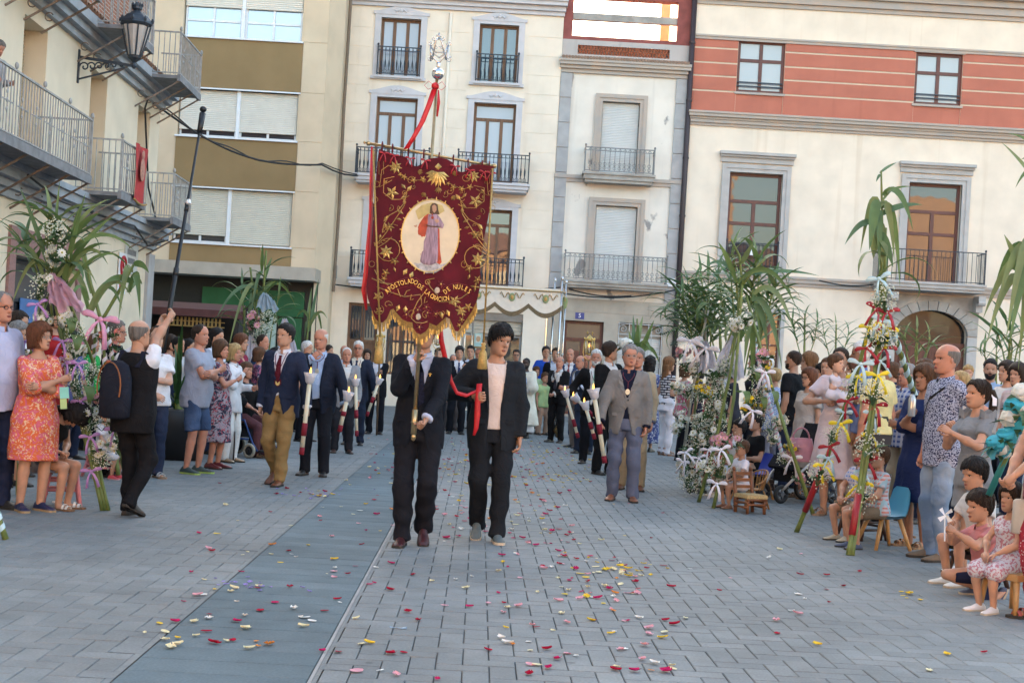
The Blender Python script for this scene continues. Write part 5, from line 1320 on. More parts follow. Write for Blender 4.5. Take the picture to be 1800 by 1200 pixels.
  if q:
   sl, X, Y, Z = q; c0 = NB + fy * (.02 if t != 'jacket' else .015); ax = uz
   px, py_, pz = X - c0[0], Y - c0[1], Z - c0[2]; h_ = px * ax[0] + py_ * ax[1] + pz * ax[2]
   rr=np.sqrt(np.maximum(px**2+py_**2+pz**2-h_**2,0)); rad=(.062 if t in('jacket','shirt','vest')else .078)*k*(1 if sex=='m' else 1.05)
   F.F[sl] = np.where(h_ > -.035 * k, np.maximum(F.F[sl], rad - rr), F.F[sl])
  tt = lz / L
  if t in ('jacket', 'vest') and open_ is not None:
   wv=np.interp(tt,[btn,.97],[0,(.085 if not open_ else .10)*k])if not open_ else np.interp(tt,[hz,.3,.97],[.060*k,.042*k,.075*k])
   F.F=np.maximum(F.F,-np.maximum(np.abs(lx)-wv,-ly)).astype(np.float32)if open_ else np.where(tt>btn,np.maximum(F.F,-np.maximum(np.abs(lx)-wv,-ly)),F.F).astype(np.float32)
   if not open_:
    w2=np.interp(tt,[hz,btn-.12],[.075*k,0]); F.F=np.where(tt<btn-.12,np.maximum(F.F,-np.maximum(np.abs(lx)-w2,-ly)),F.F).astype(np.float32)
  elif vneck:wv=np.interp(tt,[1-vneck,1.0],[0,.075*k]); F.F=np.where(tt>1-vneck,np.maximum(F.F,-np.maximum(np.abs(lx)-wv,-ly)),F.F).astype(np.float32)
  F.F=np.maximum(F.F,((hz if t not in('dress','chasuble')else-9)*L-lz)).astype(np.float32)if t not in('dress','chasuble')and sleeve in('none','short')else F.F
  Vv, Q = F.mesh(); o = fmesh(name or t, Vv, Q, m, root, label=label)
  on = lambda x, tz, e=.004: P0 + rx * x + fy * (front_y(F, x, B, tz * L) + e) + uz * (tz * L)
  if t == 'jacket' and I['vox'] < .026 and open_ is not None:
   # lapels, pocket flaps and buttons follow the cloth surface
   for s_ in (-1, 1):
    q = MB(); pts = []
    ts = np.linspace(btn + .03, .95, 8) if not open_ else np.linspace(.25, .95, 8)
    R = []
    for tz in ts:
     w_=(np.interp(tz,[btn,.97],[0,.085*k])if not open_ else np.interp(tz,[hz,.3,.97],[.060*k,.042*k,.075*k])); lw=np.interp(tz,[ts[0],.72,.78,.95],[.012,.055,.045,.035])*k
     a_ = on(s_ * (w_ + .006), tz, .010); b_ = on(s_ * (w_ + lw), tz, .014); R.append([a_, b_, b_ - fy * .012, a_ - fy * .012])
    q.rings(R, True, True); mk('lapel', q, m, o)
    q = MB(); c0 = on(s_ * .105 * k, .10, .004); q.obox(c0, (rx, uz, fy), (.055 * k, .020 * k, .006)); mk('pocket_flap', q, m, o)
   if not open_:
    q = MB(); q.ell(on(0.012 * k, btn - .02, .006), (.010, .006, .010), 7, 5); mk('button', q, mat('button_dark', (.03, .03, .03), .3), o)
  if t == 'shirt' and collar:
   q = MB(); R = []; c0 = NB + fy * .012; r0 = .064 * k * (1 if sex == 'm' else .9)
   for zz_, rr in ((-.018, 1.02), (.022, .98), (.026, 1.08), (-.012, 1.2)):
    R.append([c0+rx*(r0*rr*math.sin(a))+fy*(r0*rr*math.cos(a))+uz*(zz_*k-.018*k*math.cos(a))for a in np.linspace(.22,2*PI-.22,18)])
   q.rings(R, False, False, closed=False); mk('collar', q, m, o, True)
  if tie:
   q = MB(); R = []
   for tz, w_ in ((.94, .018), (.90, .022), (.88, .014), (.75, .026), (.55, .034), (.34, .040), (.28, .002)):
    c0 = on(0, tz, .012); R.append([c0 - rx * w_ * k, c0 + fy * .007, c0 + rx * w_ * k, c0 - fy * .006])
   q.rings(R, True, True); mk('necktie', q, cloth(tie, 'speckle' if sum(tie) < .2 else None, mul(tie, 1.6)), root)
  if medal:
   tz = medal[1] if len(medal) > 1 else .52; c1 = on(0, tz, .014)
   q = MB()
   for s_ in (-1, 1):
    q.tube([NB+rx*s_*.06*k+uz*.02,on(s_*.062*k,.90,.018),on(s_*.035*k,(tz+.9)/2+.06,.02),c1+uz*.08*k],.0045,4)
   q.tube([c1 + uz * .08 * k, c1], .005, 4); mk('cord', q, mat('wine_cord', (.10, .012, .03), .7), root)
   q=MB(); R_=[[c1-uz*.03+rx*.026*math.cos(a)+uz*.032*math.sin(a)+fy*e for a in np.linspace(0,2*PI,15)[:-1]]for e in(-.004,.006)]; q.rings(R_,True,True); mk('medal',q,mat('medal_silver',(.60,.58,.50),.3,metal=.6)if medal[0]=='s' else mat('medal_gold',(.65,.48,.20),.3,metal=.6),root)
  I['on'] = on; I['F_' + t] = F
  if t == 'chasuble':
   q = MB()
   for s_ in (-1, 1): q.ribbon([on(s_ * .05, tz, .01) for tz in np.linspace(.9, -.05, 10)], rx * .012, .003)
   mk('gold_band', q, mat('gold_cloth', (.42, .30, .12), .5), o)
   q=MB(); c0=on(0,.58,.008); q.ell(c0,(.10,.012,.13),10,8); mk('embroidered_figure',q,mat('embroidery_blue',(.30,.36,.50),.7,.5,20),o)
  return o
 if t in ('trousers', 'shorts', 'skirt', 'jeans'):
  hi[2] = P0[2] + .5 * L
  F = Field(lo, hi, vox); il = .009 * k + inf; lx, ly, lz = F.torso(B, tab, il, -.2, waist, .03)
  for i in (0, 1):
   hp_, kn, an, _ = K[i]
   if t == 'shorts':
    e = length if length is not None else .78; F.cap(hp_, hp_ * (1 - e) + kn * e, .094 * k + il * .5, .082 * k + il, .03, True)
   elif t == 'skirt': F.cap(hp_, hp_ * .15 + kn * .85, .11 * k, .11 * k, .07, True)
   else:
    slim = .0 if t == 'trousers' else -.001
    F.cap(hp_,kn,.092*k+il*.4,.067*k+il*.5+slim,.012); F.cap(kn,an-(an-kn)*(.0 if length is None else length)-up*.0,.067*k+il*.5+slim,.054*k+il*.5+slim,.008); F.cap(an-(an-kn)*.1,an+(an-kn)*.07 if length is None else an-(an-kn)*length,.054*k+il*.5,.062*k+il*.3+slim,.008,True)
  folds(F, .0055 * min(1, k), seed + 5, (14, 14, 26))
  F.F = np.maximum(F.F, (lz - waist * L)).astype(np.float32)
  Vv, Q = F.mesh(); o = fmesh(name or t, Vv, Q, m, root, label=label)
  if belt:
   q=MB(); tb=waist-.035; w_=np.interp(tb,[a[0]for a in tab],[a[1]for a in tab])+il+.006; d_=np.interp(tb,[a[0]for a in tab],[a[2]for a in tab])+il+.006; c_=np.interp(tb,[a[0]for a in tab],[a[3]for a in tab])
   R=[[P0+uz*(tb*L+dz)+rx*w_*math.cos(a)+fy*(c_+d_*math.sin(a))for a in np.linspace(0,2*PI,21)[:-1]]for dz in(-.016,.016)]
   q.rings(R, True, True); mk('belt', q, mat('belt_' + P_key(belt), belt, .4), root)
  I['F_' + t] = F
  return o
# ------------------------------------------------------------------ ribbons, flowers, canes
GOLD = mat('gilt_metal', (.55, .38, .13), .3, .2, 30, metal=.75)
BRASS = mat('brass_pole', (.42, .31, .17), .28, .15, 20, metal=.8)
SILVER = mat('silver_metal', (.50, .50, .50), .25, .15, 20, metal=.85)
RED_SATIN = mat('red_satin', (.52, .012, .02), .45, .12, 6, spec=.5)
def satin(n, c): return mat('satin_' + n, c, .4, .12, 10, spec=.5)
BOWC=dict(red=(.33,.01,.025),yellow=(.75,.60,.03),blue=(.42,.60,.66),lilac=(.38,.20,.45),pink=(.62,.25,.36),white=(.66,.64,.70),teal=(.03,.30,.38))
BOWS = {}
def bow_mesh(c):
 if c in BOWS: return BOWS[c]
 mb = MB(); rg = random.Random(len(c))
 for s_ in (-1, 1):
  mb.tube([(0,0,0),(s_*.02,-.004,.006),(s_*.045,-.008,.016),(s_*.07,-.006,.018),(s_*.088,0,.012),(s_*.094,.004,.008)],[.005,.010,.016,.018,.012,.003],8,flat=.25,up0=(0,1,0))
  mb.ribbon([(0,-.004,0),(s_*.022,-.02,-.03),(s_*.04,-.016,-.08),(s_*.052,-.024,-.145)],[V3(.007,.003,0),V3(.010,.003,.003),V3(.011,.003,.003),V3(.013,.003,.004)],.0012)
 mb.ell((0, -.004, 0), (.014, .012, .016), 7, 5)
 BOWS[c] = mesh_of('bow', mb, satin(c, BOWC[c]), smooth=True); return BOWS[c]
GREEN_L = mat('flower_leaf', (.035, .085, .03), .7, .3, 20)
PETW=mat('white_petal',(.72,.72,.66),.7,.06,30,trans=.2); PETY=mat('yellow_petal',(.72,.52,.02),.7,.12,30); PETP=mat('pink_petal',(.66,.33,.38),.7,.2,20,trans=.2); PEYC=mat('flower_eye',(.35,.32,.06),.8)
PETO=mat('coral_petal',(.60,.16,.14),.7,.15,30); PETB=mat('turquoise_petal',(.03,.34,.45),.7,.15,30); GYPM=mat('gyp_blossom',(.58,.60,.50),.8,.1,40)
BUN = {}
def bunch_mesh(kind, var):
 key = (kind, var % 3)
 if key in BUN: return BUN[key]
 rg = random.Random(hash(kind) % 7 + var % 3 + len(kind) * 3); mb = MB()
 petals = {'daisy': PETW, 'yellow': PETY, 'pink': PETP, 'gyp': GYPM, 'coral': PETO, 'pompom': PETW, 'turq': PETB}[kind]
 def flower(c, n, r, np_=11, pm=0):
  n = unit(n); a = unit(np.cross(n, V3(.3, .2, .9))); b = np.cross(n, a)
  for ring, (rr, lift, ln) in enumerate(((1.0, .15, np_), (.7, .45, np_ - 3))):
   for i in range(ln):
    t = 2 * PI * i / ln + ring * .3; d_ = a * math.cos(t) + b * math.sin(t); s_ = -a * math.sin(t) + b * math.cos(t)
    tip = c + d_ * r * rr + n * r * lift; w = r * .2
    mb.add([c+n*r*.1,c+d_*r*rr*.6+s_*w+n*r*lift*.8,tip,c+d_*r*rr*.6-s_*w+n*r*lift*.8],[(0,1,2,3)],pm)
  mb.ell(c + n * r * .3, (r * .2, r * .2, r * .2), 5, 4, 1)
 def spray(n, R, r):
  for i in range(n):
   v = unit(V3(rg.gauss(0, 1), rg.gauss(0, 1), rg.gauss(.25, 1))) * R * rg.uniform(.45, 1) ; v[2] *= 1.1
   mb.ell(v, (r, r, r), 4, 3, 0 if kind == 'gyp' else 3)
   if i % 4 == 0: mb.tube([V3(0, 0, -R * .9), v * .5 + V3(0, 0, -R * .2), v], .0012, 3, 2, caps=False)
 for i in range(9 if kind != 'gyp' else 4):
  t = rg.uniform(0, 6.3); d_ = V3(math.cos(t), math.sin(t), rg.uniform(-.6, .3)); c = d_ * .05
  mb.add([V3(0, 0, -.05), c + V3(-d_[1], d_[0], 0) * .022, d_ * rg.uniform(.09, .13), c - V3(-d_[1], d_[0], 0) * .022], [(0, 1, 2, 3)], 2)
 if kind == 'gyp': spray(130, .10, .0055)
 elif kind in ('pompom', 'turq'): mb.ell((0, 0, 0), (.06, .06, .055), 10, 8, 0, None, .16, rg)
 else:
  spray(26, .10, .005)
  for i in range({'daisy': 8, 'yellow': 9, 'pink': 6, 'coral': 3}[kind]):
   v=unit(V3(rg.gauss(0,1),rg.gauss(-.5,1),rg.gauss(.4,.8))); flower(v*.055*(1.0+.3*rg.random()),v,{'daisy':.036,'yellow':.026,'pink':.040,'coral':.03}[kind])
 BUN[key] = mesh_of('flower_bunch', mb, [petals, PEYC, GREEN_L, GYPM]); return BUN[key]
CANE = mat('green_cane', (.13, .17, .045), .5, .25, 9, stretch=(3, 3, .6)); CANE_P = mat('pale_cane', (.30, .29, .24), .6, .2, 9)
LEAFM=[mat('reed_leaf_%d'%i,c,.5,.22,5,spec=.4,trans=.25)for i,c in enumerate([(.10,.165,.055),(.125,.195,.065),(.09,.165,.08),(.17,.22,.09)])]
LEAFD=[mat('dry_green_leaf_%d'%i,c,.55,.22,5,spec=.4,trans=.2)for i,c in enumerate([(.095,.175,.070),(.125,.205,.08),(.085,.16,.065)])]
def leaf(parent, b, dirv, L, w, droop, m, twist=0., name='leaf', rise=.9):
 """long arching reed blade with a folded mid rib"""
 b = np.array(b, float); dh = unit(V3(dirv[0], dirv[1], 0)); sd = np.cross(dh, V3(0, 0, 1)); mb = MB(); n = 10; R = []
 e0 = dirv[2]; ang = math.atan2(e0, math.hypot(dirv[0], dirv[1]) + 1e-6); p = b.copy(); step_ = L / n
 for i in range(n + 1):
  t = i / n; ww = w * (math.sin(PI * min(1, t * 1.9 + .28)) if t < .35 else (1 - ((t - .35) / .65) ** 1.6)) + .0006
  a = ang - droop * (t ** 1.5); dv = dh * math.cos(a) + V3(0, 0, 1) * math.sin(a); nr = -dh * math.sin(a) + V3(0, 0, 1) * math.cos(a)
  tw = twist * t; s2 = sd * math.cos(tw) + nr * math.sin(tw); n2 = np.cross(s2, dv)
  R.append([p - s2 * ww + n2 * ww * .3, p, p + s2 * ww + n2 * ww * .3]); p = p + dv * step_
 mb.rings(R, False, False, closed=False); return mk(name, mb, m, parent, True)
def cane(parent, pts, r, m=None, name='cane'):
 mb = MB(); pts = [np.array(p, float) for p in pts]; P2 = []; R = []
 for i in range(len(pts) - 1):
  n = max(2, int(np.linalg.norm(pts[i + 1] - pts[i]) / .09))
  for j in range(n): P2.append(pts[i] + (pts[i + 1] - pts[i]) * j / n)
 P2.append(pts[-1]); R = [r * (1 - .35 * i / len(P2)) * (1.18 if i % 3 == 0 else 1) for i in range(len(P2))]
 mb.tube(P2, R, 7); return mk(name, mb, m or CANE, parent, True)
def wrap(parent, a, b, r, m, pitch=.09, w=.02, name='ribbon_wrap'):
 a,b=np.array(a,float),np.array(b,float); L=np.linalg.norm(b-a); d_=(b-a)/L; x=unit(np.cross(d_,V3(0,1,.1))); y=np.cross(d_,x); mb=MB(); n=int(L/pitch*10)
 mb.ribbon([a+d_*L*i/n+(x*math.cos(2*PI*L*i/n/pitch)+y*math.sin(2*PI*L*i/n/pitch))*r for i in range(n+1)],d_*w,.001,None); return mk(name,mb,m,parent)
def put_bow(parent,p,c,s=1.0,rg=rnd):s*=.95; return inst('bow',bow_mesh(c),p,(rg.uniform(-.2,.2),rg.uniform(-.4,.4),rg.uniform(-.4,.4)),parent,(s,s,s))
NB_ = [0]
def put_bunch(parent, p, kind, s=1.0, rg=rnd):
 NB_[0]+=1; s*=1.22; return inst('flower_bunch',bunch_mesh(kind,NB_[0]),p,(rg.uniform(-.4,.4),rg.uniform(-.4,.4),rg.uniform(0,6.3)),parent,(s,s,s))
def tulle(parent, top, bot, w, m, name='tulle', seed=1):
 rg = random.Random(seed); R = []; top, bot = np.array(top, float), np.array(bot, float); n = 16
 for i in range(9):
  t = i / 8; c = top * (1 - t) + bot * t; ww = w * (.18 + .82 * t ** .7)
  R.append([c+V3(ww*(j/(n-1)-.5)*2,.05*math.sin(j*1.9+i*.25)*(.3+t)+.02*rg.uniform(-1,1),.03*math.sin(j*.9)*t+.02*rg.uniform(-1,1))for j in range(n)])
 mb = MB(); mb.rings(R, False, False, closed=False); return mk(name, mb, m, parent, True)
TUL_P = mat('pink_tulle', (.72, .44, .54), .8, .1, 20, trans=.6); TUL_W = mat('white_tulle', (.62, .60, .68), .8, .1, 20, trans=.45)
def at(px, py, d): return V3(*PR(px, py, d))
def fan(parent, b, n, Ls, w, seed, mats=LEAFM, el=(.2, 1.3), az=(-PI, PI), droop=(1.2, 2.6), tw=.5):
 rg = random.Random(seed); w *= .75
 for i in range(n):
  a = rg.uniform(*az); e = rg.uniform(*el); L = rg.uniform(*Ls)
  leaf(parent,b+V3(rg.uniform(-.03,.03),rg.uniform(-.03,.03),rg.uniform(-.25,.06)),(math.cos(a)*math.cos(e),math.sin(a)*math.cos(e),math.sin(e)),L,w*rg.uniform(.7,1.2),rg.uniform(*droop),rg.choice(mats),rg.uniform(-tw,tw))
def aimed(parent, b, tips, w, d, seed=0, mats=LEAFM, dd=.3):
 """blades whose tips reach given photo positions"""
 rg = random.Random(seed); b0_ = np.array(b, float); w *= .66
 for (px, py, arch_) in tips:
  b = b0_ + V3(rg.uniform(-.03, .03), rg.uniform(-.03, .03), rg.uniform(-.32, .05)); arch_ *= rg.uniform(.5, .95)
  tip=at(px,py,d+rg.uniform(-dd,dd)); mb=MB(); R=[]; n=11; v=tip-b; sd=unit(np.cross(unit(v),V3(rg.uniform(-.5,.5),1,.2))); L=np.linalg.norm(v)
  prev = None; pts = [b + v * t + V3(0, 0, 1) * arch_ * 4 * t * (1 - t) * (1 if t < .5 else 1) for t in np.linspace(0, 1, n + 1)]
  for i in range(n + 1):
   t = i / n; ww = w * (.45 + .55 * math.sin(PI * min(.5, t * 1.6)) if t < .35 else (1 - ((t - .35) / .65) ** 1.7)) + .0006
   tg=unit(pts[min(i+1,n)]-pts[max(0,i-1)]); s2=unit(np.cross(tg,V3(.15*math.sin(seed+px),-1,.25+.5*math.sin(px)))); n2=np.cross(s2,tg)
   R.append([pts[i] - s2 * ww + n2 * ww * .3, pts[i], pts[i] + s2 * ww + n2 * ww * .3])
  mb.rings(R, False, False, closed=False); mk('leaf', mb, rg.choice(mats), parent, True)
def reed(parent, a, b, n, Ls, w, seed, mats=LEAFM, lo=.35, plane=0., r=.012, top=True):
 """one upright reed: thin stem with blades alternating up its length, tips bending over"""
 rg = random.Random(seed); a, b = np.array(a, float), np.array(b, float); cane(parent, [a, (a + b) / 2 + V3(rg.uniform(-.04, .04), 0, 0), b], r)
 for i in range(n):
  t=lo+(1-lo)*(i+.5)/n; az=plane+(PI if i%2 else 0)+rg.uniform(-.8,.8); el=rg.uniform(.55,1.15); L=rg.uniform(*Ls)*(1.1-.35*t)
  leaf(parent,a*(1-t)+b*t,(math.cos(az)*math.cos(el),math.sin(az)*math.cos(el),math.sin(el)),L,w*rg.uniform(.75,1.2),rg.choice((.7,1.2,2.0,2.9))*rg.uniform(.8,1.2),rg.choice(mats),rg.uniform(-.5,.5))
 if top: leaf(parent, b - V3(0, 0, .05), (.12 * rg.uniform(-1, 1), .1, 1), Ls[0] * .8, w * .6, rg.uniform(.2, 1.2), rg.choice(mats))
CL = 'flower stand'; FG = 'decorated cane stands along the route'
# --- left foreground stand
d1=ground_d(185,897); fs=empty('flower_stand',(*G(185,897),0),label='cane stand with white daisies, lilac bows and pink tulle beside the woman in orange',cat=CL,group=FG)
leg1 = [at(185, 897, d1), at(165, 810, d1), at(140, 715, d1 + .02), at(112, 590, d1 + .05), at(98, 500, d1 + .1), at(85, 400, d1 + .1)]
for o_ in (-.022, 0, .024): cane(fs, [p + V3(o_, o_ * .6, 0) for p in leg1], .016)
leg2 = [at(30, 905, 13.6), at(38, 720, 13.4), at(60, 590, 13.2), at(95, 490, 12.9)]; cane(fs, leg2, .022)
leg3 = [at(222, 845, 15.2), at(195, 720, 14.4), at(150, 600, 13.6), at(100, 480, 12.9)]; cane(fs, leg3, .02)
aimed(fs,at(88,470,d1+.1),[(2,470,.35),(18,545,.5),(105,318,.02),(35,330,.05),(195,350,.15),(170,500,.4),(60,600,.35)],.030,d1,3)
aimed(fs, at(112, 470, d1 + .1), [(198, 380, .05), (208, 450, .25), (190, 465, .28), (150, 340, .05), (235, 440, .2)], .036, d1, 5)
rg = random.Random(11)
for(x,y,kd,s_)in((100,450,'daisy',1.15),(98,408,'gyp',1.1),(70,505,'gyp',1.1),(84,492,'daisy',.7),(75,562,'daisy',1.0),(122,565,'daisy',1.1),(134,588,'gyp',1.0),(132,618,'daisy',1.1),(125,640,'gyp',.9),(137,672,'gyp',1.1),(160,655,'gyp',.9),(143,690,'daisy',.8),(155,722,'daisy',1.0),(172,700,'pink',.6),(160,742,'gyp',.9),(172,790,'daisy',.9),(180,808,'gyp',.9),(188,715,'daisy',.8),(205,780,'daisy',1.0),(196,745,'gyp',.9),(40,620,'daisy',.8),(36,640,'gyp',.8)):
 put_bunch(fs, at(x, y, d1 - .06), kd, s_ * .92, rg)
for(x,y)in((66,535),(110,600),(118,636),(142,705),(158,768),(160,828),(136,640),(45,600),(202,755)):put_bow(fs,at(x,y,d1-.1),'lilac',1.0,rg)
tulle(fs, at(92, 482, d1 - .05), at(118, 542, d1 - .12), .16, TUL_P, seed=4)
for (x, y) in ((128, 590), (118, 560), (150, 680)): leaf(fs, at(x, y, d1 - .03), (.5, -.8, .2), .28, .05, 3.2, LEAFM[0])
reed(fs,at(92,560,d1+.1),at(88,385,d1+.1),12,(.5,.85),.036,91); reed(fs,at(112,560,d1+.15),at(128,410,d1+.1),10,(.45,.75),.036,92); reed(fs,at(80,560,d1+.2),at(45,420,d1+.2),10,(.45,.75),.034,93)
# --- spiral wrapped stand behind it
d2=15.3; fs=empty('flower_stand',(*G(205,838),0),label='stand of canes wrapped in pink and white spirals with coral carnations',cat=CL,group=FG)
for a, b in (((176, 560), (208, 835)), ((182, 555), (232, 790)), ((170, 560), (150, 790))):
 A_,B_=at(*a,d2),at(*b,d2+(.0 if b[0]>200 else .5)); cane(fs,[B_,A_],.022); wrap(fs,A_*.9+B_*.1,B_*.85+A_*.15,.028,satin('white',BOWC['white']),.12,.022)
cane(fs, [at(178, 565, d2), at(160, 500, d2), at(148, 440, d2)], .02); cane(fs, [at(178, 565, d2), at(210, 510, d2), at(235, 465, d2)], .02)
aimed(fs,at(160,505,d2),[(120,540,.3),(110,480,.2),(200,490,.15),(215,545,.3),(140,420,.02),(230,520,.3)],.04,d2,8); aimed(fs,at(232,468,d2),[(246,562,.35),(208,565,.3),(250,500,.12),(262,480,.08),(180,500,.1)],.055,d2,9)
for i,(x,y)in enumerate(((176,590),(200,585),(192,640),(205,610),(214,690),(188,675))):put_bunch(fs,at(x,y,d2-.06),'coral',.75,rg)
put_bow(fs, at(176, 562, d2 - .08), 'pink', 2.2, rg)
fs=empty('cane_foot',(*G(8,946),0),label='cut end of a ribboned cane at the lower left edge',cat=CL); cane(fs,[at(10,948,ground_d(8,948)),at(-8,890,ground_d(8,948))],.02); wrap(fs,at(5,932,ground_d(8,948)),at(-8,890,ground_d(8,948)),.024,satin('blue',BOWC['blue']),.07,.02)
# --- reed stand in the crowd by the kiosk
d3=22.0; fs=empty('flower_stand',(PR(448,800,d3)[0],RD(d3),0),label='tall drooping reed stand with pink lilies and white tulle behind the wheelchair',cat=CL,group=FG)
for a,b in(((450,790),(452,480)),((475,790),(440,470)),((425,790),(430,540)),((455,640),(468,440))):cane(fs,[at(*a,d3),at(*b,d3)],.024)
aimed(fs, at(450, 500, d3), [(380, 560, .4), (400, 620, .6), (495, 600, .5), (520, 540, .4), (430, 640, .6)], .05, d3, 12)
aimed(fs,at(462,470,d3),[(462,428,0),(478,452,.05),(440,560,.5)],.045,d3,13); reed(fs,at(455,640,d3),at(466,470,d3),9,(.6,.95),.034,14); reed(fs,at(435,640,d3),at(425,510,d3),8,(.6,.9),.034,17); reed(fs,at(470,640,d3),at(490,520,d3),7,(.5,.8),.034,18)
for(x,y,kd)in((447,572,'pink'),(443,560,'pink'),(455,595,'gyp'),(462,580,'gyp'),(447,640,'pink'),(452,668,'pink'),(445,690,'pink'),(470,560,'gyp'),(440,655,'pink')):put_bunch(fs,at(x,y,d3-.2),kd,1.3,rg)
tulle(fs,at(443,590,d3-.15),at(452,640,d3-.25),.22,TUL_W,seed=5); tulle(fs,at(466,515,d3-.15),at(470,545,d3-.2),.2,mat('blue_tulle',(.40,.52,.62),.8,trans=.4),seed=6); tulle(fs,at(500,560,d3-.1),at(505,620,d3-.2),.18,TUL_W,seed=16)
d3b = 24.0; fs = empty('reed_plant', (PR(545, 700, d3b)[0], RD(d3b), 0), label='slim reed stems leaning beside the dark granite pier', cat='reeds')
cane(fs, [at(530, 700, d3b), at(545, 540, d3b)], .02); cane(fs, [at(512, 690, d3b), at(575, 590, d3b)], .018)
aimed(fs,at(543,560,d3b),[(520,560,.3),(560,490,.05),(575,560,.35),(535,600,.4),(567,600,.45),(548,505,.02)],.045,d3b,15); put_bunch(fs,at(527,625,d3b-.2),'daisy',1.3,rg); tulle(fs,at(520,620,d3b-.2),at(523,660,d3b-.3),.12,TUL_W,seed=7)
# --- the large bank of stands on the right
d4 = 19.0; fs = empty('flower_stand', (*G(1197, 838), 0), label='pale cane stand with white bows beside the women seen from behind', cat=CL, group=FG)
cane(fs,[at(1196,838,ground_d(1196,838)),at(1212,720,19),at(1232,600,19),at(1245,545,19)],.022,CANE_P); cane(fs,[at(1262,820,20),at(1240,640,19.3),at(1240,545,19)],.02,CANE_P); cane(fs,[at(1215,800,21),at(1235,560,19)],.02)
for i,(x,y)in enumerate(((1200,520),(1222,495),(1245,480),(1262,505),(1232,530))):reed(fs,at(1240+(x-1235)*.25,660,19.2),at(x,y,19+.15*i),13,(.5,.9),.042,120+i,LEAFD)
for(x,y,kd)in((1222,600,'daisy'),(1200,618,'pink'),(1190,680,'daisy'),(1225,650,'daisy'),(1200,735,'daisy'),(1192,752,'daisy'),(1212,690,'gyp'),(1235,690,'gyp'),(1230,680,'yellow'),(1232,620,'pink'),(1205,640,'gyp')):put_bunch(fs,at(x,y,18.8),kd,1.1,rg)
tulle(fs,at(1240,600,18.8),at(1246,655,18.7),.14,TUL_W,seed=8); put_bow(fs,at(1240,612,18.7),'white',2.2,rg); put_bow(fs,at(1213,600,18.7),'white',2.0,rg)
d5=17.2; fs=empty('flower_stand',(*G(1215,850),0),label='low garland of white chrysanthemums trailing to the paving beside the seated children',cat=CL,group=FG)
cane(fs,[at(1208,855,ground_d(1208,855)),at(1235,740,17.2),at(1275,610,17.2),at(1295,560,17.2)],.018); cane(fs,[at(1225,840,17),at(1262,700,17.1),at(1300,560,17.2)],.018)
for(x,y,kd)in((1210,838,'gyp'),(1205,812,'daisy'),(1212,850,'gyp'),(1222,822,'daisy'),(1236,735,'daisy'),(1225,768,'daisy'),(1240,780,'daisy'),(1216,790,'daisy'),(1250,720,'gyp'),(1262,745,'gyp'),(1248,700,'gyp'),(1265,690,'gyp'),(1255,660,'daisy'),(1270,650,'gyp'),(1248,755,'daisy'),(1235,765,'coral'),(1228,800,'coral'),(1258,780,'daisy'),(1228,745,'gyp'),(1243,810,'gyp'),(1262,715,'daisy'),(1238,690,'yellow'),(1280,640,'gyp'),(1233,850,'gyp'),(1260,672,'gyp'),(1222,780,'gyp')):put_bunch(fs,at(x,y,d5-.25+.002*(x-1200)),kd,1.15,rg)
for (x, y) in ((1200, 812), (1228, 805), (1205, 795), (1246, 790)): put_bow(fs, at(x, y, d5 - .35), 'white', 1.1, rg)
tulle(fs, at(1290, 590, d5), at(1278, 665, d5 - .1), .20, TUL_W, seed=9)
d6=ground_d(1228,882); fs=empty('flower_stand',(*G(1228,882),0),label='tall reed stand with broad hanging leaves and a zebra-ribbon pole by the rattan chair',cat=CL,group=FG)
ap = at(1305, 500, 16.3)
cane(fs,[at(1228,882,d6),at(1255,790,16.2),at(1285,650,16.2),ap],.02); cane(fs,[at(1254,893,ground_d(1254,893)),at(1272,810,15.9),at(1290,700,16),ap],.02); cane(fs,[at(1430,905,ground_d(1430,905)),at(1385,770,15.6),at(1345,640,16),at(1312,520,16.3)],.022)
st_a,st_b=at(1318,575,16.4),at(1375,800,16.6); cane(fs,[st_b,st_a],.022,satin('white',BOWC['white'])); wrap(fs,st_a,st_b,.026,satin('pink',BOWC['pink']),.06,.006); wrap(fs,st_a+V3(0,0,.02),st_b,.0265,satin('blue',BOWC['blue']),.06,.006)
cane(fs, [ap, at(1300, 450, 16.3), at(1285, 420, 16.3)], .016); cane(fs, [ap, at(1330, 470, 16.3), at(1345, 455, 16.3)], .016)
aimed(fs,at(1300,470,16.3),[(1262,425,.05),(1325,425,0),(1440,485,.10),(1400,540,.3),(1340,640,.6),(1240,470,.15)],.045,16.3,31)
aimed(fs,at(1325,520,16.2),[(1308,640,.12),(1322,690,.2),(1350,620,.25),(1290,620,.15),(1395,580,.3),(1375,650,.35)],.055,16.1,32); reed(fs,at(1303,600,16.4),at(1288,440,16.4),9,(.5,.85),.030,33); reed(fs,at(1310,600,16.4),at(1330,452,16.4),12,(.5,.85),.036,34); reed(fs,at(1325,640,16.5),at(1362,500,16.5),12,(.5,.8),.036,35)
for(x,y,kd,s_)in((1322,705,'yellow',1.0),(1312,720,'yellow',.9),(1335,712,'yellow',.8),(1345,640,'yellow',.8),(1350,680,'yellow',.6),(1298,572,'daisy',1.0),(1310,562,'daisy',1.0),(1345,625,'pink',1.0),(1292,778,'pink',1.0),(1262,775,'pink',.9),(1275,770,'pink',.8),(1241,820,'daisy',1.0),(1262,830,'daisy',1.0),(1260,815,'gyp',.9),(1330,660,'gyp',1.0),(1335,690,'gyp',1.0),(1372,740,'daisy',.9),(1390,785,'yellow',.9),(1378,805,'gyp',.8),(1405,840,'pink',.8),(1355,750,'gyp',.9),(1360,770,'daisy',.8),(1290,830,'gyp',.6),(1340,720,'gyp',.8)):put_bunch(fs,at(x,y,15.85),kd,s_,rg)
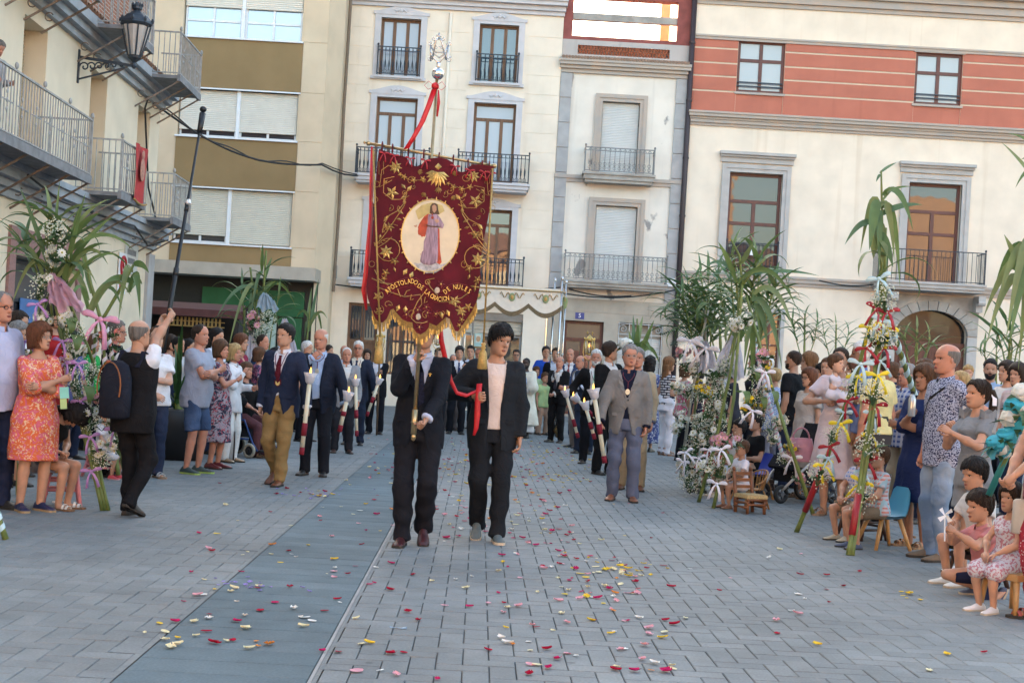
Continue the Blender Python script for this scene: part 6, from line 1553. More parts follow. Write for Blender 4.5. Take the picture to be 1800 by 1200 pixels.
for (x, y) in ((1322, 722), (1267, 790), (1260, 850), (1392, 805), (1345, 655)): put_bow(fs, at(x, y, 15.75), 'white', 1.3, rg)
for (x, y) in ((1318, 650), (1300, 690), (1330, 700), (1350, 690), (1270, 800)): leaf(fs, at(x, y, 15.9), (.3, -.8, .3), .3, .05, 3.4, LEAFM[1])
for i,(x,y,d_)in enumerate(((1188,570,19.6),(1210,540,19.2),(1232,520,19.0),(1262,515,18.6),(1285,520,18),(1335,515,17.6),(1352,545,17.8),(1300,540,18.4))):
 reed(fs, at(1290 + (x - 1290) * .4, 660, d_), at(x, y - 35, d_), 13, (.5, .95), .042, 100 + i, LEAFM if i % 2 else LEAFD)
# sago fronds sticking out to the left of the bank
fs = empty('palm_fronds', (PR(1270, 640, 20.5)[0], RD(20.5), 0), label='dark feathery palm fronds pointing out behind the flower bank', cat='palm')
cane(fs, [at(1275, 800, 20.5), at(1265, 570, 20.5)], .03)
for k_, (tx, ty) in enumerate(((1162, 588), (1172, 560), (1175, 535), (1190, 510), (1215, 500), (1180, 606))):
 b_ = at(1262, 575, 20.5); tp = at(tx, ty, 20.3); mb = MB(); mid = (b_ + tp) / 2 + V3(0, 0, .12)
 pts = [b_ * (1 - t) ** 2 + mid * 2 * t * (1 - t) + tp * t * t for t in np.linspace(0, 1, 30)]; mb.tube(pts[::5] + [pts[-1]], .008, 4)
 for i in range(4, 30):
  dv = unit(pts[i] - pts[i - 1]); w_ = .20 * math.sin(PI * min(1, (i - 2) / 28) * .9 + .2)
  for s_ in (-1, 1):
   o_=unit(np.cross(dv,V3(0,1,.3)))*s_*.8+dv*.8; tip=pts[i]+unit(o_)*w_; q=dv*.011; mb.add([pts[i]-q,tip,pts[i]+q],[(0,1,2)])
 mk('frond', mb, mat('dark_frond', (.035, .065, .04), .6, .25, 6), fs)
# --- bow-covered stand
d7=ground_d(1492,976); fs=empty('flower_stand',(*G(1492,976),0),label='cane stand tied with yellow, red and pale blue bows and topped by drooping reeds',cat=CL,group=FG)
apx=at(1551,470,13.2); l1=[at(1492,976,d7),at(1512,850,12.9),at(1535,690,13.0),at(1550,520,13.2),at(1551,400,13.2),at(1549,300,13.2)]; l2=[at(1400,935,ground_d(1400,935)),at(1455,800,13.8),at(1505,660,13.5),at(1540,530,13.3),at(1553,450,13.2)]
for o_ in (0, .028): cane(fs, [p + V3(o_, .01, 0) for p in l1[:-1]], .021)
cane(fs, l1[3:], .012); cane(fs, l2, .023); redr = mat('red_tape', (.30, .015, .02), .4)
def seg(pp, t0, t1):
 return [np.array(pp[0]) * (1 - t) + np.array(pp[1]) * t for t in (t0, t1)]
for pp in ((l1[0], l1[1]), (l2[0], l2[1])):
 a_, b_ = seg(pp, .28, .85); mb = MB(); mb.tube([a_, b_], .031, 9); mk('red_tape', mb, redr, fs, True)
sa, sb = at(1555, 540, 13.3), at(1640, 790, 14.4); cane(fs, [sb, sa], .026); wrap(fs, sa, sb, .031, satin('blue', BOWC['blue']), .16, .036)
for i, (x, y) in enumerate(((1540, 530), (1552, 520), (1495, 690), (1530, 600), (1560, 590), (1500, 640))): pass
for(x,y,c,s_)in((1545,490,'blue',1.5),(1540,545,'red',1.5),(1560,548,'red',1.4),(1548,565,'blue',1.4),(1530,575,'yellow',1.3),(1558,577,'yellow',1.4),(1523,612,'red',1.3),(1555,612,'red',1.4),(1513,640,'blue',1.5),(1547,635,'blue',1.3),(1508,662,'yellow',1.4),(1543,660,'yellow',1.4),(1490,705,'red',1.3),(1538,712,'red',1.5),(1483,725,'blue',1.2),(1533,730,'blue',1.2),(1478,745,'yellow',1.4),(1530,764,'yellow',1.3),(1458,785,'red',1.3),(1523,810,'red',1.4),(1455,805,'blue',1.4),(1518,832,'blue',1.2),(1448,818,'yellow',1.3),(1514,848,'yellow',1.4)):put_bow(fs,at(x,y,(13.0 if x>1510 else 13.4)+.0),c,s_*.86,rg)
for(x,y,s_)in((1553,525,1.1),(1535,590,1.0),(1555,592,1.1),(1503,678,1.2),(1535,690,1.1),(1468,765,1.0),(1527,785,1.2),(1440,832,1.1),(1513,872,1.2)):put_bunch(fs,at(x,y,(12.95 if x>1510 else 13.4)),'gyp',s_,rg)
aimed(fs,at(1548,350,13.2),[(1485,430,.12),(1512,445,.3),(1605,405,.25),(1622,360,.06),(1582,505,.45),(1545,480,.2),(1572,460,.3)],.05,13.1,41); aimed(fs,at(1550,300,13.2),[(1600,328,.04),(1578,330,.05),(1576,286,.02),(1540,320,.02)],.018,13.2,42)
aimed(fs,at(1545,360,13.15),[(1535,455,.05),(1552,470,.05),(1560,450,.08),(1528,440,.1),(1570,470,.1),(1542,440,.02)],.07,13.1,43); fan(fs,at(1548,440,13.2),4,(.5,.7),.04,44,droop=(2.4,3.2))
# --- stand at the right edge
d8=10.6; fs=empty('flower_stand',(PR(1790,950,d8)[0],RD(d8),0),label='reed stand with turquoise and white flowers at the right edge',cat=CL,group=FG)
cane(fs,[at(1738,870,10.7),at(1795,745,10.6),at(1840,600,10.6),at(1860,400,10.6)],.02); mb=MB(); mb.tube([at(1738,870,10.7),at(1787,762,10.62)],.024,8); mk('teal_tape',mb,mat('teal_tape',(.02,.20,.20),.5),fs,True)
cane(fs, [at(1890, 900, 10.4), at(1880, 400, 10.5)], .02)
aimed(fs,at(1810,440,d8),[(1735,600,.25),(1728,560,.2),(1768,600,.3),(1760,470,.05),(1775,600,.2),(1752,540,.25),(1790,650,.3),(1765,412,.0),(1745,520,.2),(1800,580,.1)],.048,d8,51); aimed(fs,at(1850,300,d8),[(1772,235,.1),(1785,330,.25),(1760,250,.05),(1795,280,.05)],.03,d8,52)
for(x,y,kd)in((1782,715,'turq'),(1775,735,'pompom'),(1790,745,'turq'),(1798,720,'pompom'),(1762,790,'pompom'),(1752,780,'turq'),(1770,765,'turq'),(1795,690,'pompom')):put_bunch(fs,at(x,y,d8-.1),kd,.95,rg)
tulle(fs, at(1768, 772, d8 - .1), at(1750, 800, d8 - .15), .08, mat('teal_tulle', (.10, .42, .48), .8, trans=.4), seed=12)
for (x, y) in ((1785, 725), (1792, 760)): leaf(fs, at(x, y, d8 - .12), (.2, -.9, .3), .2, .045, 3.4, LEAFM[2])
# --- reeds behind the crowd
for i,(x,y,d_,n,lab)in enumerate(((1415,590,27,16,'bushy reed clump behind the man in the black shirt'),(1470,610,27.5,11,'smaller reed clump against the cream wall behind the mother'),(1612,618,22,7,'pale reed tuft in front of the arched wooden door'),(1775,610,19,6,'thin reed behind the dark-haired woman at the right'),(1752,640,22,8,'low green reed leaves behind the bearded man'))):
 fs=empty('reed_plant',(PR(x,700,d_)[0],RD(d_),0),label=lab,cat='reeds',group='reeds behind the crowd'); cane(fs,[V3(PR(x,700,d_)[0],RD(d_),0),at(x,y-40 if i<2 else y-15,d_)],.025)
 for k_ in range(3):reed(fs,at(x+(k_-1)*6,y+40,d_),at(x+(k_-1)*22,y-35+10*abs(k_-1),d_),max(4,n//2),(.5,.9),.034,60+i*3+k_,LEAFD if i!=2 else[LEAFM[3]])
fs=empty('reed_plant',(PR(1118,700,24)[0],RD(24),0),label='leafy reed spray with white flowers rising behind the grey-jacketed man',cat='reeds'); cane(fs,[V3(PR(1128,700,24)[0],RD(24),0),at(1120,560,24)],.02)
aimed(fs,at(1118,615,24),[(1113,553,.0),(1130,555,.02),(1150,562,.03),(1145,620,.25),(1160,640,.35),(1105,580,.05),(1122,570,.02)],.075,24,71); put_bunch(fs,at(1100,605,23.8),'pompom',1.8,rg)
fs=empty('potted_palm',(PR(312,800,18)[0],RD(18),0),label='dark green potted palm behind the woman in white',cat='plant'); fan(fs,at(312,690,18),26,(.6,1.0),.04,80,[mat('palm_green',(.025,.075,.018),.6,.2,8)],(.5,1.45),droop=(.3,1.2))
q=MB(); q.lathe((PR(312,800,18)[0],RD(18),0),[(.30,0),(.36,.4),(.40,.62),(.36,.64)],14); mk('pot',q,mat('black_pot',(.015,.015,.017),.5),fs,True); cane(fs,[V3(PR(312,800,18)[0],RD(18),.5),at(312,690,18)],.06)
# ------------------------------------------------------------------ processional banner
bd = 11.45; bz = lambda px, py, dy=0.: at(px, py, bd + dy)
ban=empty('processional_banner',(PR(727,763,bd)[0],RD(bd),0),label='crimson velvet processional banner with gold embroidery on a tall brass pole',cat='banner')
q = MB(); top = bz(768, 140); bot = bz(727, 763)
q.tube([bot,bot*.93+top*.07],.022,12); q.tube([bot*.93+top*.07,top],[.0155,.012],12); q.ell(bot-V3(0,0,.02),(.018,.018,.03),8,6); q.lathe(bot+V3(0,0,.08),[(.024,0),(.026,.01),(.024,.02)],12)
mk('pole', q, BRASS, ban, True)
q=MB(); c0=bz(770,130); q.ell(c0,(.047,.047,.045),16,12); q.lathe(c0+V3(0,0,.03),[(.02,0),(.012,.03),(.016,.045),(.008,.06)],8); mk('knob',q,mat('chrome_knob',(.60,.62,.66),.12,.1,10,metal=.95),ban,True)
# openwork monogram finial
q = MB(); sc_ = lambda pts, r=.006: q.tube([bz(x, y) for x, y in pts], r, 6)
sc_([(770, 118), (768, 108), (760, 100), (757, 92)]); sc_([(770, 118), (774, 108), (780, 101), (784, 92)])
sc_([(760,105),(766,72),(771,66)],.007); sc_([(771,66),(776,72),(784,106)],.007); sc_([(763,92),(781,93)]); sc_([(757,78),(757,108)],.006); sc_([(788,79),(786,104),(793,100)],.006); sc_([(757,80),(765,96),(772,102),(780,96),(788,80)],.006)
for cx_,cy_,rr,s_ in((757,76,5,1),(789,77,5,-1),(756,103,5,1),(790,104,5,-1),(763,68,4,1),(779,68,4,-1),(766,82,4,1),(777,82,4,-1)):sc_([(cx_+s_*rr*(1-t/9)*math.cos(t),cy_+rr*(1-t/9)*math.sin(t))for t in np.linspace(0,7,14)],.004)
sc_([(771, 70), (772, 58)], .006); sc_([(767, 63), (776, 64)], .006)
mk('monogram', q, SILVER, ban, True)
b0,b1=bz(648,252),bz(869,292); q=MB(); q.tube([b0,b1],.011,10); q.ell(b0,(.02,.016,.02),8,6); q.ell(b1,(.02,.016,.02),8,6); q.ell(b0-V3(.03,0,-.005),(.012,.012,.012),8,6); mk('crossbar',q,BRASS,ban,True)
# cloth outline, in photo pixels
OUT=[(667,263),(686,270),(716,278),(718,284),(722,291),(733,294),(742,290),(748,283),(756,280),(771,278),(786,281),(795,286),(800,293),(803,301),(812,304),(820,302),(824,295),(832,290),(850,291),(868,294),(868,310),(864,330),(866,352),(862,362),(858,385),(851,420),(846,452),(844,470),(846,490),(843,510),(838,532),(830,548),(820,562),(806,583),(800,582),(795,570),(791,561),(785,558),(777,565),(768,573),(760,570),(756,568),(755,575),(750,582),(740,588),(732,585),(726,576),(725,567),(718,566),(708,562),(700,553),(692,543),(688,545),(682,560),(675,567),(668,567),(661,560),(655,545),(648,525),(645,505),(648,480),(652,450),(655,420),(658,385),(661,350),(660,340),(662,310),(664,285)]
def bw(px, py, lift=0.):
 """point on the gently rippling cloth"""
 t = (px - 760) / 110; s_ = (py - 280) / 300
 return bz(px, py) + V3(0, -.035 - lift + .020 * math.sin(t * 5 + s_ * 3) * s_ + .012 * math.sin(t * 11 - s_ * 5) * s_ - .02 * s_, 0)
def inside(x, y, poly=OUT):
 c = False; n = len(poly)
 for i in range(n):
  x1, y1 = poly[i]; x2, y2 = poly[(i + 1) % n]
  if (y1 > y) != (y2 > y) and x < (x2 - x1) * (y - y1) / (y2 - y1) + x1: c = not c
 return c
import bmesh
from mathutils.geometry import delaunay_2d_cdt
pts = [Vector(p) for p in OUT]; ne = len(OUT); edges = [(i, (i + 1) % ne) for i in range(ne)]
gp = [Vector((x + (4 if (y // 8) % 2 else 0), y)) for y in range(266, 590, 8) for x in range(645, 870, 8)]
gp = [p for p in gp if inside(p.x, p.y) and min((p - e).length for e in pts) > 4]
vo, eo, fo, *_ = delaunay_2d_cdt(pts + gp, edges, [list(range(ne))], 1, .01)
q=MB(); q.add([bw(v.x,v.y)for v in vo],[tuple(f)for f in fo]); q.add([bw(v.x,v.y)+V3(0,.006,0)for v in vo],[tuple(reversed(f))for f in fo])
VEL = mat('crimson_velvet', (.085, .004, .011), .8, .25, 6, .3, 300, sheen=.35, spec=.15, bdist=.002); cl_ = mk('velvet', q, VEL, ban, True)
# hanging loops and bows on the bar
for i, (x, y) in enumerate(((672, 258), (690, 262), (718, 267), (745, 271), (772, 277), (797, 281), (823, 288), (848, 291), (860, 293))):
 q=MB(); c0=bz(x,y,-.0); q.tube([c0+V3(0,.018*math.cos(t),.002+.034*math.sin(t))for t in np.linspace(0,2*PI,11)],.006,5); mk('loop',q,VEL,ban)
 if i not in (4,): inst('bow', bow_mesh('red'), tuple(bz(x + 3, y + 12, -.05)), (0, .1, 0), ban, (.42, .42, .42))
# embroidery: relief tubes and leaves in gold thread
THR=mat('gold_thread',(.40,.25,.085),.42,.25,60,metal=.45); THB=mat('bright_gold_thread',(.62,.42,.14),.35,.25,60,metal=.5); THR_R=mat('rose_thread',(.20,.03,.04),.6,.2,60)
em = MB()
def curve(pp, r=.0035, m=0):
 em.tube([bw(x, y, .003) for x, y in pp], r, 5, m)
def sl(cx_, cy_, r, t0, t1, n=14, k_=0.):
 return [(cx_ + (r - k_ * i) * math.cos(t0 + (t1 - t0) * i / n), cy_ + (r - k_ * i) * math.sin(t0 + (t1 - t0) * i / n)) for i in range(n + 1)]
def eleaf(x, y, a, L, w, m=0):
 ca,sa_=math.cos(a),math.sin(a); c0=bw(x,y,.002); t_=bw(x+L*ca,y+L*sa_,.002); l_=bw(x+L*.45*ca-w*sa_,y+L*.45*sa_+w*ca,.002); r_=bw(x+L*.45*ca+w*sa_,y+L*.45*sa_-w*ca,.002); mm=bw(x+L*.45*ca,y+L*.45*sa_,.009)
 em.add([c0, l_, t_, r_, mm], [(0, 1, 4), (1, 2, 4), (2, 3, 4), (3, 0, 4), (0, 4, 1), (1, 4, 2)], m)
def eflower(x, y, r, n=8, m=0):
 for i in range(n): eleaf(x, y, 2 * PI * i / n + .2, r * .92, r * .21, m)
 em.ell(bw(x, y, .006), (.007, .005, .007), 7, 5, 1)
def spray_(x, y, a, L, m=0):
 for da in (-.7, -.35, 0, .35, .7): eleaf(x, y, a + da, L * (1 - .25 * abs(da)), L * .16, m)
for s_ in (0, 1):      # mirrored scrolls on both borders
 fx = (lambda x, y: (x, y)) if s_ == 0 else (lambda x, y: (1528 - x - (y - 300) * .05, y + 16 - (y - 300) * .02))
 C_ = lambda pp, r=.0035: curve([fx(*p) for p in pp], r)
 C_([(694,312),(676,316),(675,340),(690,352),(705,352),(716,338)],.003); C_([(716,340),(710,360),(700,372),(685,380),(676,395),(673,410)]); C_([(673,410),(690,395),(700,398)],.0025); C_([(712,350),(720,345)],.0025)
 C_([(662,432),(680,410),(697,385),(712,362)]); C_([(665,436),(678,428),(690,418)],.003); C_(sl(684,440,20,-2.6,3.2),.003); C_([(690,318),(668,330),(672,300),(684,292)],.0025)
 C_([(661,318),(659,350)],.0015); C_(sl(663,325,5,0,6),.002); C_(sl(660,352,5,1,7),.002); C_(sl(655,465,5,0,6),.002); C_([(667,285),(667,308),(675,308),(675,285)],.0015)
 for(x,y,r,n)in((696,295,13,8),(690,340,14,5),(686,400,10,6),(680,444,14,7),(695,460,9,5),(679,480,9,5)):eflower(*fx(x,y),r,n,1 if r>12 else 0)
 for(x,y,a,L)in((683,380,2.2,13),(676,392,1.2,12),(706,325,.8,12),(705,352,-.6,12),(700,372,.5,12),(716,338,-.9,14),(682,318,2.4,10),(665,436,-2.2,12),(698,386,.2,10),(670,412,1.8,10),(712,362,-1.6,12),(693,470,1.2,10)):eleaf(*fx(x,y),a if s_==0 else PI-a,L,L*.25,1 if L>12 else 0)
for(x,y,r)in((711,312,7),(728,318,7),(744,316,7),(797,330,7),(812,333,7),(826,330,7),(788,324,5),(704,308,5)):eflower(x,y,r,5,1)
curve([(700, 308), (722, 318), (748, 318)], .002); curve([(788, 322), (812, 334), (832, 330)], .002)
for a in np.linspace(-2.9, -.25, 9): eleaf(770, 304, a + PI + .15, 26 if abs(a + PI / 2) < .7 else 22, 4.5, 1)
eleaf(771, 300, -PI / 2, 12, 6, 1); spray_(771, 330, PI / 2, 12); curve([(771, 312), (771, 332)], .003)
for x, y, a in ((735, 302, .4), (796, 308, -.4), (748, 340, 2.2), (795, 345, 1.0)): spray_(x, y, a, 10)
rgb_ = random.Random(17)
for i in range(64):
 x, y = rgb_.uniform(664, 855), rgb_.uniform(300, 560)
 if((x-757)/62)**2+((y-415)/76)**2<1 or(485<y<535 and 676<x<835)or not(inside(x-9,y)and inside(x+9,y)and inside(x,y+9)):continue
 r_ = rgb_.uniform(4, 9); t0 = rgb_.uniform(0, 6.3); curve(sl(x, y, r_, t0, t0 + rgb_.choice((-1, 1)) * rgb_.uniform(2.5, 5), 9, r_ / 14), .0018)
 eleaf(x, y, t0, r_ * .9, r_ * .2, rgb_.randrange(2))
# lower half: wheat sprays, vine and scrolls
for s_,pp in((0,[(664,505),(690,515),(712,522),(740,518)]),(0,[(705,522),(700,508)]),(0,[(712,520),(716,512),(722,510)]),(0,[(745,516),(735,530),(728,545),(724,560),(732,567),(744,568),(752,565)]),(0,[(724,518),(722,528),(728,526)]),(0,[(740,520),(742,535),(738,540)]),(0,[(748,522),(746,533),(752,530)]),(0,[(772,531),(790,531),(812,524),(824,515)]),(0,[(790,532),(806,540),(818,555)]),(0,[(655,490),(672,498),(690,500)]),(0,[(752,495),(757,505),(770,520)]),(0,[(752,492),(764,490)]),(0,[(660,475),(668,492),(684,502)])):curve(pp,.0035)
curve(sl(752, 496, 4, 0, 7), .003); curve(sl(668, 545, 8, -1, 3), .0025); curve(sl(668, 520, 7, -1, 3), .0025)
for x, y, a in ((703, 536, 2.0), (714, 538, 1.7), (710, 484, -1.0), (786, 545, 1.2), (776, 548, 1.4), (722, 490, -1.2)): eleaf(x, y, a, 13, 4, 1)
for x,y,r,n,m_ in((666,522,10,5,1),(668,547,8,5,1),(800,530,12,5,1),(811,547,11,6,1),(812,562,7,5,0),(824,540,9,5,1),(836,505,10,4,0),(808,572,6,5,0),(676,490,7,5,0)):eflower(x,y,r,n,m_)
for x, y in ((715, 553), (735, 545), (750, 540), (767, 552), (738, 575), (752, 550), (776, 500)): eflower(x, y, 9, 5, 2)
for x, y in ((769, 511), (736, 557)): em.ell(bw(x, y, .006), (.020, .006, .024), 9, 7, 3, None, .12)
mk('embroidery', em, [THR, THB, THR_R, mat('ivory_thread', (.45, .38, .30), .7)], cl_)
# cream oval with a robed figure
ocx, ocy, oa, ob = 757, 415, 51, 64; til = .04
def ov(t, k_=1.0): return (ocx + oa * k_ * math.cos(t) + til * ob * k_ * math.sin(t) * -1, ocy + ob * k_ * math.sin(t))
q = MB(); q.add([bw(ocx, ocy, .006)] + [bw(*ov(2 * PI * i / 48), .0045) for i in range(48)], [(0, 1 + i, 1 + (i + 1) % 48) for i in range(48)] )
oval = mk('oval_panel', q, mat('cream_silk', (.60, .52, .38), .6, .10, 8, .2, 20), cl_, True)
q = MB()
for i in range(40):
 t = 2 * PI * i / 40; x, y = ov(t, 1.0); x2, y2 = ov(t, 1.07 if i % 2 else 1.02); q.tube([bw(*ov(t, .985), .006), bw(x2, y2, .006)], [.006, .002], 5)
 if i % 2: q.ell(bw(*ov(t, 1.045), .006), (.005, .004, .005), 6, 4)
q.tube([bw(*ov(2 * PI * i / 48, .99), .006) for i in range(49)], .0045, 5); mk('oval_border', q, [THB], cl_)
def relief(name, poly, lift, m, dome=.006):
 n = len(poly); cx_ = sum(p[0] for p in poly) / n; cy_ = sum(p[1] for p in poly) / n; v_ = [Vector(p) for p in poly]
 vo,eo,fo,*_=delaunay_2d_cdt(v_+[Vector((x,y))for x in range(int(min(p[0]for p in poly)),int(max(p[0]for p in poly)),4)for y in range(int(min(p[1]for p in poly)),int(max(p[1]for p in poly)),4)if inside(x,y,poly)],[(i,(i+1)%n)for i in range(n)],[list(range(n))],1,.01)
 mb=MB(); mb.add([bw(v.x,v.y,lift+dome*min(1,min((v-e).length for e in v_)/5))for v in vo],[tuple(f)for f in fo]); return mk(name,mb,m,cl_,True)
relief('painted_halo',[(731,372),(742,362),(760,357),(778,362),(782,372),(772,378),(745,382),(736,388)],.007,mat('halo_ochre',(.46,.37,.16),.8,.15,20),.001)
relief('painted_clouds',[(727,462),(735,458),(748,464),(762,462),(776,466),(788,462),(780,472),(766,480),(750,481),(737,474)],.007,mat('cloud_paint',(.38,.38,.40),.8,.35,40),.002)
relief('painted_robe',[(754,378),(768,377),(775,385),(781,396),(779,403),(770,400),(771,420),(771,440),(770,462),(758,467),(744,465),(738,460),(742,440),(748,415),(752,398),(750,388)],.008,mat('mauve_robe',(.30,.21,.27),.85,.35,25,stretch=(6,1,.6)),.008)
relief('painted_mantle',[(754,376),(746,382),(738,394),(734,402),(732,420),(732,432),(736,442),(738,458),(742,440),(747,420),(752,402)],.009,mat('red_mantle',(.42,.075,.04),.85,.25,25),.006); relief('painted_mantle',[(770,402),(773,404),(774,440),(777,462),(773,466),(768,462),(770,440)],.009,MATS['red_mantle'],.004)
relief('painted_hair',[(757,364),(760,359),(765,358),(770,361),(771,370),(773,378),(768,378),(760,378),(756,376)],.009,mat('brown_paint',(.10,.06,.04),.85),.004); relief('painted_face',[(760,364),(764,361),(768,364),(768,371),(764,376),(761,372)],.013,mat('face_paint',(.42,.24,.16),.8),.004)
relief('painted_hand',[(727,398),(734,396),(736,401),(730,403)],.01,MATS['face_paint'],.003); relief('painted_hand',[(764,388),(770,386),(773,391),(768,394)],.016,MATS['face_paint'],.003)
q=MB(); q.ell(bw(761,384,.018),(.010,.004,.012),8,6); q.tube([bw(761,380,.018),bw(761,376,.018)],[.006,.001],5); mk('painted_heart',q,MATS['red_mantle'],cl_)
q=MB(); q.tube([bw(x,y,.018)for x,y in((750,397),(758,399),(766,400),(771,399))],.004,5); mk('painted_sash',q,MATS['brown_paint'],cl_)
# lettering along the scroll band
def letters(text, pp, size):
 cum = [0]; 
 for a, b in zip(pp[:-1], pp[1:]): cum.append(cum[-1] + math.hypot(b[0] - a[0], b[1] - a[1]))
 n = len(text)
 for i, ch in enumerate(text):
  if ch == ' ': continue
  s_ = cum[-1] * (i + .5) / n; j = max(k_ for k_ in range(len(cum) - 1) if cum[k_] <= s_ + 1e-6); f = (s_ - cum[j]) / (cum[j + 1] - cum[j])
  x = pp[j][0] + (pp[j + 1][0] - pp[j][0]) * f; y = pp[j][1] + (pp[j + 1][1] - pp[j][1]) * f
  x2=min(max(s_+6,0),cum[-1]); tx,ty=pp[min(j+1,len(pp)-1)][0]-pp[max(j-1 if f<.5 else j,0)][0],pp[min(j+1,len(pp)-1)][1]-pp[max(j-1 if f<.5 else j,0)][1]
  ang = -math.atan2(ty, tx) + ROLL
  o = glyphs(ch, size, THB, cl_, tuple(bw(x, y, .009)), extrude=.003, name='letter'); o.rotation_euler = (PI / 2, -ang, 0); o.scale = (.72, 1, 1)
bandp = [(680, 515), (690, 506), (702, 500), (716, 496), (728, 495), (734, 499)]
letters('APOSTOLADO',bandp,.052); letters('DE',[(735,502),(745,508)],.050); letters('LA',[(747,511),(756,518)],.050); letters('ORACION',[(758,520),(766,525),(776,527),(790,525)],.050); letters('DE',[(781,516),(792,507)],.050); letters('NULES',[(797,506),(806,505),(816,507),(828,515)],.052)
bn = MB()
for pp in([(674,512),(688,499),(702,493),(718,489),(732,489),(738,494),(750,506),(762,515),(772,519),(786,518),(792,519)],[(684,521),(694,512),(706,506),(718,503),(728,502),(736,507),(746,516),(757,526),(768,532),(780,533),(792,531)],[(776,514),(782,505),(794,500),(806,498),(820,502),(830,512),(824,518)],[(784,520),(790,513),(800,511),(812,512),(824,521)]):bn.tube([bw(x,y,.003)for x,y in pp],.002,4)
mk('scroll_band', bn, THR_R, cl_)
# gold fringe along the lower edge: individual tassel strands gathered in one strip
fr = MB(); low = [p for p in OUT[30:58]]
for (x0, y0), (x1, y1) in zip(low[:-1], low[1:]):
 n = max(2, int(math.hypot(x1 - x0, y1 - y0) / 1.7))
 for i in range(n):
  t = i / n; x, y = x0 + (x1 - x0) * t, y0 + (y1 - y0) * t; L_ = rnd.uniform(14, 18)
  a_ = bw(x, y, .004); b_ = bw(x + rnd.uniform(-1, 1) + 1, y + L_, .004); fr.tube([a_, b_], [.0035, .003], 4, 0)
  if i % 4 == 0: fr.tube([a_ * .4 + b_ * .6, b_ * 1.0 + V3(0, 0, -.008)], [.006, .0045], 5, 1)
mk('fringe', fr, [mat('fringe_gold', (.34, .21, .065), .5, .25, 60, metal=.3), THB], ban, kind='stuff')
# side cords with tassels
for (x0, y0, x1, y1, ln) in ((656, 262, 668, 592, 30), (866, 296, 850, 602, 28)):
 q=MB(); a_,b_=bz(x0,y0,-.08),bz(x1,y1,-.1); q.tube([a_,b_],.007,6); q.lathe(b_,[(.008,.0),(.020,-.01),(.012,-.025),(.022,-.04),(.014,-.05),(.028,-.075),(.034,-.12),(.038,-.19),(.03,-.20)],10); mk('tassel_cord',q,mat('cord_gold',(.36,.24,.08),.5,.25,60,metal=.3),ban,True)
# long red ribbon from the pole top and the side streamer
q = MB(); kn = bz(765, 152, -.03); q.ell(kn, (.03, .022, .03), 9, 7)
for s_ in(-1,1):q.ribbon([kn,kn+V3(s_*.05,-.01,.035),kn+V3(s_*.08,-.015,.0),kn+V3(s_*.05,-.02,-.03),kn],V3(0,.02,.004),.0012)
wv=V3(.022,.004,.008); q.ribbon([bz(x,y,-.04-.01*i)for i,(x,y)in enumerate(((764,156),(754,185),(742,215),(728,240),(714,262)))],wv,.0012); q.ribbon([bz(x,y,.04)for x,y in((768,158),(770,180),(766,205))],V3(.016,.004,0),.0012)
mk('top_ribbon', q, RED_SATIN, ban, True)
q=MB(); q.ribbon([bz(x,y,.02+.02*math.sin(i))for i,(x,y)in enumerate(((654,258),(653,310),(652,380),(648,430),(645,480),(640,510),(644,545)))],[V3(.008,.006,0),V3(.012,.01,0),V3(.014,.01,0),V3(.018,.01,0),V3(.024,.01,0),V3(.02,.012,0),V3(.006,.01,0)],.0012); mk('side_ribbon',q,RED_SATIN,ban,True)
# ribbon carried by the young man (falls from behind the banner to his hand)
rb=empty('carried_ribbon',(PR(838,740,12.05)[0],RD(12.05),0),label='long scarlet ribbon running from the banner to the hand of the young man',cat='ribbon')
q = MB(); pp = [(772, 560, 11.75), (776, 600, 11.8), (785, 640, 11.85), (793, 670, 11.9), (803, 690, 11.95), (820, 695, 12.0), (838, 687, 12.04)]
q.ribbon([at(*p)for p in pp],[V3(.020,.004,.004),V3(.019,.004,.004),V3(.017,.006,.006),V3(.013,.006,.008),V3(.006,.006,.013),V3(.003,.008,.014),V3(.005,.008,.015)],.0012)
q.ribbon([at(x,y,12.02)for x,y in((843,674),(840,700),(839,730),(837,752),(833,765))],[V3(.022,.003,.002),V3(.022,.003,.002),V3(.022,.003,0),V3(.018,.003,0),V3(.010,.003,0)],.0012); mk('ribbon',q,RED_SATIN,rb,True)
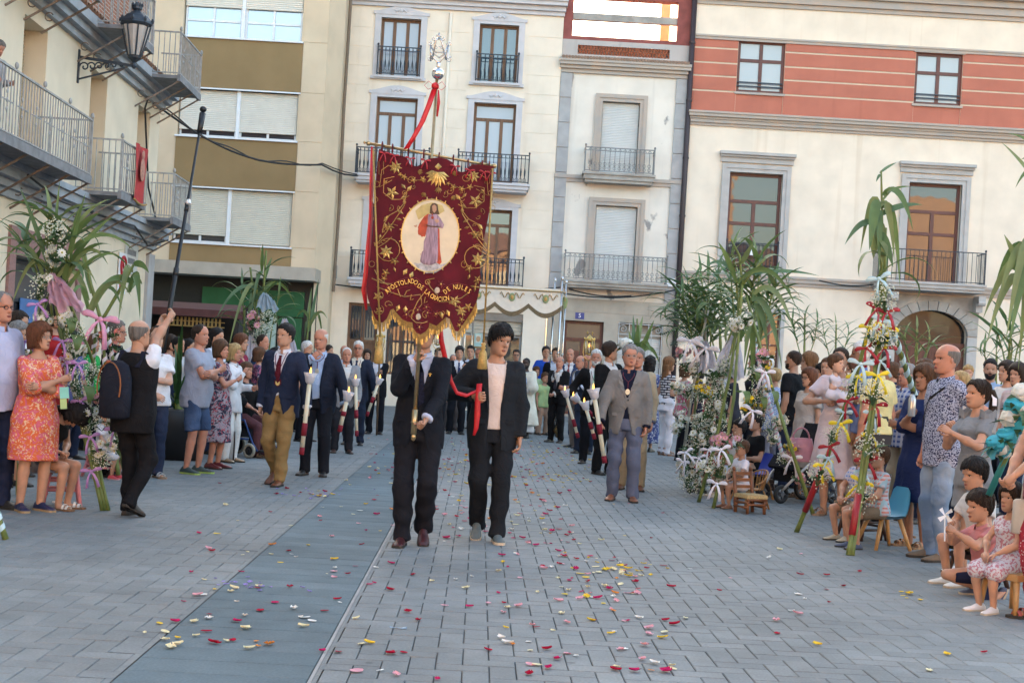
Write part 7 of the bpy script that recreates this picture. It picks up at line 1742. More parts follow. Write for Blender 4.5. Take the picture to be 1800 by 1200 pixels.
# ------------------------------------------------------------------ candles
WAX=mat('candle_wax',(.62,.56,.42),.45,.06,10); CUP=mat('paper_cup',(.66,.63,.66),.6,.05,10,trans=.3); GRIP=mat('wine_velvet',(.18,.008,.02),.8,.15,10); FLAME=emit('flame',(1.0,.42,.09),.55)
def candle(label, tx, ty, bx, by, d, grip=(.62, .78), tip=.07):
 a,b=V3(*P(tx,ty,d)),V3(*P(bx,by,d)); r=empty('processional_candle',tuple(b),label=label,cat='candle',group='long candles with white paper cups'); u_=unit(a-b); L=np.linalg.norm(a-b)
 q = MB(); q.tube([b, a - u_ * .06], .024, 10); mk('shaft', q, WAX, r, True)
 x=unit(np.cross(u_,V3(0,1,0))); y=np.cross(u_,x); q=MB(); R=[[a-u_*h_+(x*math.cos(t)+y*math.sin(t))*rr for t in np.linspace(0,2*PI,13)[:-1]]for h_,rr in((.12,.026),(.10,.045),(.05,.055),(0,.075),(0.002,.071),(.05,.05),(.09,.03))]
 q.rings(R, False, True); mk('paper_cup', q, CUP, r, True)
 q = MB(); c0 = a + u_ * .005; q.lathe(c0, [(.003, -.02), (.011, 0), (.013, .012), (.008, .032), (.002, .055)], 7); mk('flame', q, FLAME, r, True)
 q=MB(); g0=a*(1-grip[0])+b*grip[0]; g1=a*(1-grip[1])+b*grip[1]; q.tube([g0,g1],.030,10); mk('velvet_grip',q,GRIP,r,True); q=MB(); q.tube([b+u_*tip,b-u_*.01],.028,10); mk('velvet_tip',q,GRIP,r,True); return r
candle('tall candle held by the smiling man in tan trousers',546,655,530,797,14.74); candle('candle held low by the bald man in a navy suit',613,688,597,757,16.14,(.5,.62)); candle('candle held upright by the man in a light grey suit',625,665,627,765,20.38,(.55,.70)); candle('slanting candle held by the grey-haired man with dark glasses',668,664,645,730,22.4,(.5,.66))
candle('upright candle held by the man in a grey blazer',1043,683,1063,812,15.17,(.48,.62)); candle('slanting candle furthest left on the right-hand file',993,685,1016,768,21.15,(.62,.78)); candle('steeply tilted candle beside the bearded man',1008,695,1052,740,20.6,(.6,.8)); candle('candle nearest the grey blazer man\'s sleeve',1027,706,1045,770,18.95,(.55,.75))
# ------------------------------------------------------------------ processional lanterns
def lantern(label, cx_, ty, by, d, sx, sy, crosses=1, glassc=(.30, .28, .26)):
 """gilt lantern on a staff; ty/by top and bottom pixels of the glass body"""
 t_, b_ = at(cx_, ty, d), at(cx_ - (by - ty) * .06 * 0, by, d); h_ = t_[2] - b_[2]; c = V3(b_[0], b_[1], b_[2]); w = h_ * .36
 r = empty('processional_lantern', (PR(sx, sy, d)[0], RD(d), 0), label=label, cat='lantern', group='gilt processional lanterns')
 q=MB(); q.tube([V3(PR(sx,sy,d)[0],RD(d),0.02),c-V3(0,0,h_*.48)],.018,8); mk('staff',q,mat('dark_staff',(.10,.06,.035),.4),r,True)
 q=MB(); n=6; tp=[(c[0]+w*math.cos(2*PI*i/n),c[1]+w*math.sin(2*PI*i/n),c[2]+h_)for i in range(n)]; bt=[(c[0]+w*.72*math.cos(2*PI*i/n),c[1]+w*.72*math.sin(2*PI*i/n),c[2])for i in range(n)]
 for i in range(n):
  q.tube([bt[i],tp[i]],h_*.035,6); q.tube([bt[i],bt[(i+1)%n]],h_*.04,6); q.tube([tp[i],tp[(i+1)%n]],h_*.05,6); q.ell(V3(*tp[i])+V3(0,0,h_*.1),(h_*.07,h_*.07,h_*.12),6,5); q.ell((V3(*tp[i])+V3(*tp[(i+1)%n]))/2+V3(0,0,h_*.07),(h_*.06,h_*.06,h_*.07),6,5)
 q.lathe(c + V3(0, 0, h_), [(w * .9, .02 * h_), (w * .8, .12 * h_), (w * .45, .28 * h_), (w * .2, .34 * h_), (w * .12, .42 * h_)], 8)
 for k_ in range(crosses):
  o_=V3((k_-(crosses-1)/2)*h_*.36,0,h_*1.38); q.bar(c+o_,c+o_+V3(0,0,h_*.3),h_*.045,h_*.045); q.bar(c+o_+V3(-h_*.09,0,h_*.19),c+o_+V3(h_*.09,0,h_*.19),h_*.045,h_*.045)
 for s_ in(-1,1):q.tube([c+V3(s_*w*1.05,0,h_*.8),c+V3(s_*w*1.2,0,h_*.1),c+V3(s_*w*.95,0,-h_*.22),c+V3(0,0,-h_*.5)],h_*.03,6)
 q.lathe(c, [(w * .72, 0), (w * .5, -h_ * .06), (w * .2, -h_ * .12)], 8); mk('gilt_frame', q, GOLD, r, True)
 for i in range(n):
  q=MB(); a1,a2,a3,a4=[V3(*v)for v in(bt[i],bt[(i+1)%n],tp[(i+1)%n],tp[i])]; q.add([a1,a2,a3,a4],[(0,1,2,3)]); m_=bpy.data.materials.get('lantern_glass')
  if m_ is None:
   m_,N_,L_,B_=nodes_of('lantern_glass'); tr=N_.new('ShaderNodeBsdfTransparent'); gl=N_.new('ShaderNodeBsdfGlossy'); gl.inputs['Roughness'].default_value=.05; mx=N_.new('ShaderNodeMixShader'); mx.inputs[0].default_value=.18; L_.new(tr.outputs[0],mx.inputs[1]); L_.new(gl.outputs[0],mx.inputs[2]); L_.new(mx.outputs[0],N_['Material Output'].inputs['Surface'])
  mk('pane', q, m_, r)
 q=MB(); q.tube([c+V3(0,0,.02),c+V3(0,0,h_*.5)],h_*.07,8); q2=mk('candle_stub',q,WAX,r,True); q=MB(); q.lathe(c+V3(0,0,h_*.5),[(.004,0),(.014,.012),(.014,.03),(.003,.065)],7); mk('flame',q,FLAME,r,True)
lantern('gilt processional lantern on a staff in the left file',668,592,612,24.0,662,765); lantern('gilt processional lantern partly behind the banner fringe',769,585,605,23.0,766,760); lantern('large gilt lantern with two small crosses on the right',1035,598,622,22.5,1032,800,2)
# ------------------------------------------------------------------ white canopy carried over the clergy
pd=RD(27.0); pr=empty('processional_canopy',(P(905,690,pd+1)[0],pd+1,0),label='white silk canopy with gold scroll embroidery and scalloped fringe on silver poles',cat='canopy')
x0,x1=P(812,505,pd)[0],P(990,508,pd)[0]; zt=P(905,506,pd)[2]; zb=P(905,548,pd)[2]; SILK=mat('white_silk',(.74,.69,.60),.6,.06,10,trans=.15); dy_=2.6
def valance(name, a, b):
 a, b = V3(*a), V3(*b); L = np.linalg.norm(b - a); n = 40; nsc = max(2, int(round(L / .62))); mb = MB(); R = [[], [], []]; fr_ = MB(); hh_ = zt - zb
 for i in range(n + 1):
  t=i/n; p=a*(1-t)+b*t; s_=abs(math.sin(PI*t*nsc)); drop=hh_*(.62+.38*s_); R[0].append(p); R[1].append(p-V3(0,.01,drop*.5)); R[2].append(p-V3(0,.02,drop));
  if i < n:
   for j in range(3):tt=(i+j/3)/n; pp_=a*(1-tt)+b*tt; dd_=hh_*(.62+.38*abs(math.sin(PI*tt*nsc))); fr_.tube([pp_-V3(0,.02,dd_),pp_-V3(0,.02,dd_+.10)],.010,4)
 mb.rings(R, False, False, closed=False); v = mk(name, mb, SILK, pr, True); mk('fringe', fr_, mat('canopy_fringe', (.20, .15, .09), .6, .3, 30), v)
 e = MB(); out_ = V3(0, -.03, 0) if abs(b[0] - a[0]) > 1 else V3(.03, 0, 0)
 for k_ in range(nsc):
  for s_ in (-1, 1):
   c0=a+(b-a)*((k_+.5)/nsc); u_=unit(b-a); e.tube([c0+u_*s_*(.05+.03*q_)+V3(0,0,-.16+.06*math.sin(q_*1.3))+out_ for q_ in range(8)],.010,4)
  e.ell(c0 + V3(0, 0, -.20) + out_, (.07, .012, .09), 8, 6, 1); e.ell(c0 + V3(0, 0, -.20) + out_ * 1.3, (.035, .012, .05), 8, 6, 0)
 e.tube([a+out_+V3(0,0,-.03),b+out_+V3(0,0,-.03)],.014,5); mk('scroll_embroidery',e,[THR,mat('canopy_green',(.22,.28,.14),.8)],v)
valance('valance',(x0,pd,zt),(x1,pd,zt)); valance('valance',(x1+.02,pd,zt),(x1+.1,pd+dy_,zt)); valance('valance',(x0-.02,pd,zt),(x0,pd+dy_,zt))
q = MB(); q.box(x0, x1, pd + .03, pd + dy_, zt - .03, zt + .03); mk('roof_cloth', q, SILK, pr)
for(x,y,by,dd_)in((988,503,790,0),(975,505,780,1.3),(995,508,775,2.6),(813,500,765,0),(822,505,765,1.3),(835,505,762,2.6)):
 tp=V3(*P(x,y,pd+dd_*.9)); q=MB(); q.tube([V3(tp[0]-.0,tp[1],.25),tp+V3(0,0,.12)],.022,8); q.ell(tp+V3(0,0,.16),(.035,.035,.05),8,6)
 for zz in (1.0, 1.75): q.lathe(V3(tp[0], tp[1], zz), [(.024, 0), (.034, .02), (.024, .05)], 8)
 mk('pole', q, SILVER, pr, True)
# incense burner hanging in the hand of the man near the canopy pole
q=MB(); c0=at(981,758,25.0); th=empty('censer',tuple(c0),label='small dark metal censer hanging low beside the canopy pole',cat='censer'); q.lathe(c0,[(.03,-.12),(.05,-.10),(.03,-.07),(.085,-.01),(.09,.04),(.06,.09),(.02,.13)],10); mk('bowl',q,mat('dark_brass',(.16,.11,.05),.4,metal=.7),th,True)
q = MB()
for s_ in (-1, 0, 1): q.tube([c0 + V3(s_ * .07, 0, .05), c0 + V3(0, 0, .75)], .005, 4)
mk('chains', q, SILVER, th)
# telescopic pole with a small camera
q=MB(); tp0=at(357,195,19.0); tb0=at(302,520,18.0); r=empty('camera_pole',(tb0[0],tb0[1],0),label='long black telescopic pole with a small camera at the top',cat='pole')
u_=tp0-tb0; q.tube([tb0-u_*.35,tb0+u_*.12,tb0+u_*.13,tb0+u_*.45,tb0+u_*.46,tb0+u_*.96],[.034,.032,.026,.024,.019,.016],9); q.tube([tb0+u_*.10,tb0+u_*.14],.037,9); q.tube([tb0+u_*.44,tb0+u_*.48],.031,9); mk('sections',q,mat('black_carbon',(.012,.012,.014),.4),r,True)
q=MB(); q.tube([tb0+u_*.44+V3(.03,0,.1),tb0+u_*.46+V3(.02,0,.1)],.03,8); mk('clamp',q,WHITE,r); q=MB(); q.tube([tp0-unit(u_)*.35,tp0-unit(u_)*.05],[.035,.045],8); q.ell(tp0+V3(0,0,.02),(.05,.05,.045),8,6); mk('camera',q,MATS['black_carbon'],r,True)
# ------------------------------------------------------------------ everyone in the square
NAVY, INK, CHAR, BLACK = (.010, .012, .018), (.008, .009, .013), (.015, .018, .023), (.008, .008, .009)
BLK = ('leather', (.02, .018, .018)); BRN = ('leather', (.13, .045, .022))
def suit(c, tr=None, shirt=(.50, .54, .64), tie=None, medal=None, btn=.30, **k):
 return(dict(t='shirt',col=shirt,sleeve='cuff',tie=tie,medal=medal,hem=.0),dict(t='jacket',col=c,btn=btn,**k),dict(t='trousers',col=tr or c))
PG, LG, RG = 'people walking in the procession', 'onlookers standing on the kiosk side', 'onlookers standing on the arched door side'
# --- procession
A=person('man in dark suit carrying the crimson banner, face hidden by its fringe',747,557,11.8,0,wear=suit(NAVY,(.011,.012,.017),(.42,.47,.62),(.012,.014,.03),btn=.36),pose='walk',step=-.10,arms=(('px',728,634,.31,(-.45,.0,-1.3)),('px',750,736,.36,(1.0,.4,-.5))),curls=(1.15,1.15),palm=((.9,0,.2),(-.9,-.3,.2)),shoes=('leather',(.045,.012,.014)),group=PG)
q=MB(); q.bar(A['on'](.075,.70,.03),A['on'](.075,.75,.03),.006,.006,(0,1,0)); q.bar(A['on'](.062,.735,.03),A['on'](.088,.735,.03),.006,.006); mk('lapel_pin',q,GOLD,A['root'])
B_=person('young man in charcoal jacket and white tee holding the scarlet ribbon',884,571,12.3,5,skin='tan',hair='fringe',hc='black',wear=(dict(t='tshirt',col=(.60,.50,.46),sleeve='none',hem=-.02),dict(t='jacket',col=CHAR,open_=True,hem=-.32),dict(t='trousers',col=(.012,.014,.018))),hy=26,hp=9,ht=6,arms=(('px',832,695,.24,(-.9,.2,-.6)),'hang'),curls=(.9,.45),pose='walk',step=.12,shoes=('sneaker',(.10,.12,.12),(.50,.42,.32)),group=PG)
person('smiling man in navy blazer and tan trousers with burgundy tie',504,570,15.7,-14,skin='tan',hair='short',hc='black',smile=1.,wear=(dict(t='shirt',col=(.58,.55,.60),sleeve='cuff',tie=(.075,.008,.014),medal=('g',.42),hem=0),dict(t='jacket',col=(.016,.022,.045),btn=.34),dict(t='jeans',col=(.25,.15,.06),belt=(.03,.02,.015))),hy=-22,pose='walk',step=.13,arms=('hang',('px',543,728,.18,(.9,.3,-.5))),curls=(.5,1.1),shoes=BRN,group=PG)
person('heavy bald man in navy suit and open blue shirt touching his chin',565,578,16.9,-4,skin='ruddy',hair='bald',hc='white',fat=.38,wear=(dict(t='shirt',col=(.34,.44,.62),sleeve='cuff',medal=('s',.66),hem=.02),dict(t='jacket',col=(.014,.018,.032),open_=True),dict(t='trousers',col=(.012,.013,.018),belt=BLACK,waist=.30)),hy=-16,hp=6,smile=.4,arms=(('px',549,628,.22,(-.9,.2,-.7)),('px',608,722,.16,(.9,.2,-.6))),curls=(.6,1.1),palm=((.6,.5,.2),None),shoes=BLK,group=PG)
person('grey-haired man in light grey suit behind the bald candle bearer',610,611,20.3,12,skin='ruddy',hair='thin',hc='white',wear=suit((.22,.23,.25),(.02,.02,.025),(.5,.5,.5)),arms=('hang',('px',630,716,.15)),curls=(.5,1.1),shoes=('leather',(.05,.02,.015)),group=PG)
person('old man with dark glasses, white shirt and navy tie holding a candle',631,600,21.9,-2,skin='ruddy',hair='short',hc='white',glasses='dark',wear=suit((.016,.022,.04),None,(.56,.52,.44),(.02,.03,.07),('g',.4)),arms=('hang',('px',660,697,.2)),curls=(.5,1.1),shoes=BLK,group=PG)
person('dark-suited man carrying the lantern in the left file',666,612,24.5,0,skin='brown',wear=suit(INK,None,(.5,.5,.55)),arms=(('px',664,655,.25),('px',660,690,.2)),curls=(1.1,1.1),glasses='dark',group=PG)
person('balding man glimpsed between the two grey-haired candle bearers',606,607,23.5,0,skin='ruddy',hair='bald',hc='grey',wear=suit(NAVY),group=PG)
person('dark-suited bearer behind the second lantern',772,612,24.2,0,wear=suit(INK,None,(.5,.5,.55)),arms=(('px',767,655,.25),'hang'),curls=(1.1,.4),group=PG)
person('old man with glasses raising a phone behind the red ribbon',797,623,27.0,8,skin='ruddy',hair='thin',hc='grey',glasses='dark',wear=suit((.06,.05,.05)),arms=('hang',('px',802,640,.25)),group=PG)
person('young black-haired man in suit and navy tie holding a canopy pole',808,609,25.8,6,skin='tan',hair='fringe',hc='black',wear=suit(INK,None,(.56,.56,.6),(.02,.03,.08)),arms=(('px',812,645,.22),'hang'),curls=(1.1,.4),shoes=BLK,group=PG)
person('dark-haired man in suit behind the young canopy bearer',828,608,27.2,-4,hair='short',hc='black',wear=suit(INK),group=PG); person('ruddy man with glasses at the back of the canopy',842,612,28.2,-6,skin='ruddy',hair='thin',hc='grey',glasses='dark',wear=suit(NAVY),group=PG)
pr_=person('priest in white chasuble with gold bands and blue embroidery',926,629,25.8,-24,skin='dark',hair='buzz',hc='black',beard='black',wear=(dict(t='dress',col=(.55,.55,.58),length=.10,sleeve='long',flare=.03,name='alb'),dict(t='chasuble',col=(.62,.57,.48),length=.20,sleeve='none',flare=.12)),arms=('clasp','clasp'),shoes=BLK,group=PG)
person('man with glasses and blue-grey shirt watching behind the priest',908,615,31,4,hair='short',hc='dark',glasses='dark',wear=(dict(t='shirt',col=(.16,.22,.34),sleeve='short'),dict(t='trousers',col=CHAR)),group=RG)
person('young man in bright blue t-shirt before the cream wall',960,609,30,10,hair='short',hc='black',wear=(dict(t='tshirt',col=(.012,.07,.42),sleeve='short'),dict(t='jeans',col=(.03,.05,.1))),smile=.6,group=RG)
person('short woman in pale green behind the priest',943,645,27.5,20,sex='f',hair='bob',hc='brown',wear=(dict(t='dress',col=(.40,.50,.30),length=.35,sleeve='short'),),group=PG); person('brown-haired child behind the priest in mint green',958,655,27.3,30,child=.35,hair='kid',hc='brown',wear=(dict(t='tshirt',col=(.36,.50,.24),sleeve='short'),dict(t='trousers',col=(.3,.2,.15))),group=PG)
person('bald man in black suit gripping the front canopy pole',985,626,25.0,-28,skin='ruddy',hair='bald',hc='grey',fat=.15,wear=suit(BLACK,None,(.5,.5,.5),(.03,.03,.04)),arms=(('px',978,655,.2),('px',974,692,.2)),curls=(1.1,1.1),shoes=BLK,group=PG)
person('dark-haired bearer behind the front canopy pole',978,612,27.6,-10,wear=suit(INK),group=PG); person('bald stern man in blue suit behind the canopy poles',1003,613,27.0,-12,skin='ruddy',hair='bald',hc='dark',wear=suit((.02,.035,.08),None,(.5,.5,.52),(.2,.05,.06)),group=PG)
person('bald man in taupe jacket facing left by the censer',1022,625,24.0,-60,skin='ruddy',hair='bald',hc='grey',wear=suit((.15,.13,.12)),arms=('front','front'),shoes=BLK,group=PG)
person('man in dark blue suit carrying the lantern with two crosses',1035,622,22.8,-20,skin='ruddy',hair='bald',hc='salt',fat=.2,wear=suit((.018,.028,.05)),arms=(('px',1030,665,.15),'fold'),curls=(1.1,.5),shoes=BLK,group=PG)
person('white-bearded man in black suit with a mint scarf',1049,615,20.9,-6,skin='ruddy',hair='short',hc='white',beard='white',wear=(dict(t='shirt',col=(.56,.56,.55),sleeve='cuff',tie=(.30,.52,.42),medal=('g',.5),hem=.0),dict(t='jacket',col=BLACK,open_=True),dict(t='trousers',col=INK)),arms=(('px',1008,700,.15),'hang'),curls=(1.1,.4),shoes=BLK,group=PG)
person('man in black suit turning his head away, short dark hair',1072,601,19.3,40,hair='short',hc='dark',wear=suit(BLACK,None,(.58,.57,.57)),hy=75,arms=('clasp','hang'),shoes=BLK,group=PG)
O_=person('man with glasses in grey blazer and slate trousers with white medal',1108,606,16.1,-6,skin='ruddy',hair='short',hc='grey',glasses='metal',fat=.12,wear=(dict(t='shirt',col=(.012,.014,.03),sleeve='cuff',medal=('s',.62),hem=0),dict(t='jacket',col=(.185,.170,.160),btn=.42),dict(t='trousers',col=(.105,.115,.165))),hy=14,arms=(('px',1052,752,.2,(-.9,.2,-.5)),'hang'),curls=(1.1,.5),shoes=('leather',(.22,.075,.035)),group=PG)
person('man in beige jacket and chinos hidden behind the grey blazer',1122,612,17.4,-10,skin='ruddy',hair='short',hc='grey',wear=suit((.36,.29,.20),(.32,.24,.15),(.1,.1,.14)),shoes=BRN,group=PG)
# --- kiosk side
DEN=dict(t='jeans',col=(.05,.085,.16),pat='denim',col2=(.10,.15,.25)); DENK=dict(t='jeans',col=(.016,.024,.05),pat='denim',col2=(.03,.04,.075))
person('man with glasses in pale lilac shirt at the left edge',2,513,12.45,62,skin='ruddy',hair='thin',hc='grey',glasses='dark',fat=.3,wear=(dict(t='shirt',col=(.38,.40,.55),sleeve='long',hem=-.2),dict(t='trousers',col=(.016,.022,.05))),shoes=BLK,group=LG)
person('woman with auburn bob in orange and pink patterned dress',70,569,12.5,48,sex='f',hair='bob',hc='auburn',fat=.22,wear=(dict(t='dress',col=(.60,.13,.05),pat='floral',col2=(.56,.12,.18),col3=(.66,.46,.30),sc=1.5,sleeve='elbow',length=.33,flare=.015),),hy=25,arms=('fold','fold'),shoes=('leather',(.02,.025,.07),(.32,.22,.12)),glasses='metal',group=LG)
g1=person('girl with curly black hair and black top bent forward on the pink stool',152,722,12.7,80,H=1.5,sex='f',child=.12,pose='sit',seat=.335,lean=.55,hair='curly',hc='black',wear=(dict(t='top',col=BLACK,sleeve='none',hem=-.1),dict(t='shorts',col=(.30,.30,.36),length=.8)),hp=55,arms=('lap','lap'),shoes=('sandal',(.6,.58,.55),(.16,.09,.05)),group=LG)
person('girl in white dress and pink slip-on shoes seated behind the flowers',185,715,15.4,70,H=1.05,sex='f',child=.5,pose='sit',seat=.23,hair='pony',hc='brown',wear=(dict(t='dress',col=(.56,.54,.58),length=.3,sleeve='short'),),arms=('lap','lap'),shoes=('sneaker',(.56,.07,.09),(.5,.3,.3)),group=LG)
person('black-haired woman in red sundress behind the flower stand',95,535,15.6,70,sex='f',hair='long',hc='black',wear=(dict(t='dress',col=(.30,.018,.02),length=.3,sleeve='none',flare=.04),),group=LG)
person('person with dark hair and white shirt behind the man in lilac',33,548,15,80,hair='short',hc='dark',wear=(dict(t='shirt',col=(.58,.58,.6),sleeve='short'),DENK),group=LG); person('grey-blonde woman behind the man in lilac shirt',32,568,14.2,60,sex='f',hair='bob',hc='grey',wear=(dict(t='top',col=(.5,.42,.2),sleeve='none'),dict(t='skirt',col=(.05,.06,.1))),group=LG)
person('older woman in emerald green blouse between the spiral canes',163,590,18.5,80,sex='f',skin='ruddy',hair='bob',hc='brown',wear=(dict(t='top',col=(.012,.26,.06),sleeve='short',hem=-.2),dict(t='trousers',col=INK)),group=LG)
person('grey-haired man with dark glasses in black behind the photographer',205,564,15.6,85,hair='short',hc='salt',glasses='dark',skin='ruddy',wear=(dict(t='shirt',col=INK,sleeve='long',hem=-.2),dict(t='trousers',col=INK)),group=LG)
ph=person('photographer with backpack and black waistcoat raising both arms',245,563,12.5,158,skin='tan',hair='bald',hc='salt',fat=.12,glasses='dark',wear=(dict(t='tshirt',col=(.60,.60,.64),sleeve='short'),dict(t='vest',col=(.010,.010,.012),sleeve='none',hem=-.3,open_=None),dict(t='trousers',col=(.009,.009,.011))),arms=(('px',296,562,-.30,(.4,.6,-.8)),('px',280,572,-.38,(-.6,.2,-.6))),curls=(.5,.5),pose='walk',step=.10,shoes=('leather',(.04,.03,.028)),hy=-10,group=LG)
q = MB(); B0, rx_, fy_, uz_, LL = ph['B']; bc = B0 - fy_ * .22 + uz_ * LL * .40 - rx_ * -.03
R=[[bc+rx_*w_*math.cos(t)*(1 if abs(math.cos(t))<.8 else .95)-fy_*(dp*math.sin(t))+uz_*z_ for t in np.linspace(0,2*PI,17)[:-1]]for z_,w_,dp in((-.24,.10,.06),(-.22,.145,.09),(-.05,.150,.10),(.10,.145,.09),(.20,.11,.07),(.235,.05,.03))]
q.rings(R, True, True)
bp_=empty('backpack',tuple(ph['root'].location),ph['root'].rotation_euler.z,label='dark navy backpack with orange trim on the photographer',cat='backpack',local=True); mk('bag',q,cloth((.014,.016,.026)),bp_,True)
q = MB()
for s_ in(-1,1):q.ribbon([ph['NB']+rx_*s_*.10-fy_*.13-uz_*.12,ph['NB']+rx_*s_*.105-fy_*.06+uz_*.01,ph['NB']+rx_*s_*.11+fy_*.10-uz_*.06],rx_*.022,.004)
mk('strap',q,cloth((.014,.016,.03)),bp_); q=MB(); q.tube([bc+rx_*.115*math.cos(t)-fy_*.09+uz_*(.02+.20*math.sin(t))for t in np.linspace(-.4,PI+.4,17)],.006,5); mk('orange_trim',q,mat('tan_trim',(.24,.075,.02),.6),bp_)
q=MB(); q.tube([ph['J'][1][2]+unit(ph['J'][1][1]-ph['J'][1][2])*(.03+.02*i)for i in range(2)],.034,10); mk('wrist_strap',q,mat('black_strap',(.012,.012,.012),.5),ph['root'])
person('woman in white top with sunglasses tucked in her neckline',276,578,15.7,30,sex='f',skin='pale',hair='bob',hc='brown',fat=.25,wear=(dict(t='top',col=(.64,.64,.68),sleeve='short',hem=-.12),DENK),arms=('clasp','fold'),shoes=('sandal',(.5,.5,.5),(.25,.16,.1)),smile=.5,group=LG)
person('balding man in grey t-shirt and denim shorts with folded arms',352,570,16.4,72,skin='ruddy',hair='thin',hc='dark',fat=.35,wear=(dict(t='tshirt',col=(.27,.29,.36),sleeve='short',hem=-.26),dict(t='shorts',col=(.035,.06,.12),pat='denim',col2=(.07,.11,.2),length=.95)),arms=('fold','fold'),shoes=('sneaker',(.03,.05,.05),(.30,.42,.10)),group=LG)
person('woman with short brown hair in navy and coral flowered dress',388,599,17.1,75,sex='f',skin='ruddy',hair='bob',hc='brown',fat=.3,wear=(dict(t='dress',col=(.30,.26,.30),pat='floral',col2=(.03,.035,.06),col3=(.36,.06,.08),sc=1.1,length=.26,sleeve='short',flare=.02),),arms=('fold','hang'),shoes=('leather',(.10,.012,.018)),group=LG)
person('older blonde woman in white cardigan and trousers with a cane',412,606,18.0,70,sex='f',skin='ruddy',hair='bob',hc='blond',wear=(dict(t='shirt',col=(.62,.60,.62),sleeve='long',hem=-.3),dict(t='trousers',col=(.62,.60,.58))),arms=(('px',428,655,.1),'front'),shoes=('leather',(.30,.19,.11)),group=LG)
q=MB(); cc=at(410,812,ground_d(410,812)); q.tube([cc,cc+V3(0,0,.82),cc+V3(.05,0,.88),cc+V3(.1,0,.85)],.011,6); mk('walking_cane',q,mat('cane_dark',(.03,.015,.012),.4),label='thin dark walking cane beside the woman in white',cat='cane',loc=tuple(cc))
person('dark-haired man in white shirt behind the flowered dress',381,577,19.0,75,hair='short',hc='black',wear=(dict(t='shirt',col=(.55,.58,.66),sleeve='short'),DENK),group=LG); person('woman with brown bob and burgundy top hand at her face',424,588,20.0,75,sex='f',hair='bob',hc='auburn',wear=(dict(t='shirt',col=(.20,.02,.05),sleeve='short',collar=False),dict(t='trousers',col=(.14,.05,.05))),arms=(('px',425,628,.1),'hang'),group=LG)
person('woman with dark hair tied back wearing an earring behind the palm',314,592,19.0,60,sex='f',hair='bun',hc='black',wear=(dict(t='top',col=(.5,.5,.5),sleeve='none'),DENK),group=LG); person('dark head between the photographer and the grey t-shirt',332,596,20.5,90,hair='short',hc='black',wear=(dict(t='shirt',col=INK),DENK),group=LG)
person('balding man in dark blue polo looking towards the banner',462,588,21.2,72,skin='ruddy',hair='thin',hc='dark',wear=(dict(t='shirt',col=(.016,.035,.08),sleeve='short'),dict(t='trousers',col=INK)),group=LG)
wc=person('woman in black seated in the wheelchair',433,638,19.0,62,H=1.58,sex='f',pose='sit',seat=.46,skin='ruddy',hair='bob',hc='brown',fat=.25,wear=(dict(t='shirt',col=BLACK,sleeve='elbow',collar=False,hem=-.1),dict(t='trousers',col=(.10,.04,.045))),arms=('lap','lap'),shoes=('sandal',(.3,.22,.15),(.1,.07,.05)),group=LG)
person('woman in magenta and navy flowered blouse behind the wheelchair',456,612,20.2,110,sex='f',hair='bob',hc='brown',wear=(dict(t='top',col=(.05,.05,.10),pat='floral',col2=(.36,.10,.18),col3=(.4,.3,.34),sc=1.2,sleeve='short',hem=-.2),dict(t='trousers',col=INK)),group=LG)
for i,(x,y,d_,sx,hk,hc_,col,lab)in enumerate(((484,612,21.5,'f','long','black',(.2,.06,.2),'black-haired woman in purple half hidden behind the navy blazer'),(540,600,22.0,'m','short','white',(.3,.3,.32),'white-haired head behind the bald man in navy'),(520,618,24.0,'f','bob','brown',(.3,.1,.12),'woman with brown hair behind the smiling man'),(578,607,26.0,'m','short','dark',(.05,.05,.07),'dark-haired man at the foot of the reeds'),(646,615,27,'f','bob','dark',(.3,.2,.35),'woman in lilac behind the lantern bearer'),(497,625,23,'f','bun','dark',(.05,.05,.08),'woman with hair up in the gap between the blazers'))):
 person(lab,x,y,d_,70 if i!=4 else 10,sex=sx,hair=hk,hc=hc_,wear=(dict(t='shirt',col=col,sleeve='short',hem=-.2,collar=False),dict(t='trousers',col=INK)),group=LG)
bal=person('grey-haired man in dark jacket leaning over the upper left balcony rail',4,37,20.0,60,H=1.62,z0=4.15,skin='ruddy',hair='short',hc='salt',lean=.15,hp=20,wear=(dict(t='shirt',col=(.25,.25,.27),sleeve='long'),dict(t='trousers',col=INK)),arms=('front','front'))
# --- arched door side
person('curly black-haired woman in blue and white print dress seen from behind',1143,629,24.0,165,sex='f',hair='curly',hc='black',fat=.2,wear=(dict(t='dress',col=(.05,.07,.20),pat='floral',col2=(.40,.42,.5),col3=(.05,.06,.16),sc=1.4,length=.12,sleeve='short',flare=.05),),group=RG)
person('woman with long highlighted hair, geometric top and white trousers',1176,628,23.4,120,sex='f',hair='long',hc='highlight',fat=.12,wear=(dict(t='top',col=(.52,.52,.54),pat='geo',col2=(.02,.02,.035),sleeve='none',hem=-.02),dict(t='jeans',col=(.66,.66,.72))),arms=('front','hang'),shoes=('sandal',(.25,.15,.1),(.2,.12,.08),.05),group=RG)
person('woman in pink flowered blouse half hidden by the white garlands',1205,640,22.4,110,sex='f',hair='bob',hc='brown',wear=(dict(t='top',col=(.5,.42,.42),pat='floral',col2=(.45,.08,.16),col3=(.1,.25,.1),sleeve='short',hem=-.2),dict(t='trousers',col=INK)),group=RG)
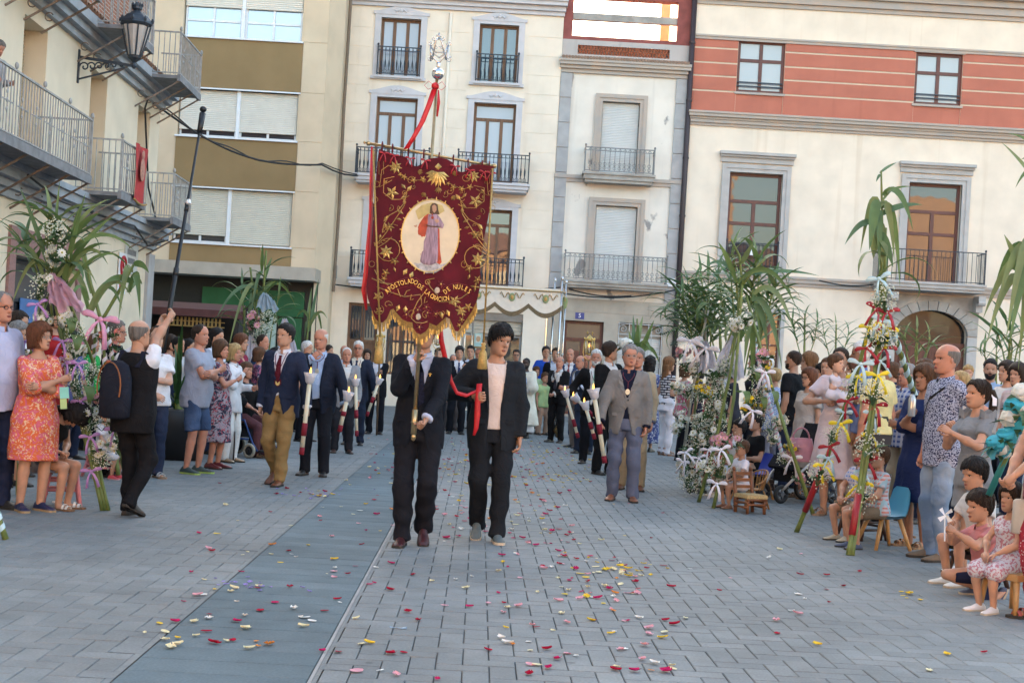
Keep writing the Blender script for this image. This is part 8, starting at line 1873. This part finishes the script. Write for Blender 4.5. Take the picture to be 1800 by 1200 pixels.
for i,(x,y,d_,col,lab)in enumerate(((1228,640,22,(.03,.03,.05),'dark-clothed person deep behind the pale canes'),(1255,636,21.5,(.25,.05,.07),'person in dark red behind the tulle'),(1290,640,21,(.03,.03,.04),'person in black behind the hanging reeds'),(1330,622,21.2,(.02,.02,.03),'tall dark-haired person behind the reed apex'))):
 person(lab,x,y,d_,-100,sex='f',hair='bob',hc='black',wear=(dict(t='shirt',col=col,sleeve='short',hem=-.2,collar=False),dict(t='trousers',col=INK)),group=RG)
person('small girl in red dress seated behind the flower garlands',1262,735,17.6,-60,H=1.1,sex='f',child=.55,pose='sit',seat=.3,hair='pony',hc='dark',wear=(dict(t='dress',col=(.34,.02,.025),length=.3,sleeve='short'),),arms=('lap','lap'),group=RG)
person('black-haired boy in white on a blue chair behind the flowers',1301,738,17.2,-75,H=1.25,child=.4,pose='sit',seat=.28,hair='kid',hc='black',wear=(dict(t='tshirt',col=(.54,.57,.62),sleeve='short'),dict(t='shorts',col=(.45,.48,.55))),arms=('lap','lap'),shoes=('sneaker',(.4,.36,.3),(.4,.35,.3)),group=RG)
person('crouching woman in black with hair in a bun behind the rattan chair',1331,728,17.8,-70,H=1.62,sex='f',pose='sit',seat=.20,hair='bun',hc='black',fat=.3,wear=(dict(t='shirt',col=BLACK,sleeve='short',collar=False,hem=-.2),dict(t='trousers',col=BLACK)),arms=('front','front'),group=RG)
person('small boy in white shirt seated on the low rattan chair',1306,774,16.0,-66,H=1.02,child=.72,pose='sit',seat=.21,skin='tan',hair='kid',hc='brown',wear=(dict(t='tshirt',col=(.62,.60,.66),sleeve='short',hem=-.15),dict(t='shorts',col=(.62,.60,.64),length=.55)),arms=('lap','lap'),shoes=('leather',(.20,.085,.045)),group=RG)
person('short-haired blonde woman in blue and white blouse from behind',1364,648,20.0,-150,sex='f',hair='short',hc='blond',fat=.2,wear=(dict(t='top',col=(.50,.55,.66),pat='speckle',col2=(.10,.18,.45),sleeve='short',hem=-.25),dict(t='trousers',col=(.2,.2,.25))),group=RG)
person('older woman in pink with pale cap behind the yellow flowers',1350,628,21.4,-60,sex='f',skin='pale',hair='short',hc='white',wear=(dict(t='top',col=(.5,.32,.34),sleeve='short',hem=-.2),dict(t='trousers',col=(.2,.2,.2))),group=RG)
person('man in black t-shirt with trimmed dark hair from behind',1397,616,18.8,-125,hair='buzz',hc='dark',beard='dark',wear=(dict(t='tshirt',col=(.012,.013,.016),sleeve='short'),DENK),group=RG); person('woman with long straight highlighted hair facing left',1424,620,19.3,-95,sex='f',hair='long',hc='highlight',wear=(dict(t='top',col=(.05,.05,.06),sleeve='none'),DENK),group=RG)
person('woman with chestnut bob in beige dress and glasses',1424,648,17.6,-62,sex='f',hair='bob',hc='auburn',fat=.25,glasses='dark',wear=(dict(t='dress',col=(.42,.36,.32),length=.24,sleeve='short',flare=.04),),smile=.5,shoes=('sandal',(.16,.09,.05),(.2,.12,.07)),group=RG)
person('dark-haired woman between the beige dress and the mother',1448,640,19.2,-80,sex='f',hair='bob',hc='black',wear=(dict(t='top',col=(.1,.08,.08),sleeve='short',hem=-.2),DENK),group=RG); person('brown-haired youth looking out behind the baby',1456,630,18.4,-40,hair='short',hc='brown',wear=(dict(t='tshirt',col=(.3,.3,.32),sleeve='short'),DENK),group=RG)
mo=person('mother in pale pink dress holding the baby',1479,611,15.8,-28,sex='f',skin='tan',hair='bun',hc='dark',wear=(dict(t='dress',col=(.56,.47,.50),length=.27,sleeve='short',flare=.06),),arms=(('px',1452,705,.16,(-.9,0,-.5)),('px',1478,690,.24,(.9,.1,-.6))),curls=(.6,.6),shoes=('sandal',(.22,.13,.085),(.26,.17,.11),.06),group=RG)
bb=person('baby girl in white dress carried on the mother arm',1469,630,15.5,42,H=.78,hr=.235,child=1.0,z0=1.12,sex='f',pose='sit',seat=.22,seatz=.16,skin='pale',hair='kid',hc='brown',wear=(dict(t='dress',col=(.60,.56,.62),length=.12,sleeve='none'),),arms=('front','front'),shoes=('leather',(.5,.47,.42)),hy=20,group=RG)
person('grey-haired man in blue shirt behind the bows',1517,602,15.8,-100,skin='brown',hair='short',hc='white',fat=.2,wear=(dict(t='shirt',col=(.16,.22,.42),sleeve='long',hem=-.1),dict(t='trousers',col=(.30,.26,.22),belt=BLACK)),arms=(('px',1487,690,.25),'hang'),group=RG)
person('man in pale yellow shirt and dark trousers seen from behind',1548,618,15.4,-140,skin='ruddy',hair='short',hc='dark',glasses='dark',fat=.3,wear=(dict(t='shirt',col=(.62,.54,.27),sleeve='short',hem=-.02),dict(t='trousers',col=(.045,.04,.042),belt=BLACK)),arms=('hang','hang'),shoes=BLK,group=RG)
person('man with grey hair and glasses in blue plaid shirt holding a bottle',1596,640,16.4,-62,skin='ruddy',hair='short',hc='grey',glasses='dark',wear=(dict(t='shirt',col=(.30,.32,.42),pat='plaid',col2=(.05,.08,.22),col3=(.45,.42,.44),sleeve='short',hem=-.25),dict(t='trousers',col=(.34,.28,.20))),arms=(('px',1588,720,.2),'hang'),curls=(1.,.4),shoes=('sneaker',(.05,.05,.05)),group=RG)
person('curly-haired dark head behind the plaid shirt',1570,638,18.2,-120,hair='short',hc='brown',wear=(dict(t='shirt',col=(.02,.025,.05),sleeve='long',hem=-.2),DENK),group=RG)
nv=person('woman in navy blue dress with striped cuffs beside the bald man',1628,642,13.5,-58,sex='f',skin='brown',hair='bob',hc='brown',fat=.25,wear=(dict(t='dress',col=(.012,.022,.075),length=.30,sleeve='elbow',flare=.05),),arms=(('px',1600,728,.22),'fold'),curls=(1.0,.5),shoes=('sandal',(.24,.14,.07),(.22,.14,.08)),group=RG)
bm=person('tall bald man in speckled polo shirt and pale jeans in profile',1668,605,12.7,-78,skin='ruddy',hair='bald',hc='salt',fat=.12,wear=(dict(t='shirt',col=(.36,.39,.50),pat='speckle',col2=(.02,.025,.07),sleeve='short',hem=-.28,collar=True),dict(t='jeans',col=(.12,.19,.30),pat='denim',col2=(.30,.38,.48))),arms=('hang','back'),shoes=('sneaker',(.12,.08,.05)),group=RG)
q=MB(); q.ribbon([bm['on'](.15,.88,.012),bm['on'](.02,.7,.012),bm['on'](-.10,.45,.012),bm['on'](-.16,.2,.012)],bm['B'][3]*.016+bm['B'][1]*.01,.003); mk('shoulder_strap',q,mat('black_strap',(.012,.012,.012),.5),bm['root'])
gr=person('girl with ribboned ponytail in grey ruffled playsuit',1722,667,11.9,-72,sex='f',child=.12,skin='tan',hair='pony',hc='dark',wear=(dict(t='top',col=(.20,.215,.235),sleeve='short',hem=.02),dict(t='shorts',col=(.20,.215,.235),length=.75)),arms=(('px',1668,752,.05),('px',1672,760,.2)),curls=(.5,.5),shoes=('sneaker',(.6,.6,.6)),group=RG)
q = MB()
for s_ in(-1,1):q.ribbon([gr['J'][0 if s_<0 else 1][0]+V3(.05*math.cos(t),.07*math.sin(t),.045+.02*math.sin(3*t))for t in np.linspace(0,2*PI,15)],V3(0,0,.032),.002)
mk('ruffle',q,cloth((.20,.215,.235)),gr['root'],kind='stuff'); q=MB(); q.ribbon([gr['hl'](.02,.60,.62),gr['hl'](.10,.70,.3),gr['hl'](.12,.68,-.05)],gr['A']@V3(0,.02,.0),.0015); q.ribbon([gr['hl'](-.02,.60,.62),gr['hl'](.15,.62,.35),gr['hl'](.16,.62,.1)],gr['A']@V3(0,.02,.0),.0015); mk('hair_ribbon',q,satin('white',BOWC['white']),gr['root'])
person('boy in checked shirt and beige shorts at the front of the blue chair',1548,783,13.2,-75,H=1.22,child=.6,pose='sit',seat=.28,skin='tan',hair='kid',hc='brown',wear=(dict(t='shirt',col=(.50,.46,.50),pat='plaid',col2=(.55,.20,.16),col3=(.30,.45,.52),sc=1.6,sleeve='short',hem=-.12),dict(t='shorts',col=(.20,.155,.11))),arms=('lap','lap'),shoes=('sneaker',(.06,.08,.14)),hy=5,group=RG)
person('younger boy in checked shirt half hidden behind the bow-covered cane',1517,778,13.75,-60,H=1.2,child=.6,pose='sit',seat=.28,skin='tan',hair='kid',hc='brown',wear=(dict(t='shirt',col=(.50,.46,.50),pat='plaid',col2=(.16,.25,.5),col3=(.5,.45,.52),sc=1.6,sleeve='short',hem=-.12),dict(t='shorts',col=(.24,.19,.14))),arms=('lap','lap'),shoes=('sneaker',(.35,.32,.25)),group=RG)
person('dark-haired boy in black shorts seated behind the boy in pink',1712,806,11.3,-72,H=1.42,child=.6,pose='sit',seat=.24,lean=.2,skin='tan',hair='kid',hc='black',wear=(dict(t='tshirt',col=(.5,.5,.5),sleeve='short'),dict(t='shorts',col=(.025,.03,.025))),arms=('lap','lap'),shoes=('sneaker',(.62,.60,.56),(.42,.34,.25)),group=RG)
person('boy in pink polo shirt kneeling with a paper windmill',1722,862,10.8,-78,H=1.34,child=.75,pose='kneel',lean=.16,skin='tan',hair='kid',hc='dark',wear=(dict(t='shirt',col=(.50,.19,.19),sleeve='short',hem=-.12),dict(t='shorts',col=(.014,.018,.045))),arms=(('px',1672,925,.02),('px',1680,935,.16)),curls=(.9,.9),shoes=('sneaker',(.05,.06,.10),(.4,.33,.25)),group=RG)
person('little girl in flowered dress seated on the wooden stool',1781,850,10.2,-62,H=1.10,sex='f',child=.7,pose='sit',seat=.27,skin='tan',hair='bob',hc='dark',wear=(dict(t='dress',col=(.50,.49,.53),pat='speckle',col2=(.40,.18,.22),sc=.7,length=.3,sleeve='none',flare=.03),),arms=('lap','lap'),shoes=('leather',(.60,.56,.56),(.45,.38,.3)),group=RG)
ed=person('woman with clasped hands, red dotted trousers and cream handbag at the right edge',1862,590,9.9,-66,sex='f',H=1.66,skin='tan',hair='long',hc='dark',wear=(dict(t='top',col=(.02,.04,.03),pat='floral',col2=(.25,.03,.12),col3=(.35,.3,.2),sleeve='none',hem=-.2),dict(t='jeans',col=(.34,.03,.05),pat='dots',col2=(.6,.5,.5),sc=1.2)),arms=(('px',1774,838,.05),('px',1778,842,.15)),curls=(.7,.7),shoes=('sandal',(.3,.06,.05)),group=RG)
person('bearded man in pale blue shirt smiling in the back row',1742,632,18.4,-20,skin='tan',hair='short',hc='black',beard='black',smile=.5,wear=(dict(t='shirt',col=(.28,.40,.58),sleeve='short'),dict(t='trousers',col=INK)),group=RG)
person('toddler held up beside the bearded man',1703,637,18.2,-20,H=.80,z0=.98,hr=.23,child=1.0,skin='pale',hair='kid',hc='blond',wear=(dict(t='tshirt',col=(.55,.55,.58),sleeve='short'),dict(t='shorts',col=(.4,.4,.45))),group=RG)
person('woman with long dark hair in white sleeveless top in profile',1772,636,18.0,-72,sex='f',hair='long',hc='dark',wear=(dict(t='top',col=(.58,.53,.50),sleeve='none',hem=-.1),dict(t='trousers',col=INK)),group=RG)
for (x, y, d_, yw, sx, hk, hc_, w_, lab) in (
 (1503,634,17.6,-90,'f','long','brown',dict(t='top',col=(.45,.40,.36),sleeve='short',hem=-.2),'brown-haired woman glimpsed between the mother and the bows'),
 (1627,632,15.6,-80,'m','short','brown',dict(t='tshirt',col=(.10,.12,.2),sleeve='short'),'man in dark blue glimpsed behind the woman in navy'),
 (1690,652,15.6,-70,'f','pony','blond',dict(t='top',col=(.55,.50,.48),sleeve='none',hem=-.2),'fair-haired girl glimpsed between the bald man and the bearded man'),
 (1792,640,16.5,-60,'f','bob','dark',dict(t='top',col=(.40,.30,.30),sleeve='short',hem=-.2),'dark-haired woman at the right edge behind the reeds'),
 (1275,628,23.0,-110,'m','short','dark',dict(t='shirt',col=(.30,.32,.38),sleeve='short',hem=-.2),'man in grey shirt glimpsed through the reed bank'),
 (300,590,20.5,60,'f','bob','dark',dict(t='top',col=(.35,.08,.10),sleeve='short',hem=-.2),'dark-haired woman in red behind the potted palm'),
 (352,592,21.5,70,'m','short','dark',dict(t='shirt',col=(.25,.27,.33),sleeve='short',hem=-.2),'dark-haired man in grey behind the balding man'),
 (130, 585, 17.2, 70, 'f', 'bob', 'black', dict(t='top', col=(.08, .09, .2), sleeve='short', hem=-.2), 'black-haired woman in navy behind the daisy stand')):
 person(lab, x, y, d_, yw, sex=sx, hair=hk, hc=hc_, wear=(w_, DENK), group=RG if x > 900 else LG)
# ------------------------------------------------------------------ furniture and carried things
def stool(label, px, py, d, w, h, m, yaw=0., name='stool', slats=True, group=None, splay=.04, rail=True, back=None, seatm=None):
 x,d,_=PR(px,py,d); r=empty(name,(x,d,0),math.radians(yaw),label=label,cat=name if back is None else 'chair',group=group,local=True); a=w/2
 q=MB(); q.lathe((0,0,h-.035),[(a*.95,0),(a*1.12,.008),(a*1.12,.028),(a*1.05,.035)],4 if name!='round' else 12); s_=math.sqrt(.5)
 q = MB(); q.box(-a, a, -a, a, h - .035, h); q.box(-a * .94, a * .94, -a * .94, a * .94, h, h + .006); mk('seat', q, seatm or m, r)
 for i in (-1, 1):
  for j in (-1, 1):
   q=MB(); q.tube([(i*(a-.02+splay),j*(a-.02+splay),0),(i*(a-.025),j*(a-.025),h-.03)],[.017,.021],9); mk('leg',q,m,r,True)
 if rail:
  for z in (h * .35, h * .6):
   for i in (-1, 1):
    q=MB(); q.tube([(i*(a-.01),-a,z),(i*(a-.01),a,z)],.012,7); mk('rung',q,m,r,True); q=MB(); q.tube([(-a,i*(a-.01),z+.03),(a,i*(a-.01),z+.03)],.012,7); mk('rung',q,m,r,True)
 if back:
  for i in(-1,1):q=MB(); q.tube([(i*(a-.02),a-.02,0),(i*(a-.02),a,h),(i*(a-.02),a+.05,h+back)],.020,8); q.ell((i*(a-.02),a+.052,h+back+.02),(.022,.022,.025),8,6); mk('back_post',q,m,r,True)
  for z in(.3,.6,.88):q=MB(); q.bar((-a+.02,a+.05*z,h+back*z),(a-.02,a+.05*z,h+back*z),.014,.035); mk('back_slat',q,m,r)
 return r
PINKW=mat('pink_paint',(.60,.20,.22),.5,.1,8); stool('small pink painted stool under the girl with curly hair',112,800,12.95,.27,.33,PINKW,20,seatm=mat('rush_seat',(.36,.23,.10),.9,.25,60))
RATT=mat('honey_rattan',(.30,.15,.05),.5,.25,20); stool('low turned wooden chair with woven seat facing away',1322,830,15.6,.26,.20,mat('varnished_wood',(.17,.06,.022),.45,.25,12),25,'chair',back=.24,splay=.0,seatm=mat('woven_straw',(.38,.27,.13),.9,.3,70))
r=empty('rattan_chair',(PR(1318,800,16.15)[0],RD(16.15),0),math.radians(-66),label='child size rattan armchair under the boy in white',cat='chair',local=True); r.scale=(1,1,.75)
q = MB(); q.lathe((0, .02, .27), [(.14, 0), (.155, .012), (.14, .022)], 14); mk('seat', q, RATT, r, True)
for i in (-1, 1):
 for j in (-1, 1): q = MB(); q.tube([(i * .17, j * .16 + .02, 0), (i * .12, j * .11 + .02, .27)], .011, 7); mk('leg', q, RATT, r, True)
q = MB()
for k_ in range(13):t=PI*k_/12; q.tube([(.15*math.cos(t),.02+.13*math.sin(t)+.02,.28),(.19*math.cos(t),.06+.15*math.sin(t),.40+.17*math.sin(t))],.006,5)
mk('back_canes',q,RATT,r); q=MB(); q.tube([(.19*math.cos(t),.06+.15*math.sin(t)-.2*max(0,-math.sin(t)),.40+.17*math.sin(t))for t in np.linspace(-.25,PI+.25,21)],.011,7); mk('back_rim',q,RATT,r,True)
# blue moulded chair on wooden legs
def shell_chair(label, px, py, d, yaw, col, h=.33):
 r = empty('moulded_chair', (PR(px, py, d)[0], RD(d), 0), math.radians(yaw), label=label, cat='chair', local=True); q = MB(); R = []
 for(y,z,w)in((-.16,h+.01,.15),(-.12,h-.005,.17),(0,h-.012,.18),(.10,h,.18),(.15,h+.06,.175),(.175,h+.15,.165),(.19,h+.24,.14),(.195,h+.27,.10)):R.append([(w*t,y-.03*t*t*(1 if z>h+.03 else 0),z+.03*t*t*(1 if z<=h+.03 else 0))for t in np.linspace(-1,1,9)])
 q.rings(R,False,False,closed=False); q.rings([[(p[0],p[1]+.006,p[2]-.01)for p in row]for row in R],False,False,closed=False); mk('seat_shell',q,mat('blue_plastic_%.2f'%col[2],col,.35,.05,4),r,True)
 for i in (-1, 1):
  for j in(-1,1):q=MB(); q.tube([(i*.18,j*.17,0),(i*.11,j*.09,h-.01)],[.016,.022],8); mk('leg',q,mat('beech_wood',(.42,.23,.09),.5,.15,10),r,True)
 return r
shell_chair('bright blue plastic child chair on beech legs under the boy in checked shirt',1556,880,13.3,-75,(.06,.30,.45),.28); shell_chair('royal blue plastic chair behind the flowers',1330,790,17.3,-75,(.02,.05,.30),.28)
stool('dark wooden chair behind the blue plastic chair', 1518, 880, 13.9, .28, .28, mat('dark_stained', (.05, .025, .018), .5), -60, 'chair', back=.3)
stool('low beech stool under the girl in the flowered dress', 1788, 960, 10.15, .30, .265, MATS['beech_wood'], -62, rail=False, splay=.02)
stool('small dark stool under the dark-haired boy', 1722, 900, 11.35, .28, .235, MATS['dark_stained'], -70, rail=False)
stool('low stool hidden behind the flowers under the girl with pink shoes',180,800,15.45,.26,.22,PINKW,40); stool('low stool behind the garlands under the girl in red',1262,800,17.65,.26,.29,MATS['dark_stained'],20); stool('folding stool under the crouching woman in black',1335,800,17.85,.30,.19,MATS['dark_stained'],20)
def wheel(q, c, r_, w, n=20, m=None): q.tube([c + V3(0, r_ * math.cos(t), r_ * math.sin(t)) for t in np.linspace(0, 2 * PI, n + 1)], w, 8, m)
TYRE=mat('black_tyre',(.018,.018,.019),.7); GTYRE=mat('grey_tyre',(.32,.29,.23),.7); BLUEF=mat('blue_frame',(.02,.05,.16),.35,metal=.3)
w0=wc['root']; r=empty('wheelchair',tuple(w0.location),w0.rotation_euler.z,label='blue framed wheelchair with grey tyres under the woman in black',cat='wheelchair',local=True)
for sx_, sy_, rr in ((-1, .28, .13), (1, .28, .13), (-1, -.35, .10), (1, -.35, .10)):
 q = MB(); wheel(q, V3(sx_ * .27, sy_, rr), rr - .02, .022); w_ = mk('wheel', q, GTYRE, r, True); q = MB()
 for k_ in range(6):q.tube([V3(sx_*.27,sy_,rr),V3(sx_*.27,sy_+(rr-.03)*math.cos(k_*PI/3),rr+(rr-.03)*math.sin(k_*PI/3))],.012,5)
 q.tube([V3(sx_*.27-.03,sy_,rr),V3(sx_*.27+.03,sy_,rr)],.03,8); q.tube([V3(sx_*.27-.008,sy_,rr),V3(sx_*.27+.008,sy_,rr)],rr-.03,14); mk('hub',q,TYRE,w_)
for sx_ in (-1, 1):
 q=MB(); q.tube([V3(sx_*.24,.28,.14),V3(sx_*.24,.26,.5),V3(sx_*.24,.28,.95),V3(sx_*.24,.38,.98)],.014,7); q.tube([V3(sx_*.24,.27,.5),V3(sx_*.24,-.22,.5),V3(sx_*.22,-.36,.2),V3(sx_*.22,-.45,.1)],.014,7); q.tube([V3(sx_*.24,.27,.25),V3(sx_*.24,-.3,.25)],.014,7); q.tube([V3(sx_*.25,.25,.72),V3(sx_*.25,-.15,.72),V3(sx_*.25,-.17,.5)],.016,7); mk('side_frame',q,BLUEF,r,True)
q=MB(); q.box(-.22,.22,-.2,.25,.43,.46); mk('seat',q,cloth(BLACK),r); q=MB(); q.box(-.22,.22,.262,.285,.55,.93); mk('backrest',q,cloth(BLACK),r); q=MB(); q.box(-.18,.18,-.05,.24,.26,.45); mk('bag',q,cloth((.02,.02,.03)),r); q=MB(); q.box(-.2,-.02,-.56,-.4,.09,.11); q.box(.02,.2,-.56,-.4,.09,.11); mk('footrest',q,TYRE,r)
q = MB(); q.ell((.245, .0, .40), (.005, .08, .03), 10, 6); mk('maker_badge', q, mat('badge_blue', (.05, .14, .45), .4), r)
# pushchair
sx0,sy0=G(1362,884); r=empty('pushchair',(sx0+.35,sy0+.35,0),math.radians(-60),label='black pushchair with pale grey tubular frame and black wheels',cat='pushchair',local=True); GFR=mat('pale_frame',(.48,.47,.46),.35,.08,metal=.4)
for sx_, sy_, rr in ((-.16, -.42, .11), (.16, -.42, .11), (-.27, .32, .16), (.27, .32, .16)):
 q = MB(); wheel(q, V3(sx_, sy_, rr), rr - .025, .026); w_ = mk('wheel', q, TYRE, r, True); q = MB()
 for k_ in range(5): q.tube([V3(sx_, sy_, rr), V3(sx_, sy_ + (rr - .03) * math.cos(k_ * 1.257), rr + (rr - .03) * math.sin(k_ * 1.257))], .012, 5)
 q.tube([V3(sx_ - .03, sy_, rr), V3(sx_ + .03, sy_, rr)], .028, 8); mk('hub', q, mat('grey_hub', (.10, .10, .11), .5), w_)
for s_ in (-1, 1):
 q=MB(); q.tube([V3(s_*.17,-.42,.15),V3(s_*.22,-.25,.33),V3(s_*.26,.10,.62),V3(s_*.26,.45,.98),V3(s_*.26,.55,1.05)],.017,8); q.tube([V3(s_*.27,.32,.17),V3(s_*.26,.02,.56)],.017,8); mk('frame_tube',q,GFR,r,True)
q=MB(); q.tube([V3(-.26,.55,1.05),V3(.26,.55,1.05)],.02,8); mk('handle',q,TYRE,r,True); q=MB(); q.box(-.22,.22,-.22,.25,.24,.40); mk('basket',q,cloth((.014,.015,.018)),r); q=MB(); q.rings([[V3(-.2,y,z),V3(.2,y,z),V3(.2,y+.03,z-.03),V3(-.2,y+.03,z-.03)]for y,z in((-.34,.42),(-.25,.55),(.05,.55),(.22,.95))],True,True); mk('seat',q,cloth((.012,.012,.015)),r)
# small carried things
c0=at(1407,790,15.9); r=empty('handbag',tuple(c0),label='dusty pink handbag hanging on the pushchair',cat='bag'); q=MB(); R=[[c0+V3(w_*math.cos(t),.06*math.sin(t),z_)for t in np.linspace(0,2*PI,13)[:-1]]for z_,w_ in((-.13,.17),(-.12,.18),(.02,.15),(.13,.12))]; q.rings(R,True,True); mk('bag',q,mat('pink_leather',(.36,.16,.20),.55,.1,20),r,True); q=MB(); q.tube([c0+V3(.09*math.cos(t),0,.12+.12*math.sin(t))for t in np.linspace(0,PI,11)],.010,6); mk('handle',q,MATS['pink_leather'],r,True)
bt=at(1603,712,13.2); r=empty('water_bottle',tuple(bt),label='small clear water bottle in the hand of the woman in navy',cat='bottle'); q=MB(); q.lathe(bt,[(.030,-.10),(.034,-.09),(.034,.05),(.02,.085),(.013,.10)],12); mk('bottle',q,glass('bottle_plastic',(.28,.30,.32),.25,.1),r,True); q=MB(); q.lathe(bt+V3(0,0,.10),[(.016,0),(.016,.022)],10); mk('cap',q,TYRE,r)
c0=at(1808,905,10.0); r=empty('handbag',tuple(c0),label='cream leather handbag at the right edge',cat='bag'); q=MB(); R=[[c0+V3(w_*math.cos(t),.05*math.sin(t),z_)for t in np.linspace(0,2*PI,13)[:-1]]for z_,w_ in((-.12,.10),(-.11,.11),(.09,.105),(.10,.09))]; q.rings(R,True,True); mk('bag',q,mat('cream_leather',(.42,.38,.33),.5,.06,20),r,True); q=MB(); q.tube([c0+V3(-.05,0,.1),c0+V3(.0,.05,.45),c0+V3(.06,.1,.75)],.008,6); mk('strap',q,MATS['cream_leather'],r)
c0=at(1662,925,10.5); r=empty('paper_windmill',tuple(c0),label='little white paper windmill in the kneeling boy\'s hands',cat='toy'); q=MB(); q.tube([c0+V3(0,0,-.1),c0+V3(-.01,0,.08)],.005,6); mk('stick',q,WHITE,r)
for k_ in range(4):a=k_*PI/2+.4; q=MB(); e1=V3(math.cos(a),0,math.sin(a)); e2=V3(-math.sin(a),0,math.cos(a)); p0=c0+V3(-.01,-.01,.08); q.add([p0,p0+e1*.055,p0+e1*.05+e2*.03-V3(0,.015,0),p0+e2*.01-V3(0,.012,0)],[(0,1,2,3)]); mk('vane',q,WHITE,r)
c0=at(113,690,12.2); r=empty('paper_fan',tuple(c0),label='mint green folded card held by the woman in orange',cat='card'); q=MB(); q.obox(c0,(V3(1,0,.1),V3(0,1,.1),V3(-.1,0,1)),(.035,.006,.045)); mk('card',q,mat('mint_card',(.22,.55,.48),.6),r); q=MB(); q.obox(c0+V3(.0,-.002,-.09),(V3(1,0,.1),V3(0,1,.1),V3(-.1,0,1)),(.025,.006,.04)); mk('card_flap',q,mat('lime_card',(.40,.52,.22),.6),r)
gx,gy=G(700,1104); r=empty('candy_wrapper',(gx,gy,0),label='crumpled blue grey wrapper lying on the pavers',cat='litter'); q=MB(); rg=random.Random(3)
R=[[V3(gx-.045+.018*i,gy+.012*(j-1)+rg.uniform(-.004,.004),.004+rg.uniform(0,.012)*(j==1))for j in range(3)]for i in range(6)]; q.rings(R,False,False,closed=False); mk('foil',q,mat('wrapper',(.16,.24,.32),.35,.3,60,metal=.3),r)
# ------------------------------------------------------------------ petals on the paving
PC=dict(red=(.33,.008,.03),crimson=(.42,.015,.09),pink=(.62,.30,.34),yellow=(.68,.46,.05),cream=(.66,.58,.36),white=(.66,.64,.60),orange=(.62,.22,.05),lilac=(.28,.22,.50))
PN=dict(red='dark red rose petal',crimson='magenta rose petal',pink='pale pink petal',yellow='bright yellow petal',cream='creamy white petal',white='white rose petal',orange='orange petal',lilac='tiny lilac petal')
PM = {}
for c, col in PC.items():
 m_ = mat('petal_' + c, mul(col, 1.12), .9, .18, 30, trans=.15, spec=.08); PM[c] = []
 for v_ in range(3):
  rg = random.Random(v_ + 5); q = MB(); R = []; cu = rg.uniform(.003, .012)
  for i in range(5):
   t=i/4; w_=.021*math.sin(PI*(.15+.8*t)); R.append([(w_*s_*(1+rg.uniform(-.15,.15)),-.022+.044*t,.002+cu*(s_*s_*.8+(t-.4)**2*2)*(1 if v_!=2 else .5))for s_ in(-1,-.45,.1,.6,1)])
  q.rings(R, False, False, closed=False); PM[c].append(mesh_of('petal', q, m_, smooth=True))
rg = random.Random(21); pet = []
def scat(n, x0, x1, y0, y1, w, sig=None):
 for i in range(n):
  if sig: px, py = rg.gauss(x0, sig[0]), rg.gauss(y0, sig[1])
  else: px, py = rg.uniform(x0, x1), rg.uniform(y0, y1)
  if py > 1197 or py < 770 or px < 5 or px > 1795: continue
  pet.append((px, py, rg.choices(list(w), list(w.values()))[0]))
mx = dict(red=4, crimson=3.5, pink=2.4, yellow=1.4, cream=2.6, white=2.2, orange=.7)
scat(58,560,1100,990,1195,mx); scat(70,880,1200,880,1190,mx); scat(190,760,1010,770,960,mx); scat(30,290,640,930,1150,mx); scat(26,560,720,830,960,mx); scat(60,640,760,770,850,mx); scat(80,930,1040,775,850,dict(yellow=6,cream=3,red=1,pink=1)); scat(26,1080,0,1000,0,dict(yellow=7,cream=2,red=1.5),(38,7)); scat(14,1180,1500,950,1100,mx); scat(12,1150,1790,1000,1190,dict(red=2,yellow=1,cream=1)); scat(9,320,0,1128,0,dict(cream=5,yellow=1),(50,10)); scat(7,430,0,1128,0,dict(orange=2,red=3,cream=1),(30,9)); scat(22,440,0,1028,0,dict(lilac=8,cream=1),(45,9)); scat(34,560,0,868,0,dict(lilac=7,red=2,yellow=2),(35,5)); scat(60,780,960,770,830,mx); scat(14,330,600,1030,1110,dict(cream=2,red=4,crimson=2,white=2)); scat(10,310,560,850,980,dict(cream=2,red=1)); scat(5,1600,0,1050,0,dict(yellow=5,red=1),(12,5)); scat(40,980,1130,960,1060,mx)
pet.sort(key=lambda p: -p[1]); far_p = MB(); cols = list(PC)
for i, (px, py, c) in enumerate(pet):
 x, y = G(px, py); s_ = rg.uniform(.65, 1.5) * (.6 if c == 'lilac' else 1)
 if x > STRIP[0] and x < STRIP[1]: pass
 if i<300:inst('petal',PM[c][rg.randrange(3)],(x,y,.004),(rg.uniform(-.12,.12),rg.uniform(-.12,.12),rg.uniform(0,6.3)),None,(s_*rg.uniform(.6,1.1),s_,s_*.85),label=PN[c]+' lying flat on the grey paving',cat='petal',group='scattered %s petals'%c)
 else:
  a = rg.uniform(0, 6.3); me = PM[c][rg.randrange(3)]; ca, sa_ = math.cos(a), math.sin(a)
  far_p.add([(x+s_*(v.co.x*ca-v.co.y*sa_),y+s_*(v.co.x*sa_+v.co.y*ca),.004+s_*v.co.z)for v in me.vertices],[tuple(p.vertices)for p in me.polygons],cols.index(c))
mk('petal_scatter',far_p,[MATS['petal_'+c]for c in cols],kind='stuff',label='far scatter of coloured petals down the procession route',cat='petals')
for o in S.objects:
 if o.type == 'MESH' and o.parent is None and not o.get('kind') and not o.get('label'): print('UNLABELLED', o.name)
